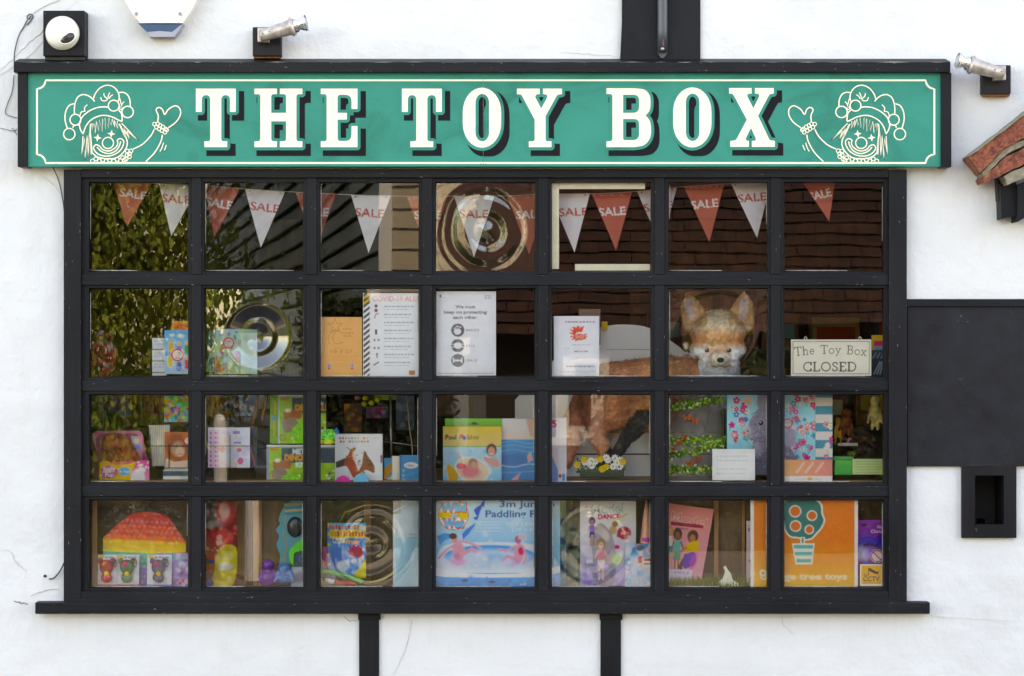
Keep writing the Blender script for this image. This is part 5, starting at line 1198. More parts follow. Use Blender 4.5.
# row 3 pane 2
c = Canvas(208, 427.5, 250, 468, '#dfe0ec'); c.rect(208, 430, 219, 468, '#cdb3cf')
for k in range(8): c.rect(210, 432+k*4.6, 211.4, 434.4+k*4.6, '#7d4f86').rect(214.5, 432+k*4.6, 216.5, 434.6+k*4.6, '#c04f86').rect(217.3, 432+k*4.6, 218, 434.6+k*4.6, '#5b6fb0')
c.blobs(20, ['#f2c9b0', '#b7c7e4', '#e8e8f4', '#d6c8e8'], 1.5, 4.5, (222, 432, 248, 466), .8, seed=11); c.ell(222, 449, 3, 3.6, '#f0a86c', .8).ell(239, 450, 2.6, 2.2, '#ec7f9c').ell(240.5, 461, 3, 3.5, '#ec6f9c', .9).rect(233, 431, 240, 434, '#8f7fb4').rect(234, 442, 241, 443.4, '#6a5fa0')
box(c, .16, .03, 'craft_set', 'lilac and white craft set with pink dots in a wire rack', 'craft set', side='#8f7fa8')
c = Canvas(243, 427, 256, 468, '#5f4d7c'); c.poly([(243, 427), (256, 427), (256, 468)], '#241c28').line([(246, 428), (255.5, 467)], .8, '#e0806c').rect(244, 440, 250, 460, '#3b5c9c', .5)
box(c, .2, .02, 'craft_set', 'dark violet craft set with a red edge behind the lilac one', 'craft set')
mb = MB()
r = random.Random(12)
for (x0, y0, x1, y1, col) in ((214, 392, 211, 416, '#b06a34'), (219, 392, 217, 412, '#8a4e2c'), (258, 394, 253, 424, '#b8722e'), (267, 394, 262, 420, '#c07e30'), (254, 426, 254, 470, '#8a3a3c')):
    mb = MB(); mb.tube([W(x0, y0, .34), W((x0+x1)/2+.5, (y0+y1)/2, .335), W(x1, y1, .33)], [.006, .007, .005], 'plasticcol', lin(col), seg=10); tag(mb.build('wooden_rod_toy'), 'slanting wooden toy rod hanging among the beads of the second pane', 'toy', 'wooden toy rods hanging above the craft sets')
mb = MB()
for k in range(34):
    x, y = r.uniform(212, 250), r.uniform(395, 420); mb.ell(W(x, y, .32+r.uniform(0, .05)), (r.uniform(.006, .013), .006, r.uniform(.004, .008)), 'plasticcol', lin(r.choice(['#c8562c', '#5a6f78', '#b8a890', '#7c3a2c', '#3c5478', '#8ab0c4', '#d8945c', '#4c3a34'])), seg=8, rot=Euler((0, r.uniform(0, 3), 0)))
tag(mb.build('bead_garland'), 'tangle of coloured beads hanging above the craft sets', 'beads')
dimpack(240, 395, 256, 416, .36, '#6a8ab4', ['#c8d8e8', '#3c5c8c', '#e8e8f0'], 'pale blue hanging toy packet among the beads', 5)
def dino(x0, y0, x1, y1, y, label, top):
    c = Canvas(x0, y0, x1, y1, '#8a8c96'); e1 = x0+3; c.rect(e1, y0+2.5, x1, y1, '#86b84a')
    c.rect(x0, y0, x1, y0+1.6, '#dfe0e4')
    if top: c.rect(x0, y0, x0+9, y1, '#6a9a34').line([(x0+5, y0+8), (x0+4, y1-8)], 1.2, '#c8a03c').rect(x0+2, y0+20, x0+6, y0+26, '#3f8a9c').rect(x0+8.3, y0, x0+9.4, y1, '#b8bcc4'); e1 = x0+10
    c.blobs(16, ['#a4cc5c', '#6c9a3c', '#98c050'], 2, 5, (e1, y0+6, x1, y1), .7, seed=2)
    c.rect(e1+1, y0+2.5, e1+9, y0+5.5, '#c98a4c', .9)
    c.rect(e1+12, y0+3, x1, y0+18, '#2f4658'); c.text('METAL', e1+23, y0+8.8, 5, '#dfeef4', width=20, bold=.05)
    c.text('DINOSAUR', e1+15, y0+15.5, 6, '#e8a23c', width=37, bold=.06); c.text('KIT', e1+26, y0+22, 5, '#e6f4f0', width=11, bold=.05)
    c.poly(smoothpath([(e1+3, y0+17), (e1+14, y0+15), (e1+22, y0+18), (e1+20, y0+24), (e1+12, y0+23), (e1+5, y0+27)], 4), '#a4603c'); c.ell(e1+8, y0+15.5, 3, 2, '#e6e0d0', .9)
    c.poly(smoothpath([(e1+1, y0+26), (e1+12, y0+22), (e1+18, y0+28), (e1+14, y0+36), (e1+4, y0+38)], 4), '#8a7464'); c.blobs(18, ['#e8e8dc', '#cfd4cc', '#3c4a30'], .5, 1.8, (e1+12, y0+24, x1, y1), .9, seed=3)
    c.poly(smoothpath([(e1+12, y0+34), (e1+20, y0+28), (e1+30, y0+32), (e1+28, y1), (e1+14, y1)], 4), '#6cc43c').blobs(12, ['#3f7a28', '#9ce060'], .6, 2, (e1+13, y0+30, e1+28, y1), .8, seed=4)
    c.ring(e1+3, y1-6, 3, 1.4, '#9a8458')
    return box(c, y, .05, 'science_kit', label, 'toy kit', side='#5a8a34')
dino(270, 395, 326, 443.5, .20, 'green metal dinosaur kit box standing on top of the other', True)
dino(266.5, 445, 335.5, 482, .18, 'green metal dinosaur kit box at the bottom of the pair', False)
# row 3 pane 3
tt = tag(merged('plush_turtle', [('e', P3(330, 435, .2), (.030, .026, .022)), ('e', P3(328, 442.5, .19), (.026, .022, .008)), ('e', P3(338, 441, .17), (.011, .012, .009)), ('e', P3(321, 442, .17), (.010, .012, .006))], 'fur',
    lambda v, n: lin('#c9c23c') if v.z < W(0, 440, .2).z else (lin('#2f9a34') if mnoise.noise(v*160) > .1 else lin('#5fd05a')), .0022, 3, .001, 120), 'bright green plush turtle sitting on the dinosaur kit boxes', 'plush toy')
mb = MB(); mb.tube([W(336, 428, .18), W(341, 440, .17)], [.006, .005], 'plasticcol', lin('#2f8ad0')); tag(mb.build('blue_marker'), 'blue stick leaning on the plush turtle', 'toy')
c = Canvas(335, 434, 382.5, 482, '#eef0f0'); pal = ['#b8503c', '#a8442e', '#c8904a', '#8aa0b8', '#6a9a58', '#e0c060', '#b0b8c8', '#d8d0c8', '#c87a6a', '#d8b0a0']
for k in range(10): c.ell(340+k*3.0, 438.2, 1.1, 1.1, pal[k]).ell(340.8+k*3.0, 441.6, 1.2, 1.1, pal[(k*3+1) % 10])
c.scribble(374, 438, 381, '#a8a8b0', .8)
c.poly(smoothpath([(335.5, 464), (343, 460), (348, 455), (351, 449), (356, 448), (352, 455), (355, 462), (358, 470), (362, 476), (354, 478), (350, 472), (346, 466), (338, 468)], 4), '#a8503c')
c.poly(smoothpath([(364, 450), (368, 456), (374, 465), (374, 473), (366, 470), (358, 474), (362, 464)], 4), '#8c5a40').poly([(364, 451), (373, 466), (368, 466)], '#6a4638'); c.poly([(335.5, 462), (345, 458), (344, 466), (336, 468)], '#2f2a2a'); c.blobs(26, ['#c8684c', '#7c3c30', '#3a3030', '#d89a6a'], .5, 1.6, (346, 452, 372, 474), .8, seed=3); c.line([(351, 451), (347, 447)], .8, '#4c5c54').line([(352, 452), (354, 447)], .8, '#c8a03c').rect(380.5, 434, 382.5, 482, '#c9ccd0').rect(380.6, 455, 382.3, 463, '#8a4c6a')
box(c, .15, .04, 'craft_kit', 'white craft box showing a red brown winged dragon', 'craft kit', side='#c9ccd0')
for (x, w_, y0, col, lab) in ((343, 16, 476, '#ee5aa8', 'pink folded fan shape in front of the dragon box'), (361, 16, 474, '#6cc4e4', 'light blue folded fan shape in front of the dragon box')):
    mb = MB(); mb.prism(smoothpath([(x-w_/2, 482), (x-w_/3, y0+2), (x, y0-.5), (x+w_/3, y0+2), (x+w_/2, 482)], 4), .10, .12, 'plasticcol', lin(col)); tag(mb.build('paper_fan'), lab, 'paper fan')
c = Canvas(384, 458, 395, 482, '#3c9ac4'); c.poly([(384, 482), (384, 470), (395, 458), (395, 466)], '#e8a03c').poly([(384, 482), (395, 472), (395, 482)], '#d8dce0')
box(c, .2, .01, 'booklet', 'small blue and orange booklet behind the metal stand', 'booklet')
c = Canvas(392, 456, 401, 482, '#e9e2d2'); c.rect(392, 456, 393, 482, '#c8c0b0'); box(c, .17, .02, 'booklet', 'cream booklet beside the blue book', 'booklet')
c = Canvas(399.5, 455, 421, 482, '#2f87bd'); c.poly([(399.5, 455), (402, 455), (401, 482), (399.5, 482)], '#1f6a9c').ell(411, 465.3, 7, 3, '#eef0f0').text('Hello', 410.5, 466.8, 2.8, '#8a6a7a', width=8, anchor='c', bold=.03)
for y in (471, 476, 480): c.ell(403.5, y-.5, 1, 1, '#9ac43c')
c.blobs(8, ['#4fa0d0', '#1f70a8'], 1, 2.5, (405, 470, 421, 482), .6, seed=4); box(c, .14, .012, 'activity_book', 'blue book with a white oval label at the right of the dragon box', 'book', side='#1f6a9c')
mb = MB(); mb.tube([W(390.5, 396, .3), W(391.5, 482, .28)], .0045, 'steel', seg=10); mb.tube([W(380, 441, .29), W(418, 446, .29)], .003, 'steel', seg=8)
for x in (370, 405): mb.tube([W(x, 482, .32), W(391, 466, .3)], .003, 'steel', seg=8)
tag(mb.build('display_stand'), 'thin grey metal display stand behind the dragon box', 'stand')
mb = MB(); mb.tube([W(*p, .22) for p in smoothpath([(406, 388), (408, 410), (410, 432), (412, 445), (412.5, 468)], 4)], .0018, 'stringbrown', seg=6); tag(mb.build('hanging_string'), 'tan string hanging in front of the blue book', 'string')
def butterfly(cx, cy, y, s, col, parent=None, mbb=None):
    k = S*s
    for sx in (-1, 1): mbb.add([W(cx, cy, y), W(cx+sx*s*1.0, cy-s*.8, y-.006), W(cx+sx*s*1.2, cy-s*.1, y-.008), W(cx+sx*s*.5, cy+s*.1, y-.004), W(cx+sx*s*.9, cy+s*.7, y-.006), W(cx+sx*s*.3, cy+s*.8, y-.003)], [(0, 1, 2, 3), (0, 3, 4, 5)], 'print', lin(col))
    mbb.tube([W(cx, cy-s*.5, y-.001), W(cx, cy+s*.6, y-.001)], .0008, 'dark', seg=5)
mb = MB()
for x, y in ((365, 398), (371, 403), (364, 404), (377, 400)): mb.ell(W(x, y, .3), (.011, .008, .009), 'plasticcol', lin('#c9c838'), seg=10, jit=.2)
mb.ell(W(357, 398, .32), (.012, .008, .009), 'plasticcol', lin('#c07c6c'), seg=10, jit=.2); mb.pbox(374, 394, 396, 400, .32, .34, 'print', lin('#8a9a3c')); tag(mb.build('flower_garland'), 'yellow green fabric flowers hanging above the dragon box', 'flowers')
for (x0, y0, x1, y1, y, bg, cols, lab) in ((344, 404, 362, 432, .9, '#5c3a24', ['#c07a2c', '#3f5a2c', '#8c3c3c'], 'dim orange plant pot packet behind the dragon box'), (366, 407, 388, 418, .8, '#3a2a3c', ['#7c3c64', '#2c5c6c', '#c84c7c'], 'dim toy glasses packet hanging behind the stand'), (396, 396, 414, 430, .8, '#4a5a68', ['#6c8090', '#38444c'], 'grey blue packet hanging behind the string')):
    dimpack(x0, y0, x1, y1, y, bg, cols, lab, int(x0), 26)
# row 3 pane 4
c = Canvas(445, 418.5, 502, 428, '#63b04a'); c.grad(445, 418.5, 502, 428, '#74bd5c', '#4f9a3c').rect(469, 423.6, 479, 424.6, '#17301c').ell(474, 423.5, 2.6, 1.6, '#17301c')
box(c, .155, .01, 'swim_toy_box', 'green topped card behind the yellow swim ring box', 'box', side='#3c7a30')
c = Canvas(443, 426.5, 501.5, 482, '#9ed4ea'); c.grad(443, 426.5, 501.5, 446, '#f6d97c', '#fbd79c').rect(443, 446, 501.5, 447, '#5aa85a'); c.text('Pool', 445.3, 439.3, 4.6, '#3a3226', width=11.5, bold=.05).text('School', 466.8, 439.3, 4.6, '#3a3226', width=12, bold=.02)
c.ell(461.5, 436, 2, 2, '#d2414c').ell(464.3, 438, 2, 2, '#3c4cb0').ell(459, 438.3, 1.5, 1.6, '#5ab05a'); c.grad(443, 447, 501.5, 482, '#bfe4f2', '#86cbe8'); c.blobs(40, ['#e8f6fb', '#6cb8dc', '#a4dcf0', '#4f9ccc'], .8, 2.6, (443, 448, 501, 482), .6, seed=7)
c.poly(smoothpath([(446, 468), (449, 464), (458, 474), (456, 482), (449, 482)], 4), '#f0b860').ell(472, 470, 17, 12, '#f6dcc0', .95, .1, .35).ell(470, 471, 10, 7, '#e87f94', .9, .3).ell(461, 466, 4.5, 3, '#e4506c', .95, .2).ell(473, 463, 5, 5, '#8c6a64', 1, .25).ell(474, 465, 3.5, 3.5, '#c09484', 1, .3).line([(462, 462), (458, 453)], 1.6, '#e8a08c').ell(485, 469, 7, 4, '#f2e0cc', .9, .2, .6)
c.ell(491.5, 450, 5.4, 6.5, '#4c3a38', 1, .1).ell(491.5, 451.5, 3.7, 4.8, '#dda291', 1, .15).line([(489.3, 453.8), (493.7, 453.8)], .8, '#f6eeea').poly([(484, 456), (490, 458), (498, 459), (501, 466), (494, 468), (484, 460)], '#cfa09a').line([(462, 481), (480, 480.6)], .8, '#5c5c60', .7)
box(c, .13, .02, 'swim_toy_box', 'yellow headed Pool School box picturing a swim ring and smiling swimmer', 'box', 'glossprint', side='#e8c46c')
c = Canvas(490, 418.5, 540, 482, '#efe9e6'); c.grad(490, 418.5, 540, 440, '#eef0f2', '#f4e4d8').poly([(526, 418.5), (540, 418.5), (540, 440), (530, 436)], '#f0c8b8').grad(490, 439.5, 540, 482, '#3f93c9', '#2f7fbb')
for k, y in enumerate((443, 447, 451.5)): c.line(smoothpath([(500, y), (514, y-2), (528, y+.5), (540, y-1)], 5), .9, '#8fd0ee', .8)
c.ell(512, 460, 18, 6, '#2a6fae', .8, .2); c.line(smoothpath([(500, 465), (514, 467), (528, 464), (540, 465)], 5), 1.2, '#b8dff0').line([(500, 473), (540, 471)], 1, '#7cc0e4').poly([(510, 481), (518, 474), (521, 472), (518, 480)], '#f0c0c8').poly([(527, 456), (531, 452), (533, 460), (528, 463)], '#f4ccc8')
box(c, .16, .05, 'paddling_pool_box', 'white and blue paddling pool box beside the Pool School box', 'box', 'glossprint', side='#3f93c9')
mb = MB(); mb.pbox(436, 390, 480, 416, 1.2, 1.25, 'plasticcol', lin('#4a1c18')); tag(mb.build('red_cupboard'), 'dark red panel deep in the shop behind the pool boxes', 'panel')
mb = MB(); mb.pbox(474, 388, 486, 418, .9, .93, 'plasticcol', lin('#7a6c6a')); tag(mb.build('grey_post'), 'grey wooden post deep in the shop behind the pool boxes', 'post')
# white arched panel, fox, daisies
arch = empty('arched_panel', W(640, 480, .42), 'white planked panel with an arched top behind the fox', 'panel')
mb = MB(); YA = .40
archpts = [(515, 482), (515, 400), (540, 372), (570, 346), (590, 331), (606, 326), (626, 324.5), (648, 327.5), (668, 339), (690, 356), (712, 376), (724, 400), (724, 482)]
mb.prism(smoothpath(archpts[2:11], 5)+[(724, 400), (724, 481), (515, 481), (515, 400)], YA, YA+.02, 'whiteboard')
for y in (349, 366, 384, 402, 432, 453.5): mb.pbox(570 if y > 370 else 606, y, 722 if y > 400 else 668, y+.9 if y != 453.5 else y+1.4, YA-.0015, YA, 'groove' if y > 440 else 'cracklight')
mb.build('planking', arch)
mb = MB(); mb.pbox(579, 309, 600.5, 345, .33, .38, 'print', lin('#a08478'), bev=.002); tag(mb.build('cardboard_box'), 'brown card box peeping above the splash logo notice', 'box')
mb = MB(); mb.pbox(601.5, 321.5, 607.5, 330, .385, .388, 'print', lin('#f2cc2c')); tag(mb.build('yellow_tag'), 'tiny yellow tag at the top of the white arched panel', 'tag')
YX = .25
def foxcol(v, n):
    k = (D+v.y)/D; px = v.x/(S*k)+CX0; py = CY0-(v.z-ZC)/(S*k)
    px += 2.2*mnoise.noise(v*70); py += 2.2*mnoise.noise(v*70+Vector((9, 3, 5)))
    ss = lambda a, b, x: (lambda t: t*t*(3-2*t))(min(1, max(0, (x-a)/(b-a)))); mx = lambda a, b, t: tuple(p*(1-t)+q*t for p, q in zip(a, b))
    g = .85+.28*mnoise.noise(v*26)+.30*mnoise.noise(v*95)
    rust = lin('#a4694a'); tan = lin('#c0a080'); org = lin('#bf8252'); wht = lin('#d2d0d2'); blk = lin('#2e2a2c'); grey = lin('#a9adb6')
    if px > 672 and (v.y < .30 or py < 345):
        c_ = mx(lin('#b9a68f'), org, ss(324, 338, py)); c_ = mx(c_, tan, ss(338, 347, py)*(1 if abs(px-718) < 14 else .4))
        ch = ss(343, 352, py)*ss(8, 15, abs(px-719)); c_ = mx(c_, wht, ch)
        c_ = mx(c_, mx(tan, wht, .5), ss(350, 356, py)*(1-ss(10, 14, abs(px-719)))); c_ = mx(c_, grey, ss(364, 372, py))
        if py < 326:
            ex, ey = (690, 309) if px < 717 else (743.5, 308); dd = math.hypot((px-ex-(py-ey)*(.22 if px < 717 else -.22))/6.3, (py-ey)/14.5)
            if abs(px-718) > 11: c_ = mx(lin('#b8a4a8'), lin('#b08a60'), ss(.55, 1.0, dd)) if n.y < -.15 else lin('#a4805c')
        if px < 699 and py > 353: c_ = mx(c_, rust, ss(353, 358, py))
    else:
        c_ = mx(rust, lin('#b47c58'), ss(-.2, .3, mnoise.noise(v*13)))
        if 640 < px < 695 and py > 400: c_ = mx(c_, lin('#b88450'), .7)
    dl = abs((px-612)*.81+(py-460)*.59)
    if py > 410 and 595 < px < 655 and px-600 > (445-py)*.7: c_ = mx(blk, c_, ss(8, 12, dl))
    if px > 685 and py > 395: c_ = lin('#77747a') if px < 712 else grey
    if px < 592 and py > 400: c_ = mx(c_, lin('#9a6450'), .6)
    return tuple(max(0, x*g) for x in c_)
hd = .17
fx = [('e', P3(718, 333, hd), (.100, .070, .072)), ('e', P3(718, 318, hd+.01), (.066, .045, .03)), ('e', P3(718, 352, hd-.01), (.084, .05, .05)), ('e', P3(702, 349, hd-.02), (.042, .04, .036)), ('e', P3(734, 349, hd-.02), (.042, .04, .036)),
      ('e', P3(719, 358, hd-.07), (.034, .05, .026)), ('e', P3(720, 361, hd-.11), (.02, .022, .016)), ('c', P3(718, 360, hd), P3(716, 385, hd+.05), .075, .09),
      ('c', P3(712, 378, hd+.05), P3(660, 388, YX+.03), .10, .112), ('c', P3(660, 388, YX+.03), P3(612, 396, YX+.04), .112, .12), ('e', P3(600, 402, YX+.04), (.085, .07, .10)), ('e', P3(655, 402, YX+.02), (.085, .07, .105)),
      ('c', P3(648, 415, YX), P3(628, 436, YX-.02), .045, .028), ('c', P3(628, 436, YX-.02), P3(612, 462, YX-.03), .026, .018), ('c', P3(612, 462, YX-.03), P3(604, 470, YX-.05), .018, .016),
      ('c', P3(604, 415, YX+.02), P3(596, 436, YX+.03), .055, .032), ('c', P3(596, 436, YX+.03), P3(606, 452, YX+.02), .030, .024), ('c', P3(606, 452, YX+.02), P3(600, 470, YX), .022, .018),
      ('c', P3(583, 398, YX+.06), P3(573, 425, YX+.07), .035, .042), ('c', P3(573, 425, YX+.07), P3(566, 462, YX+.05), .042, .025),
      ('c', P3(706, 395, YX), P3(700, 425, YX+.01), .035, .022), ('c', P3(700, 425, YX+.01), P3(694, 470, YX), .02, .016), ('c', P3(722, 388, YX-.02), P3(722, 400, YX-.01), .05, .028)]
def ear(x0, y0, x1, y1, xb0, xb1, yb):      # flat cupped ear as stacked ellipsoids
    out = []
    for k in range(10):
        t = k/9; cx = (xb0+xb1)/2*(1-t)+x1*t; cy = yb*(1-t)+y1*t; rw = (xb1-xb0)/2*S*1.12*(1-t**2.7)**.6+.004; out.append(('e', P3(cx, cy, hd+.01), (rw, .014*(1-t)+.006, .020)))
    return out
fx += ear(0, 0, 689, 297.5, 685, 709, 326); fx += ear(0, 0, 744, 296, 729, 752, 326)
fox = merged('fox_figure', fx, 'fur', foxcol, .004, 4, .004, 70, 22000, .011, None, 5)
tag(fox, 'life size furry fox figure turning its white muzzled face to the street', 'fox')
mb = MB(); mb.ell(P3(720.5, 360, hd-.137), (.013, .009, .009), 'dark', seg=14); mb.build('nose', fox)
for sx in (-1, 1):
    mb = MB(); mb.ell(P3(718+sx*11, 350.5, hd-.078), (.0085, .006, .0075), 'lens', seg=14); mb.ell(P3(718+sx*11-1, 349.5, hd-.0845), (.0022, .0015, .0022), 'white_plastic', seg=8); mb.build('eye', fox)
mb = MB(); mb.tube([P3(711, 365.5, hd-.118), P3(716, 367.2, hd-.125), P3(720.5, 365.6, hd-.130), P3(725, 367.2, hd-.125), P3(730, 365, hd-.115)], .0014, 'dark', seg=6); mb.build('mouth', fox)
pl = empty('daisy_planter', W(601, 478, .16), 'white and yellow artificial daisies in a low green trough before the fox legs', 'flowers'); r = random.Random(8)
mb = MB(); mb.pbox(580, 470, 624, 477.5, .15, .20, 'plasticcol', lin('#3f4a3c'), bev=.004)
for k in range(170):
    x, y = r.uniform(577, 625), r.uniform(460, 474); p = W(x, y, .15+r.uniform(-.015, .05)); d = Vector((r.gauss(0, .6), r.gauss(0, .3), r.uniform(.2, 1))).normalized()*.012; w_ = d.cross(Vector((0, 1, 0))).normalized()*.0035
    mb.add([p, p+d*.5+w_, p+d, p+d*.5-w_], [(0, 1, 2, 3)], 'print', lin(r.choice(['#4f7a3a', '#36592c', '#7a9a4a', '#2c4426'])))
mb.build('foliage', pl)
def daisy(mb, x, y, yy, R, col):
    c0 = W(x, y, yy); a0 = r.uniform(0, 1)
    for k in range(9):
        a = a0+2*PI*k/9; d = Vector((math.cos(a), -.25, math.sin(a))); w_ = Vector((-math.sin(a), 0, math.cos(a)))*R*.26
        mb.add([c0, c0+d*R*.55+w_, c0+d*R, c0+d*R*.55-w_], [(0, 1, 2, 3)], 'print', lin(col))
    mb.ell(c0+Vector((0, -.003, 0)), (R*.28, .003, R*.28), 'plasticcol', lin('#e8c02c'), seg=8)
for (x, y, cw) in ((585, 462, 0), (591, 460.5, 0), (595, 461.5, 0), (591.5, 465.5, 0), (606, 457.5, 0), (608, 460, 0), (615, 458, 0), (620, 460, 0), (617, 462.5, 0), (621.5, 464, 0), (613, 466.5, 0), (619.5, 466.5, 0), (577, 464.5, 1), (606, 467, 1), (623, 461.5, 1), (600, 459, 1), (584, 459.5, 1), (602, 469, 1)):
    m_ = MB(); daisy(m_, x, y, .135+r.uniform(-.004, .006), .0145, '#eef0f4' if not cw else '#e8c43c'); m_.build('flower', pl)
c = Canvas(550, 418, 566.5, 482, '#f0eef0'); c.rect(552, 420, 555, 424, '#d04878').text('5', 552.3, 427, 7, '#c83a70', bold=.04).rect(558.5, 418, 559.2, 482, '#c8ccd4').rect(550, 448, 558, 482, '#e4c8c0', .6).poly([(552, 455), (558, 470), (558, 482), (550, 482)], '#6c94c4').ell(560, 476, 1.5, 2, '#d83c5c').rect(562, 474, 565, 482, '#3f9ad4')
box(c, .1, .05, 'boxed_game', 'tall narrow white game box at the left of the fox pane', 'box', side='#e6e4e6')
# leafy net castle with butterflies
net = empty('butterfly_net', W(698, 479, .14), 'grey mesh cylinder with green leaf garlands and orange butterflies', 'net toy')
def netmat():
    m, nt, b = newmat('grey_mesh'); t = nt.nodes.new('ShaderNodeBsdfTransparent'); mx = nt.nodes.new('ShaderNodeMixShader'); mx.inputs[0].default_value = .38
    b.inputs['Base Color'].default_value = (*lin('#9a948e'), 1); b.inputs['Roughness'].default_value = .8; nt.links.new(t.outputs[0], mx.inputs[1]); nt.links.new(b.outputs[0], mx.inputs[2]); nt.links.new(mx.outputs[0], nt.nodes['Material Output'].inputs[0]); return m
M['net'] = netmat(); cc = W(694, 440, .19); Rn = .105
mb = MB(); mb.lathe((cc.x, .20, zdk), (0, 0, 1), [(0, Rn), (W(0, 392, .1).z-zdk, Rn*.93)], 'net', seg=36); mb.build('mesh_wall', net)
def garland(z0, z1, tilt, lab):
    m_ = MB(); rr = random.Random(int(z0))
    for k in range(240):
        a = PI+PI*rr.random(); t = (math.cos(a)+1)/2; y = z0*(1-t)+z1*t; p = Vector((cc.x+Rn*1.02*math.cos(a), .20+Rn*1.02*math.sin(a), W(0, y, .1).z+rr.uniform(-.011, .011)))
        d = Vector((rr.gauss(0, .6), -rr.random(), rr.gauss(0, .8))).normalized()*.013; w_ = d.cross(Vector((0, 1, 0))).normalized()*.005
        m_.add([p, p+d*.5+w_, p+d, p+d*.5-w_], [(0, 1, 2, 3)], 'print', lin(rr.choice(['#5f9a34', '#86b844', '#3f7a2c', '#a8c84c', '#d8e8a0'])))
    m_.build('leaf_garland', net)
garland(409, 398, 0, ''); garland(457, 443, 0, ''); garland(470.5, 467.5, 0, ''); garland(440, 441, 0, '')
for (x, y, s_) in ((687, 417, 4), (695, 420, 4), (679, 442, 3.6), (685, 437, 3), (673, 448, 3.4), (690, 463, 3.6), (697, 459, 3.2)):
    m_ = MB(); butterfly(x, y, .09, s_, '#d8683c', None, m_); m_.build('butterfly', net)
# rabbit and flower bag
def floral(c, box_, n, seed):
    r = random.Random(seed); x0, y0, x1, y1 = box_
    for _ in range(n):
        x, y = r.uniform(x0, x1), r.uniform(y0, y1); c.flower(x, y, r.uniform(1.8, 3.8), r.choice(['#e8507c', '#2f9cb4', '#f4b8b0', '#d84a90', '#f6ece4', '#ec7a9c', '#2878b4']), r.choice(['#f2c84a', '#fff', '#7a3050']))
        c.line([(x, y+2), (x+r.uniform(-3, 3), y+6)], .4, '#3f6a6c', .7)
c = Canvas(727, 392, 818, 475, '#8fcfd8'); c.blobs(30, ['#9ed8dc', '#7cc4d0', '#b4dfe0'], 3, 8, seed=3, al=.5); floral(c, (729, 396, 747, 474), 40, 5); floral(c, (788, 394, 817, 460), 60, 6); c.flower(748, 401, 5, '#f4cfc0')
gr = '#98919e'
c.poly(smoothpath([(758, 394), (762, 388), (768, 390), (770, 404), (766, 413), (760, 412), (757, 404)], 4), '#8f889a').poly(smoothpath([(746.5, 431), (750, 420), (756, 411), (764, 407), (776, 410), (784, 422), (782, 440), (770, 446), (756, 442), (748, 438)], 5), '#8a8396')
c.poly(smoothpath([(755, 438), (770, 436), (788, 446), (798, 460), (796, 475), (747, 475), (749, 458)], 5), '#79728a'); c.ell(748.5, 430, 3, 4.5, '#b8b0b8', 1, .4).ell(750, 436, 3, 3, '#a8a0ae', .8, .4).blobs(420, ['#aaa4b4', '#5c566c', '#8d86a0', '#4c4658', '#c4bfcc'], .35, 1.1, (750, 408, 792, 474), .55, .3, seed=9).ell(761, 423, 2.5, 2.8, '#241d20').ell(760.3, 422.2, .7, .7, '#eee').ring(761, 423, 3.1, .6, '#b8b0b8', .7).ell(747.8, 431, 1.1, .9, '#4a3a44').ell(757, 450, 5, 7, '#b4aebb', .6, .5)
c.ell(790, 438, 6, 10, '#a8a2b4', 1, .2).blobs(30, ['#bdb7c4', '#8a8497'], .5, 1.4, (785, 430, 797, 456), .6, seed=4); floral(c, (736, 464, 768, 474), 6, 8); onsticker(c, 787.5, 423.5, 5)
box(c, .115, .05, 'gift_box', 'turquoise flowered gift box with a grey rabbit on it', 'gift box', side='#2f8aa0')
c = Canvas(815.5, 394, 832.5, 462, '#e9e2da')
for k in range(8): c.rect(815.5, 389+k*17, 832.5, 397.5+k*17, '#2a8ba0')
floral(c, (826, 424, 833, 462), 7, 3); box(c, .112, .05, 'gift_box', 'teal and cream striped gift box beside the flowered one', 'gift box', side='#2f8aa0')
mb = MB(); mb.pbox(834.5, 458.5, 853, 475, .15, .2, 'plasticcol', lin('#2fc05a'), bev=.003); mb.pbox(833, 456.5, 854, 460, .145, .205, 'plasticcol', lin('#1fa04a'), bev=.002); tag(mb.build('green_tub'), 'bright green plastic tub at the right of the third row', 'tub')
c = Canvas(852.5, 459, 885, 474.5, '#c3d79c')
for k in range(5): c.rect(855, 461+k*2.8, 885, 461.7+k*2.8, '#8fae6c', .7)
box(c, .14, .05, 'flat_box', 'pale green lined box beside the green tub', 'box', side='#9cb478')
c = Canvas(872, 335, 886, 350, '#e8b83c'); c.rect(874, 341, 884, 346, '#d0508c').rect(874, 347, 884, 350, '#3fa0c8'); box(c, .2, .02, 'toy_packet', 'yellow and pink toy packet right of the closed sign', 'toy packet')
c = Canvas(871, 350, 886, 375.5, '#2f3c4c')
for k in range(3): c.line([(874+k*3, 374), (880+k*2, 362)], 1.6, '#a8c4d8').line([(873+k*4, 358), (876+k*4, 353)], 1.3, '#7c9cb8')
box(c, .21, .02, 'toy_packet', 'dark packet with pale blue strokes right of the closed sign', 'toy packet')
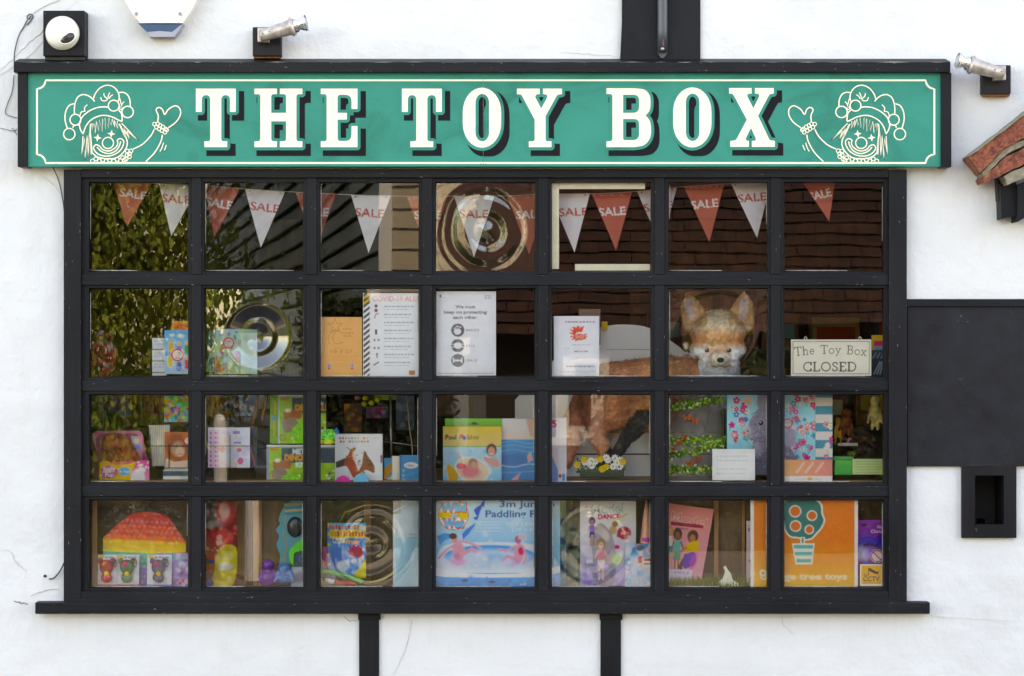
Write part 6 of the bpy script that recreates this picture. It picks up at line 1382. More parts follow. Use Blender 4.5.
# plush toys hanging dim in the right pane
for i, (x, y, rx, rz, col, lab) in enumerate(((846, 422, .022, .05, '#7c3e22', 'brown plush monkey hanging in the right pane of the third row'), (875, 412, .022, .06, '#b8a468', 'pale yellow plush toy hanging at the right edge of the third row'), (838, 430, .012, .05, '#c89a2c', 'amber plush toy hanging beside the striped gift box'), (862, 440, .04, .04, '#3c2018', 'dark brown plush bear hanging low in the right pane'), (850, 441, .011, .014, '#c07c8c', 'small pink plush mouse hanging in the right pane'))):
    cfn = (lambda col: (lambda v, n: tuple(q*(.8+.4*mnoise.noise(v*60)) for q in lin(col))))(col)
    t = merged('plush_toy', [('e', P3(x, y, .35), (rx, rx*.8, rz*.55)), ('e', P3(x, y-rz/S*.62, .345), (rx*.85, rx*.8, rz*.33)), ('c', P3(x-rx/S*.7, y-2, .35), P3(x-rx/S*1.1, y+rz/S*.6, .34), rx*.3, rx*.22), ('c', P3(x+rx/S*.7, y-2, .35), P3(x+rx/S*1.1, y+rz/S*.6, .34), rx*.3, rx*.22),
        ('c', P3(x-2, y+rz/S*.4, .35), P3(x-3, y+rz/S*.95, .34), rx*.34, rx*.3), ('c', P3(x+2, y+rz/S*.4, .35), P3(x+3, y+rz/S*.95, .34), rx*.34, rx*.3)], 'fur', cfn, .0035, 3, .002, 100); tag(t, lab, 'plush toy')
mb = MB(); 
for k in range(9): mb.tube([W(834+k*6, 448, .26), W(834+k*6, 460, .26)], .0012, 'wire', seg=5)
mb.tube([W(832, 446, .26), W(884, 448, .26)], .002, 'wire', seg=5); mb.pbox(838, 443, 858, 446, .255, .27, 'steel', bev=.001)
tag(mb.build('wire_basket'), 'black wire basket above the green tub', 'basket')
mb = MB(); mb.ell(W(852, 454, .3), (.018, .018, .014), 'plasticcol', lin('#8a8c3c')); tag(mb.build('toy_ball'), 'olive green ball in the wire basket', 'ball')
# ------------------------------------------------------------------ bottom row
YB4 = .05
rb = thing('rainbow_popper', 'rainbow banded silicone popper toy in a clear bag', 'toy', 145, 587, .07)
c = Canvas(103, 512, 186, 586, '#c23a34', res=2)
bands = [(512, '#b8302e'), (524, '#c83c2c'), (535, '#e0622c'), (538.5, '#e89a2c'), (540, '#e6bd24'), (549, '#d8c030'), (551.5, '#28b09c'), (561, '#2aa294'), (566, '#7c6ab0'), (580, '#8c6aa8')]
for k, (y, col) in enumerate(bands):
    y2 = bands[k+1][0] if k+1 < len(bands) else 586
    sl = lambda yy: [(103, yy-1+(.6 if yy > 530 else 0)), (186, yy+3.5)]
    (xa, ya), (xb, yb) = sl(y); (xc, yc), (xd, yd) = sl(y2); c.poly([(xa, ya), (xb, yb), (xd, yd+.5), (xc, yc+.5)], col)
for yy in range(520, 586, 5):
    for xx in range(107, 186, 5): c.ell(xx+((yy//5) % 2)*2.5, yy+(xx-103)*.045, 1.7, 1.7, '#ffffff', .10).ell(xx+.4+((yy//5) % 2)*2.5, yy+.5+(xx-103)*.045, 1.2, 1.2, '#000000', .10)
def archshape(U, V, X, Z):
    k = (D+.08)/D; px = X/(S*k)+CX0; top = np.interp(px, [103, 108, 120, 132, 145, 158, 168, 176, 184, 186], [538, 533, 522, 513.5, 512, 513, 517, 528, 540, 542]); zt = ZC+(CY0-top)*S*k; return X, np.minimum(Z, zt)
panel(c, .085, 'popper_sheet', rb, .012, 'plasticcol', shape=archshape, side='#c04030')
def crumple(x0, y0, x1, y1, y, amp, seed, name, parent, n=40, top=None):
    r = Vector((seed, seed*2, 1)); vs = []; fs = []
    for j in range(n+1):
        for k in range(n+1):
            px = x0+(x1-x0)*k/n; py = y0+(y1-y0)*j/n
            if top: py = max(py, np.interp(px, *top))
            p = W(px, py, y); q = Vector((px*.09, py*.09, seed)); p.y -= amp*(abs(mnoise.noise(q*1.2))*1.6+abs(mnoise.noise(q*2.7))*.6+.4*math.sin(PI*k/n)); vs.append(tuple(p))
    for j in range(n):
        for k in range(n): q = j*(n+1)+k; fs.append((q, q+n+1, q+n+2, q+1))
    return link(name, mesh_np(name, vs, np.array(fs), [M['film']], smooth=False), parent)
crumple(101, 503, 187, 586, .078, .014, 3.3, 'clear_bag', rb, 44, ([101, 112, 128, 160, 176, 187], [520, 506, 503, 504, 508, 520]))
cols3 = (('#a83238', '#e0703c', '#d04048', 'blister keyring with an orange red character toy, leftmost of three'), ('#3f7a4c', '#d84c84', '#4c8a58', 'blister keyring with a green and pink character toy, middle of three'), ('#5a5f78', '#c84880', '#4a5068', 'blister keyring with a dark blue character toy, rightmost of three'))
for k, (x0, x1) in enumerate(((97.5, 117.5), (116.5, 139), (147, 171.5))):
    a_, b_, c_, lab = cols3[k]; xm = (x0+x1)/2
    t = thing('keyring_card', lab, 'keyring', xm, 587, .04, 'keyring blister cards')
    c = Canvas(x0, 555, x1, 586.5, '#dfe2ea'); c.blobs(14, ['#c4cbdc', '#eef0f6', '#cfc4dc'], 1.5, 4, seed=k, al=.6).rect(x0+1, 555.6, x0+6, 558.8, '#e8c23c').scribble(x0+7, 557.5, x1-3, '#3c4a54', 1.6).rect(x0, 584.5, x1, 586.5, '#d04878' if k < 2 else '#7a86c0')
    panel(c, .05, 'card', t, .001, lean=.01)
    m_ = MB(); m_.ell(W(xm-1, 567, .043), (.024, .010, .026), 'plasticcol', lin(a_), seg=16); m_.ell(W(xm-1, 577.5, .042), (.020, .009, .018), 'plasticcol', lin(c_), seg=14); m_.ell(W(xm-3, 564, .034), (.010, .004, .010), 'plasticcol', lin(b_), seg=12)
    m_.ell(W(xm-1, 573.5, .034), (.0095, .004, .009), 'plasticcol', lin('#e8c84c'), seg=12)
    for sx in (-1, 1): m_.ell(W(xm-1+sx*6, 561, .045), (.009, .006, .011), 'plasticcol', lin(a_), seg=10)
    m_.build('character_toy', t)
    m_ = MB(); m_.tube([W(*p, .034) for p in smoothpath([(xm+4, 561), (xm+7, 558.5), (xm+9, 563), (xm+7.5, 567), (xm+5, 564)], 4, True)], .0013, 'wire', seg=6); m_.build('keyring_clip', t)
    crumple(x0+1, 559, x1-1, 586, .036, .006, 5+k, 'blister', t, 14)
c = Canvas(158, 553, 188, 587, '#a892c4', res=2); c.blobs(40, ['#c4b0dc', '#7c68a8', '#5ab0b8', '#e0d4ec', '#8f6cb0'], 1, 4, seed=4).blobs(4, ['#d02c4c'], 1, 2, (180, 580, 188, 587), seed=1)
box(c, .07, .015, 'toy_packet', 'lilac toy packet in the right corner below the rainbow popper', 'toy packet', 'glossprint')
# bottom pane 2
t = thing('inflatable_toy_bag', 'red and yellow packed inflatables in a clear bag', 'toy bag', 221, 587, .07)
c = Canvas(206, 500, 237, 587, '#8c3a34'); c.rect(206, 500, 219, 528, '#6a5850').blobs(12, ['#b8aca4', '#4c3c38', '#8c7c74'], 1.5, 4, (206, 500, 218, 527), seed=1).ell(226, 512, 9, 12, '#b82a2c', 1, .1).ell(225, 511, 5.5, 9, '#c8a8a0', .8, .3).poly([(206, 530), (219, 529), (219, 560), (206, 562)], '#b8242c').poly([(219, 528), (236, 530), (232, 546), (219, 544)], '#c8342c')
c.blobs(30, ['#e03c34', '#8c1c24', '#e8b8b0', '#d86c54'], 1, 3.5, (206, 528, 235, 556), .8, seed=2).poly(smoothpath([(216, 556), (224, 545), (236, 548), (236, 575), (230, 587), (212, 587), (215, 570)], 4), '#e2cf48').ell(228, 556, 6, 5, '#f0e6a0', .8, .3).ell(226, 566, 7, 4, '#e9eef0', .8, .3).ell(211, 566, 4.5, 5, '#e0542c').rect(206, 559, 215, 563.5, '#3c3c94').ell(210, 583, 4, 5, '#3f5ab8').ell(226, 582, 7, 4, '#e8d23c', .9, .2).blobs(10, ['#fbf6e4', '#c8b03c'], .6, 1.8, (216, 550, 234, 586), .8, seed=5)
o = panel(c, .08, 'packed_toys', t, .01, 'glossprint', warp=lambda U, V: (0, -.02*np.sin(PI*U)+.004*np.sin(V*25)*np.sin(U*9), 0)); crumple(206, 500, 238, 587, .055, .016, 8.1, 'clear_bag', t, 34)
t = thing('wavy_packet', 'tall teal wavy edged toy packet with a black bottle inside', 'toy packet', 293, 587, .08)
m_ = MB(); L = smoothpath([(285, 506), (281, 512), (278.5, 520), (280, 524), (276, 530), (279, 536), (276.5, 545), (280, 555), (279, 566)], 4); Rr = [(308, 566), (308, 504), (300, 500), (291, 501)]
m_.prism(L+Rr, .10, .11, 'plasticcol', lin('#3f8f9c'))
m_.prism([(x+3, y) for x, y in smoothpath([(283, 514), (281, 521), (284, 528), (280, 536), (283, 546), (281, 556), (283, 565)], 4)]+[(x+4.2, y) for x, y in smoothpath([(283, 514), (281, 521), (284, 528), (280, 536), (283, 546), (281, 556), (283, 565)], 4)][::-1], .0985, .1, 'plasticcol', lin('#a08858'))
m_.build('card', t)
m_ = MB(); m_.ell(W(295, 527, .09), (.028, .012, .036), 'plasticcol', lin('#23282e'), seg=20); m_.build('bottle', t)
c = Canvas(284, 503, 305, 515, '#2f8a94'); 
for k in range(4): c.line([(285, 505+k*3), (305, 503.5+k*3)], 1.1, ['#c88a4c', '#1c5c68', '#d8a468', '#1c5c68'][k])
panel(c, .096, 'header_card', t, .001)
for k, (x, y, col, lab, h_) in enumerate(((268, 570, '#7b3f9c', 'purple squeezy toy with a round head', 1), (284, 577, '#5a8ac0', 'light blue squeezy toy in the corner', .7))):
    m_ = merged('squeezy_toy', [('e', P3(x, 578, .06), (.032, .022, .030*h_)), ('e', P3(x, 578-13*h_, .06), (.023, .018, .022)), ('c', P3(x-6, 573, .055), P3(x-9, 581, .05), .008, .008), ('c', P3(x+6, 573, .055), P3(x+9, 581, .05), .008, .008)], 'plasticcol', (lambda col: lambda v, n: tuple(q*(.9+.25*mnoise.noise(v*90)) for q in lin(col)))(col), .003, 3, .0016, 160); tag(m_, lab, 'squeezy toy')
c = Canvas(291, 547, 308, 587, '#134a3c'); c.poly([(291, 547), (300, 541), (308, 538), (308, 551), (291, 551)], '#3fc84c').rect(291, 567, 308, 587, '#9ab4c0').rect(294, 551, 308, 566, '#0f3f4c').ring(302, 559, 3, 1, '#3f6ac8').ell(300, 577, 5, 6, '#6a5c7c', .8, .3).rect(303, 568, 308, 572, '#d8a83c')
box(c, .075, .02, 'toy_packet', 'dark green toy packet with a blue ring at the right of the second bottom pane', 'toy packet', 'glossprint', side='#2f8a4c')
mb = MB(); mb.prism([(289, 551), (296, 543), (304, 538.5), (308, 538), (308, 548), (294, 553), (293, 566), (289.5, 560)], .068, .074, 'plasticcol', lin('#3fd04c')); tag(mb.build('green_bow'), 'bright green ribbon bow on the dark green toy packet', 'ribbon')
# bottom pane 3
c = Canvas(327.5, 523, 366, 578, '#4f8cc8', res=2); c.rect(327.5, 523, 366, 530, '#5cb0d4').rect(330, 530, 366, 538, '#e8d24c'); r = random.Random(2)
for k in range(12): c.rect(329+k*3.1, 524.5+(k % 2), 331.4+k*3.1, 529+(k % 2), r.choice(['#d8442c', '#e8863c', '#8a2c6c', '#f0e0c0']))
for k in range(12): c.rect(331+k*3, 531+(k % 2)*.8, 333.3+k*3, 536.5, r.choice(['#e0662c', '#c83c30', '#d88a2c']))
for y0 in range(523, 578, 5): c.rect(327.5, y0, 330.5, y0+2.6, '#f0c83c' if y0 % 2 else '#3c78b8')
c.rect(333, 538, 346, 543, '#e8e0c8').text('Fun', 333.5, 542.4, 3.8, '#2f4ca0', width=7, bold=.04).rect(345, 539, 362, 544, '#3c6cb4').text('Finger', 346, 543.2, 3.6, '#f0a83c', width=13, bold=.04)
c.ell(337, 556, 8, 10, '#2f6fbe', 1, .25).ell(343, 566, 6, 5, '#e4e8f0', .9, .3).blobs(20, ['#e8ecf4', '#b8c8e4', '#e8c8d8'], 1, 3, (340, 545, 364, 575), .8, seed=3).ell(356, 552, 7.5, 5.5, '#b8284c', 1, .15, .2)
for a in (-.9, -.3, .3, .9): c.line([(356, 552), (356+8*math.sin(a), 552-7*math.cos(a))], 2.2, '#b8284c')
c.poly([(352, 578), (366, 558), (366, 578)], '#e4c82c')
box(c, .085, .01, 'activity_book', 'colourful finger painting book left of the bottom bullseye', 'book', side='#2f6fbe')
mb = MB(); mb.tube([W(*p, .062) for p in smoothpath([(322, 571), (334, 573), (348, 577), (363, 582)], 5)], [.010]*16, 'plasticcol', lin('#22a04c'), seg=12); tag(mb.build('green_tube'), 'bright green plastic tube lying before the finger painting book', 'tube')
mb = MB(); mb.tube([W(335, 582, .05), W(356, 584.5, .05)], [.009, .010], 'plasticcol', lin('#c8342c'), seg=12); mb.tube([W(325, 580, .05), W(334.6, 582, .05)], [.008, .009], 'plasticcol', lin('#d8d8dc'), seg=12); tag(mb.build('paint_stick'), 'red and white paint stick below the green tube', 'paint stick')
mb = MB(); mb.pbox(322.5, 547, 326.5, 568, .06, .07, 'plasticcol', lin('#c84c84'), bev=.001)
tag(mb.build('pink_pen'), 'pink pen standing at the left of the finger painting book', 'pen')
mb = MB(); mb.tube([W(x, y, .12) for x, y in ((330, 540), (345, 512), (372, 502))], .0035, 'plasticcol', lin('#a8924a'), seg=8); mb.tube([W(*p, .10) for p in smoothpath([(335, 575), (370, 582), (395, 572), (404, 552)], 5)], .003, 'plasticcol', lin('#b8a84c'), seg=8); tag(mb.build('hoop_toy'), 'thin olive hoop toy standing behind the bottom bullseye', 'hoop')
c = Canvas(393, 499, 421, 587, '#b9c4cc'); c.rect(393, 499, 401, 514, '#8c8478').rect(393, 499, 398, 512, '#a08c9c').grad(396, 538, 421, 587, '#a8cfe0', '#8fc0d4').rect(409, 534, 417, 534.8, '#8c98a0').rect(409, 537.5, 417, 538.3, '#8c98a0').line(smoothpath([(393, 512), (404, 506), (412, 500)], 4), .8, '#dfe4e8')
c.ell(404, 520, 8, 12, '#c8ccd2', .7, .4)
flatthing(c, .045, 'plastic_sheet', 'pale blue grey wrapped sheet at the right of the bottom bullseye', 'sheet', m='glossprint', warp=.008, seed=9)
# bottom pane 4: paddling pool carton
c = Canvas(433, 497, 560, 589, '#8fcbe6', res=2); c.grad(433, 497, 560, 555, '#c6dde4', '#8ecdea'); c.blobs(40, ['#dbe6e8', '#a4d4ea', '#b8dcea', '#9fcfe6'], 2, 7, (433, 498, 545, 545), .5, seed=2)
c.poly(smoothpath([(477, 516), (474, 510), (480, 505), (484, 502), (480, 512), (477, 520), (473, 518)], 4), '#4c6cb4').poly(smoothpath([(462, 534), (468, 528), (476, 523), (470, 532), (463, 540)], 4), '#5a86c4').poly(smoothpath([(437, 536), (446, 533), (454, 537), (446, 540), (440, 545)], 4), '#3f94c8').poly([(481, 503), (485, 500), (484, 508)], '#3c5ca8')
c.ell(453.5, 515, 15.5, 13.8, '#f3f0ec').ring(453.5, 515, 15, .9, '#c87848'); c.rect(439, 512.5, 468, 517.5, '#f2cc2c').poly([(440, 512), (446, 508), (448, 519), (442, 520)], '#f4d43c').poly([(466, 511), (461, 508), (460, 519), (467, 520)], '#f4d43c')
c.text('Wild', 440, 511.8, 9, '#d8683c', width=27, bold=.09).text('Wild', 441, 511, 8, '#6cc0e0', width=25, bold=.05).text('n', 451, 518, 6, '#d8683c', width=6, bold=.1).text('n', 451.3, 517.8, 5.6, '#8cd0e8', width=5.4, bold=.05).text('Wet', 442.5, 527.6, 9, '#d8483c', width=22, bold=.09).text('Wet', 443.3, 527, 8, '#3fb0dc', width=20.5, bold=.05)
c.text('3m Jumbo', 499.5, 507, 6.6, '#3f5c90', width=55, bold=.02).text('Paddling Pool', 485.5, 517, 7, '#3a5488', width=66, bold=.02)
c.text('3m x 1.83m', 506, 525.5, 3.6, '#eaf4f8', width=30, bold=.02).text("(10' x 6')", 512, 531, 3.4, '#eaf4f8', width=24, bold=.01)
for k in range(4): c.scribble(475, 522+k*3.0, 500, '#eaf4f8', .8, seed=k)
c.poly(smoothpath([(436, 560), (440, 549), (452, 544), (490, 542), (530, 544), (542, 552), (545, 570), (530, 578), (450, 578), (438, 572)], 5), '#e6eff4').ell(490, 556, 46, 11, '#2f94cf', 1, .05).ell(490, 560, 42, 10.5, '#cfe4f2', .95, .25).ell(493, 558, 14, 4, '#5ab0dc', .5, .5)
c.rect(433, 574, 560, 589, '#2b93d2').grad(433, 573, 560, 589, '#3fa4dc', '#2480c2').poly(smoothpath([(433, 563), (445, 571), (490, 574), (535, 572), (560, 566), (560, 571), (535, 577), (445, 577), (433, 572)], 4), '#eef4f7').blobs(24, ['#5ab4e4', '#1f78bc', '#7cc4ea'], .8, 2.4, (433, 576, 545, 588), .6, seed=6).ell(465, 580.5, 3.4, 1.2, '#2f3c50', .8).ell(492, 582, 3.6, 1.2, '#2f3c50', .8).text('pool', 520, 585, 2.5, '#dff0f8')
sk = '#dfa8b4'
c.ell(458.5, 551, 6.2, 10.5, sk, 1, .12, -.1).ell(454, 538.5, 3.6, 4.4, '#d89a98', 1, .1).ell(453, 536, 4.0, 3.0, '#4a3430', 1, .1).line([(456, 544), (446, 550), (439, 558)], 2.4, sk).line([(460, 541), (470, 543), (481, 548)], 2.3, sk).line([(460, 556), (472, 549), (480, 556)], 3.6, sk).ell(458, 562, 10, 4.5, '#d098b4', .8, .4).ell(457, 556, 3.5, 3, '#b87c8c', .6, .4)
c.ell(519, 553, 5.4, 10.5, sk, 1, .12, .1).ell(518, 539.5, 3.5, 4.2, '#b87890', 1, .1).ell(522, 537, 4, 3, '#c8b0b0', 1, .2).ell(521, 551, 2.8, 4, '#d8486c', .9, .2).line([(515, 546), (506, 551), (499, 549)], 2.2, sk).line([(514, 558), (507, 556), (503, 562)], 3.2, sk).line([(523, 546), (526, 556), (524, 564)], 2, sk).ell(512, 562, 9, 4, '#c894b8', .7, .4)
c.blobs(20, ['#eef6fa', '#dbeaf4'], 1.5, 5, (466, 556, 508, 568), .6, .6, seed=4)
box(c, .032, .09, 'paddling_pool_box', 'large light blue Wild n Wet paddling pool carton filling a bottom pane', 'box', 'glossprint', side='#3f93c9')
# bottom pane 5
def doll(c, x, y, s, skin, hair, top, bot):
    c.ell(x, y, 4*s, 5*s, hair, 1, .1).ell(x, y+1*s, 2.3*s, 2.9*s, skin, 1, .1).poly([(x-3.4*s, y+5*s), (x+3.4*s, y+5*s), (x+3*s, y+14*s), (x-3*s, y+14*s)], top).poly([(x-3*s, y+14*s), (x+3*s, y+14*s), (x+3.8*s, y+21*s), (x-3.8*s, y+21*s)], bot).line([(x-1.6*s, y+21*s), (x-1.8*s, y+31*s)], 1.6*s, skin).line([(x+1.6*s, y+21*s), (x+1.8*s, y+31*s)], 1.6*s, skin).line([(x-3*s, y+6*s), (x-5*s, y+12*s)], 1.3*s, skin).line([(x+3*s, y+6*s), (x+5.6*s, y+11*s)], 1.3*s, skin); c.ell(x-.8*s, y+.6*s, .4*s, .4*s, '#222').ell(x+.8*s, y+.6*s, .4*s, .4*s, '#222').line([(x-.6*s, y+2.3*s), (x+.6*s, y+2.3*s)], .4*s, '#b83c4c')
c = Canvas(580, 501, 636, 586, '#d9cfcb'); c.grad(580, 501, 636, 586, '#e6dcd2', '#9c90bc'); c.text('Model', 592, 513.5, 8.5, '#6c8c88', width=32, bold=.03, rot=-.05).text('Model', 592.8, 513.2, 7.6, '#f0e8e0', width=31, bold=.0, rot=-.05).text('DANCE', 598, 519, 4.6, '#d8386c', width=22, bold=.04, rot=-.03).scribble(585, 507, 592, '#d86c8c', 1.4)
c.line([(616, 520), (627, 514)], 1.4, '#e2c24c').ell(624, 533, 7, 6.5, '#b83c4c', 1, .1).blobs(14, ['#e8a8a8', '#8c2c3c', '#e8d0c8'], .6, 1.8, (618, 528, 630, 538), seed=3).ell(613, 530, 3.6, 4.6, '#c8a080', 1, .2).ell(615, 524, 3, 3, '#a87850')
doll(c, 592, 521, .8, '#c89078', '#3f2c64', '#7a5ab0', '#4c3c84'); c.poly(smoothpath([(590, 535), (600, 523), (612, 535), (616, 560), (612, 586), (596, 586)], 4), '#5c4a3c', .5); doll(c, 601, 544, 1.15, '#e0b4a4', '#9c7c64', '#ec9cac', '#d8c8d0')
c.ell(617, 559, 5, 6, '#a8c48c', .9, .2).ell(617, 547, 2.6, 2, '#e8308c').poly([(585, 560), (594, 586), (584, 586)], '#a48cc8').blobs(22, ['#b4a4d8', '#5c6c8c', '#8c7cb4', '#c4b8dc'], 1.5, 4.5, (584, 566, 636, 586), .7, seed=5)
def lean5(U, V, X, Z): return X+(.5-V)*.0-(1-V)*.012*(1-U)+V*.022, Z-(1-V)*U*.0
box(c, .07, .006, 'dance_magazine', 'pale Model Dance magazine leaning behind the fifth bottom pane', 'magazine', 'glossprint', yaw=.01)
c = Canvas(564, 500, 582, 587, '#5a6658', res=1); c.grad(564, 500, 582, 587, '#6a6c44', '#aab4a8').blobs(16, ['#26323c', '#4a5c50', '#c8ccc0'], 2, 5, seed=3); 
o = flatthing(c, .12, 'mottled_sheet', 'dull green wrapped parcel behind the batten left of the magazine', 'parcel', m='glossprint', warp=.01, seed=2)
c = Canvas(549, 499, 566, 587, '#6f9aa4', res=1); c.grad(549, 500, 566, 587, '#a8b478', '#3f8ca8').blobs(18, ['#1f4c6c', '#c8d4c8', '#d8a848', '#2c7c94', '#1c3c3c'], 2, 5, seed=6)  # colour blobs stand in for the blue green glints of the pane
flatthing(c, .10, 'mottled_sheet', 'crinkled sheet painted with blue green glints at the left edge of the fifth bottom pane', 'parcel', m='glossprint', warp=.01, seed=5)
mb = MB(); mb.lathe(W(646.5, 543, .09), (0, 0, 1), [(0, .024), (.03, .020), (.10, .012), (.15, .002)], 'plasticcol', lin('#f0a890'), seg=20); mb.ell(W(646, 540, .075), (.018, .01, .014), 'plasticcol', lin('#c84cb4'), seg=10, jit=.4); tag(mb.build('unicorn_horn'), 'peach cone toy with purple base at the right of the magazine', 'toy')
c = Canvas(625, 544, 656, 587, '#b8c4dc'); c.blobs(40, ['#e6e2ee', '#6cb4dc', '#3c8cc0', '#e8dce0', '#a89cc4'], 1.2, 4, seed=7).rect(641, 557, 656, 568, '#e8dcd8').rect(644, 559, 656, 561, '#c8343c').rect(644, 563, 656, 564.5, '#8c4a54').rect(638, 556, 642, 563, '#d8243c').ell(640, 548, 4, 3, '#3c3038', .8, .2).ell(652, 550, 4, 3, '#d8a8a0', .9, .2)
box(c, .055, .02, 'toy_packet', 'white and blue doll packet at the right of the magazine', 'toy packet', 'glossprint')
# bottom pane 6
c = Canvas(667, 503, 714, 587, '#dd8f8c'); c.grad(667, 503, 714, 587, '#e0938c', '#d8a8b4'); c.text('Model', 671, 519, 9, '#f0c8bc', width=38, bold=.03, rot=.1).text('Model', 671.6, 518.6, 8, '#cf8078', width=37, bold=-.0, rot=.1).rect(671, 521, 706, 524.4, '#b8304c').text('SUPER SQUAD', 672, 524, 2.8, '#3c2030', width=33, bold=.02).text('stickers', 676, 528, 2.4, '#3c2030', width=14, bold=.01)
doll(c, 679, 533, 1.25, '#8c5c44', '#33221f', '#5cb0a4', '#168c6c'); doll(c, 670, 530, 1.1, '#d8a484', '#b88c5c', '#e8d8d8', '#3c8c74'); c.ell(696, 534, 6, 7, '#4c3428', 1, .1).ell(696, 536, 3.2, 4, '#b07c5c', 1, .1).poly(smoothpath([(690, 542), (702, 538), (704, 548), (696, 553), (688, 550)], 4), '#d8ac3c').line([(690, 546), (682, 552)], 1.6, '#b07c5c').poly(smoothpath([(688, 553), (700, 550), (702, 562), (690, 568), (686, 562)], 4), '#6a44a8').poly([(680, 567), (690, 552), (686, 570)], '#2f2430'); c.ell(700, 560, 4, 9, '#b848a0', .7, .4, .3); c.rect(667, 569, 700, 587, '#d8d4e0', .9).text('FREE', 677, 574, 3.4, '#a89ac8', width=20, bold=.02).scribble(669, 579, 695, '#b8b4c4', .9).scribble(669, 583, 692, '#c8c4d4', .9)
def mg(U, V, X, Z): return X*1.0+(1-V)*.0+np.where(U > 0, -U*V*.055, 0), Z
box(c, .10, .006, 'sticker_magazine', 'pink Model magazine with three fashion dolls on its cover', 'magazine', 'glossprint').data.transform(Matrix.Identity(4))
o = bpy.data.objects[[q.name for q in bpy.data.objects if q.name.startswith('sticker_magazine')][-1]]
for v in o.data.vertices:      # the magazine tapers as it leans to the side
    px = v.co.x/(S*((D+.1)/D))+CX0; py = CY0-(v.co.z-ZC)/(S*((D+.1)/D)); u = max(0, (px-667)/47); vv = (py-503)/84; v.co.x -= u*vv*.048; v.co.z -= u*(1-vv)*.022
mb = MB(); mb.box((W(668, 0, .05).x, .035, zbase), (W(765, 0, .05).x, .12, zbase+.004), 'print', lin('#6a7a34')); r = random.Random(6)
for k in range(1500):
    x = r.uniform(W(668, 0, .05).x, W(748, 0, .05).x); y = r.uniform(.036, .12); p = Vector((x, y, zbase+.003)); d = Vector((r.gauss(0, .35), r.gauss(0, .35), 1)).normalized()*r.uniform(.02, .045)*(.5+y*6); w_ = Vector((.0012, 0, 0)); mb.add([p-w_, p+w_, p+d], [(0, 1, 2)], 'print', lin(r.choice(['#8c9c3c', '#66782e', '#aab04c', '#5a6a30'])))
tag(mb.build('turf_mat'), 'strip of artificial grass standing in the sixth bottom pane', 'turf mat')
mb = MB(); mb.prism(smoothpath([(717, 587), (719, 582), (723, 578), (725, 571), (723.5, 568), (725.5, 566), (728, 570), (731, 574), (733, 580), (738, 583), (741, 587)], 5), .045, .055, 'plasticcol', lin('#e6ead8')); tag(mb.build('bird_cutout'), 'small white bird shaped cut-out on the artificial grass', 'cut-out')
c = Canvas(746.5, 521, 757, 587, '#dfc9d4'); c.text('n', 748, 531, 4, '#7a6aa0', bold=.04).rect(746.5, 545, 757, 587, '#e8d8e4').blobs(8, ['#c48cb0', '#f4eef4'], 1, 2.5, seed=2); box(c, .09, .01, 'booklet', 'narrow lilac booklet left of the orange tree poster', 'booklet')
c = Canvas(750.5, 498, 858, 589, '#f5f1ea'); 
def og(u): return None
c.grad(754, 498, 854.5, 589, '#f78530', '#fcc257'); c.grad(754, 498, 854.5, 540, '#f98a2e', '#f78c38'); c.grad(754, 540, 854.5, 589, '#f78c38', '#fdc860')
c.ell(763, 573, 3.6, 3.6, '#fff6ea').ell(763, 573, 1.6, 1.6, '#f6b050')
tree_ = [(785, 502), (790, 500), (796, 498), (803, 497), (812, 499), (818, 502), (821, 507), (821.5, 514), (823.5, 520), (821, 527), (816, 533), (811, 538), (804, 539), (798, 537), (791, 536), (786, 530), (784, 520), (781, 511)]
c.poly(smoothpath([(802+(x-802)*1.09, 519+(y-519)*1.08) for x, y in tree_], 5, True), '#f3efe6').poly(smoothpath(tree_, 5, True), '#147068')
for (x, y, r_) in ((795.2, 511.3, 4.9), (812, 515.6, 4.1), (795.6, 526, 4.6), (809.3, 529.6, 3.6)): c.ell(x, y, r_+1.2, r_+1.2, '#f3efe6').ell(x, y, r_, r_, '#f07a32')
c.rect(800.3, 537, 805, 544, '#f3efe6').rect(801.8, 538, 803.6, 543.5, '#147068').poly([(791.8, 543.3), (814.8, 543.3), (812.3, 564.6), (795.5, 564.6)], '#f3efe6')
for (y, a, b) in ((545, 793.8, 813.2), (552, 794.8, 812.2), (558.8, 796.2, 811.2)): c.rect(a, y, b, y+3.8, '#4fa8a0')
c.text('orange tree toys', 760, 579.5, 6.6, '#fbe6c0', width=87.5, bold=.05)
c.line([(840, 506), (846, 506.6), (849, 508)], .6, '#8c5a30', .7)
flatthing(c, .024, 'brand_poster', 'large orange poster of a potted orange tree with white lettering', 'poster', thick=.001, m='print', warp=.0015, seed=3)
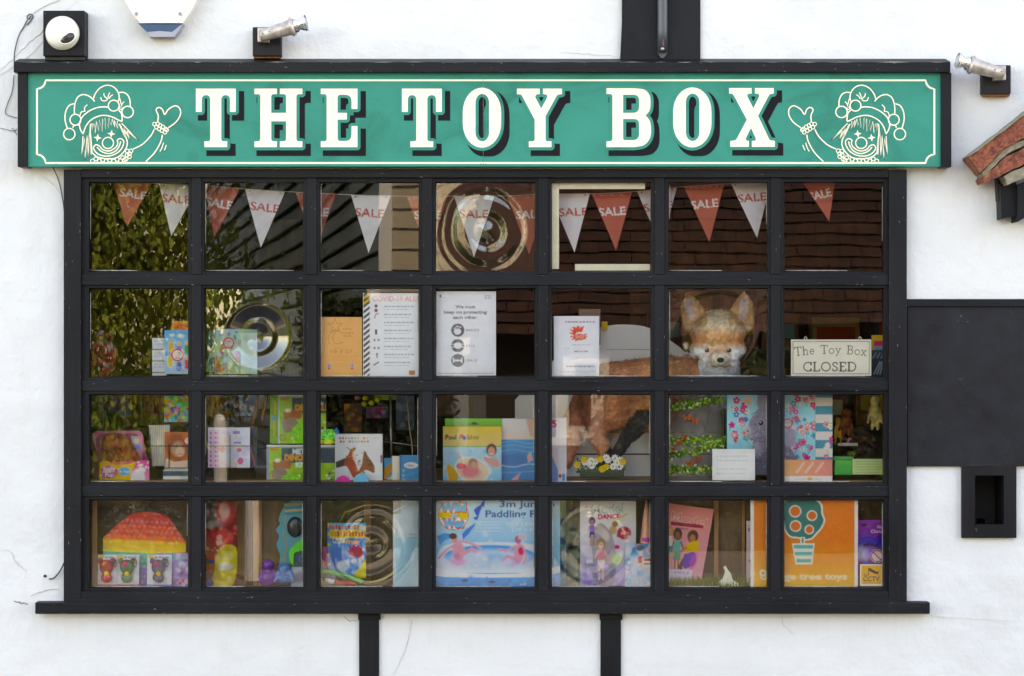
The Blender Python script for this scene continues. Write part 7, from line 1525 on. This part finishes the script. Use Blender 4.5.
c = Canvas(856, 520, 888, 588, '#7c3c8c', res=2); c.grad(856, 520, 888, 540, '#8c4494', '#6c3c98').poly([(856, 540), (866, 536), (888, 538), (888, 548), (856, 548)], '#4c3ca4').ell(864, 525, 3.4, 1.4, '#2c1434').text('No', 877, 528.5, 3.4, '#e8b8c8', width=6, bold=.02).text('Christmas', 871, 533, 3.4, '#f0c8c8', width=20, bold=.02).ell(869, 552, 12, 9, '#3c2450', 1, .2).ell(872, 553, 8, 6, '#8c6cb8', 1, .3).ell(866, 555, 3.5, 6, '#b8a8d8', .8, .4).ell(861, 553, 4, 7, '#d0c8e0', .6, .4).ell(877, 556, 6.6, 6.6, '#f0e8ec').ring(877, 556, 5.6, 1.1, '#c83c5c').line([(873, 552), (881, 560)], 1.1, '#c83c5c').blobs(14, ['#b46cc8', '#502c74', '#e0d0f0', '#3c6ca8'], .8, 2.4, (857, 560, 886, 587), .8, seed=3)
c.rect(856, 575, 888, 588, '#4c6c8c', .6)
box(c, .06, .03, 'toy_packet', 'purple toy packet behind the yellow CCTV sticker', 'toy packet', 'glossprint', side='#4c2c6c')
# ------------------------------------------------------------------ dim shop shelves at the back of the room
r = random.Random(21)
for ui, (xa, xb, lab) in enumerate(((-2.1, -.9, 'dim shelf unit at the back left of the shop'), (.55, 2.2, 'dim shelf unit at the back right of the shop'))):
    u = empty('shop_shelves', ((xa+xb)/2, 2.6, .05), lab, 'shelves'); m_ = MB(); m_.box((xa, 2.9, .05), (xb, 2.93, 2.2), 'brownboard'); m_.build('back_panel', u)
    levels = [.9, 1.25] if ui == 0 else [.9, 1.25, 1.6]
    for z in levels: m_ = MB(); m_.box((xa, 2.5, z-.02), (xb, 2.899, z), 'brownboard'); m_.build('shelf_board', u)
    for x in (xa, xb-.03): m_ = MB(); m_.box((x, 2.5, .05), (x+.03, 2.6, .879), 'brownboard'); m_.build('side_post', u)
    for z in levels:
        x = xa+.06
        while x < xb-.2:
            w_, h_ = r.uniform(.1, .22), r.uniform(.14, .28); col = r.choice(['#8c5a2c', '#7c3c30', '#a8883c', '#3f5c4c', '#5c4a3c', '#b8a06c', '#44506c', '#9c6a50', '#6a2c34']); m_ = MB(); m_.box((x, 2.6, z+.001), (x+w_, 2.75, z+h_), 'print', lin(col), bev=.004)
            m_.box((x+.02, 2.598, z+h_*.3), (x+w_-.02, 2.5995, z+h_*.7), 'print', lin(r.choice(['#d8c8a0', '#c84c3c', '#e0b83c', '#8ab0b8'])))
            tag(m_.build('stock_box'), 'dim toy box on the %s shelves deep in the shop' % ('left' if ui == 0 else 'right'), 'toy box', 'toy boxes on the %s back shelves' % ('left' if ui == 0 else 'right')); x += w_+r.uniform(.01, .08)
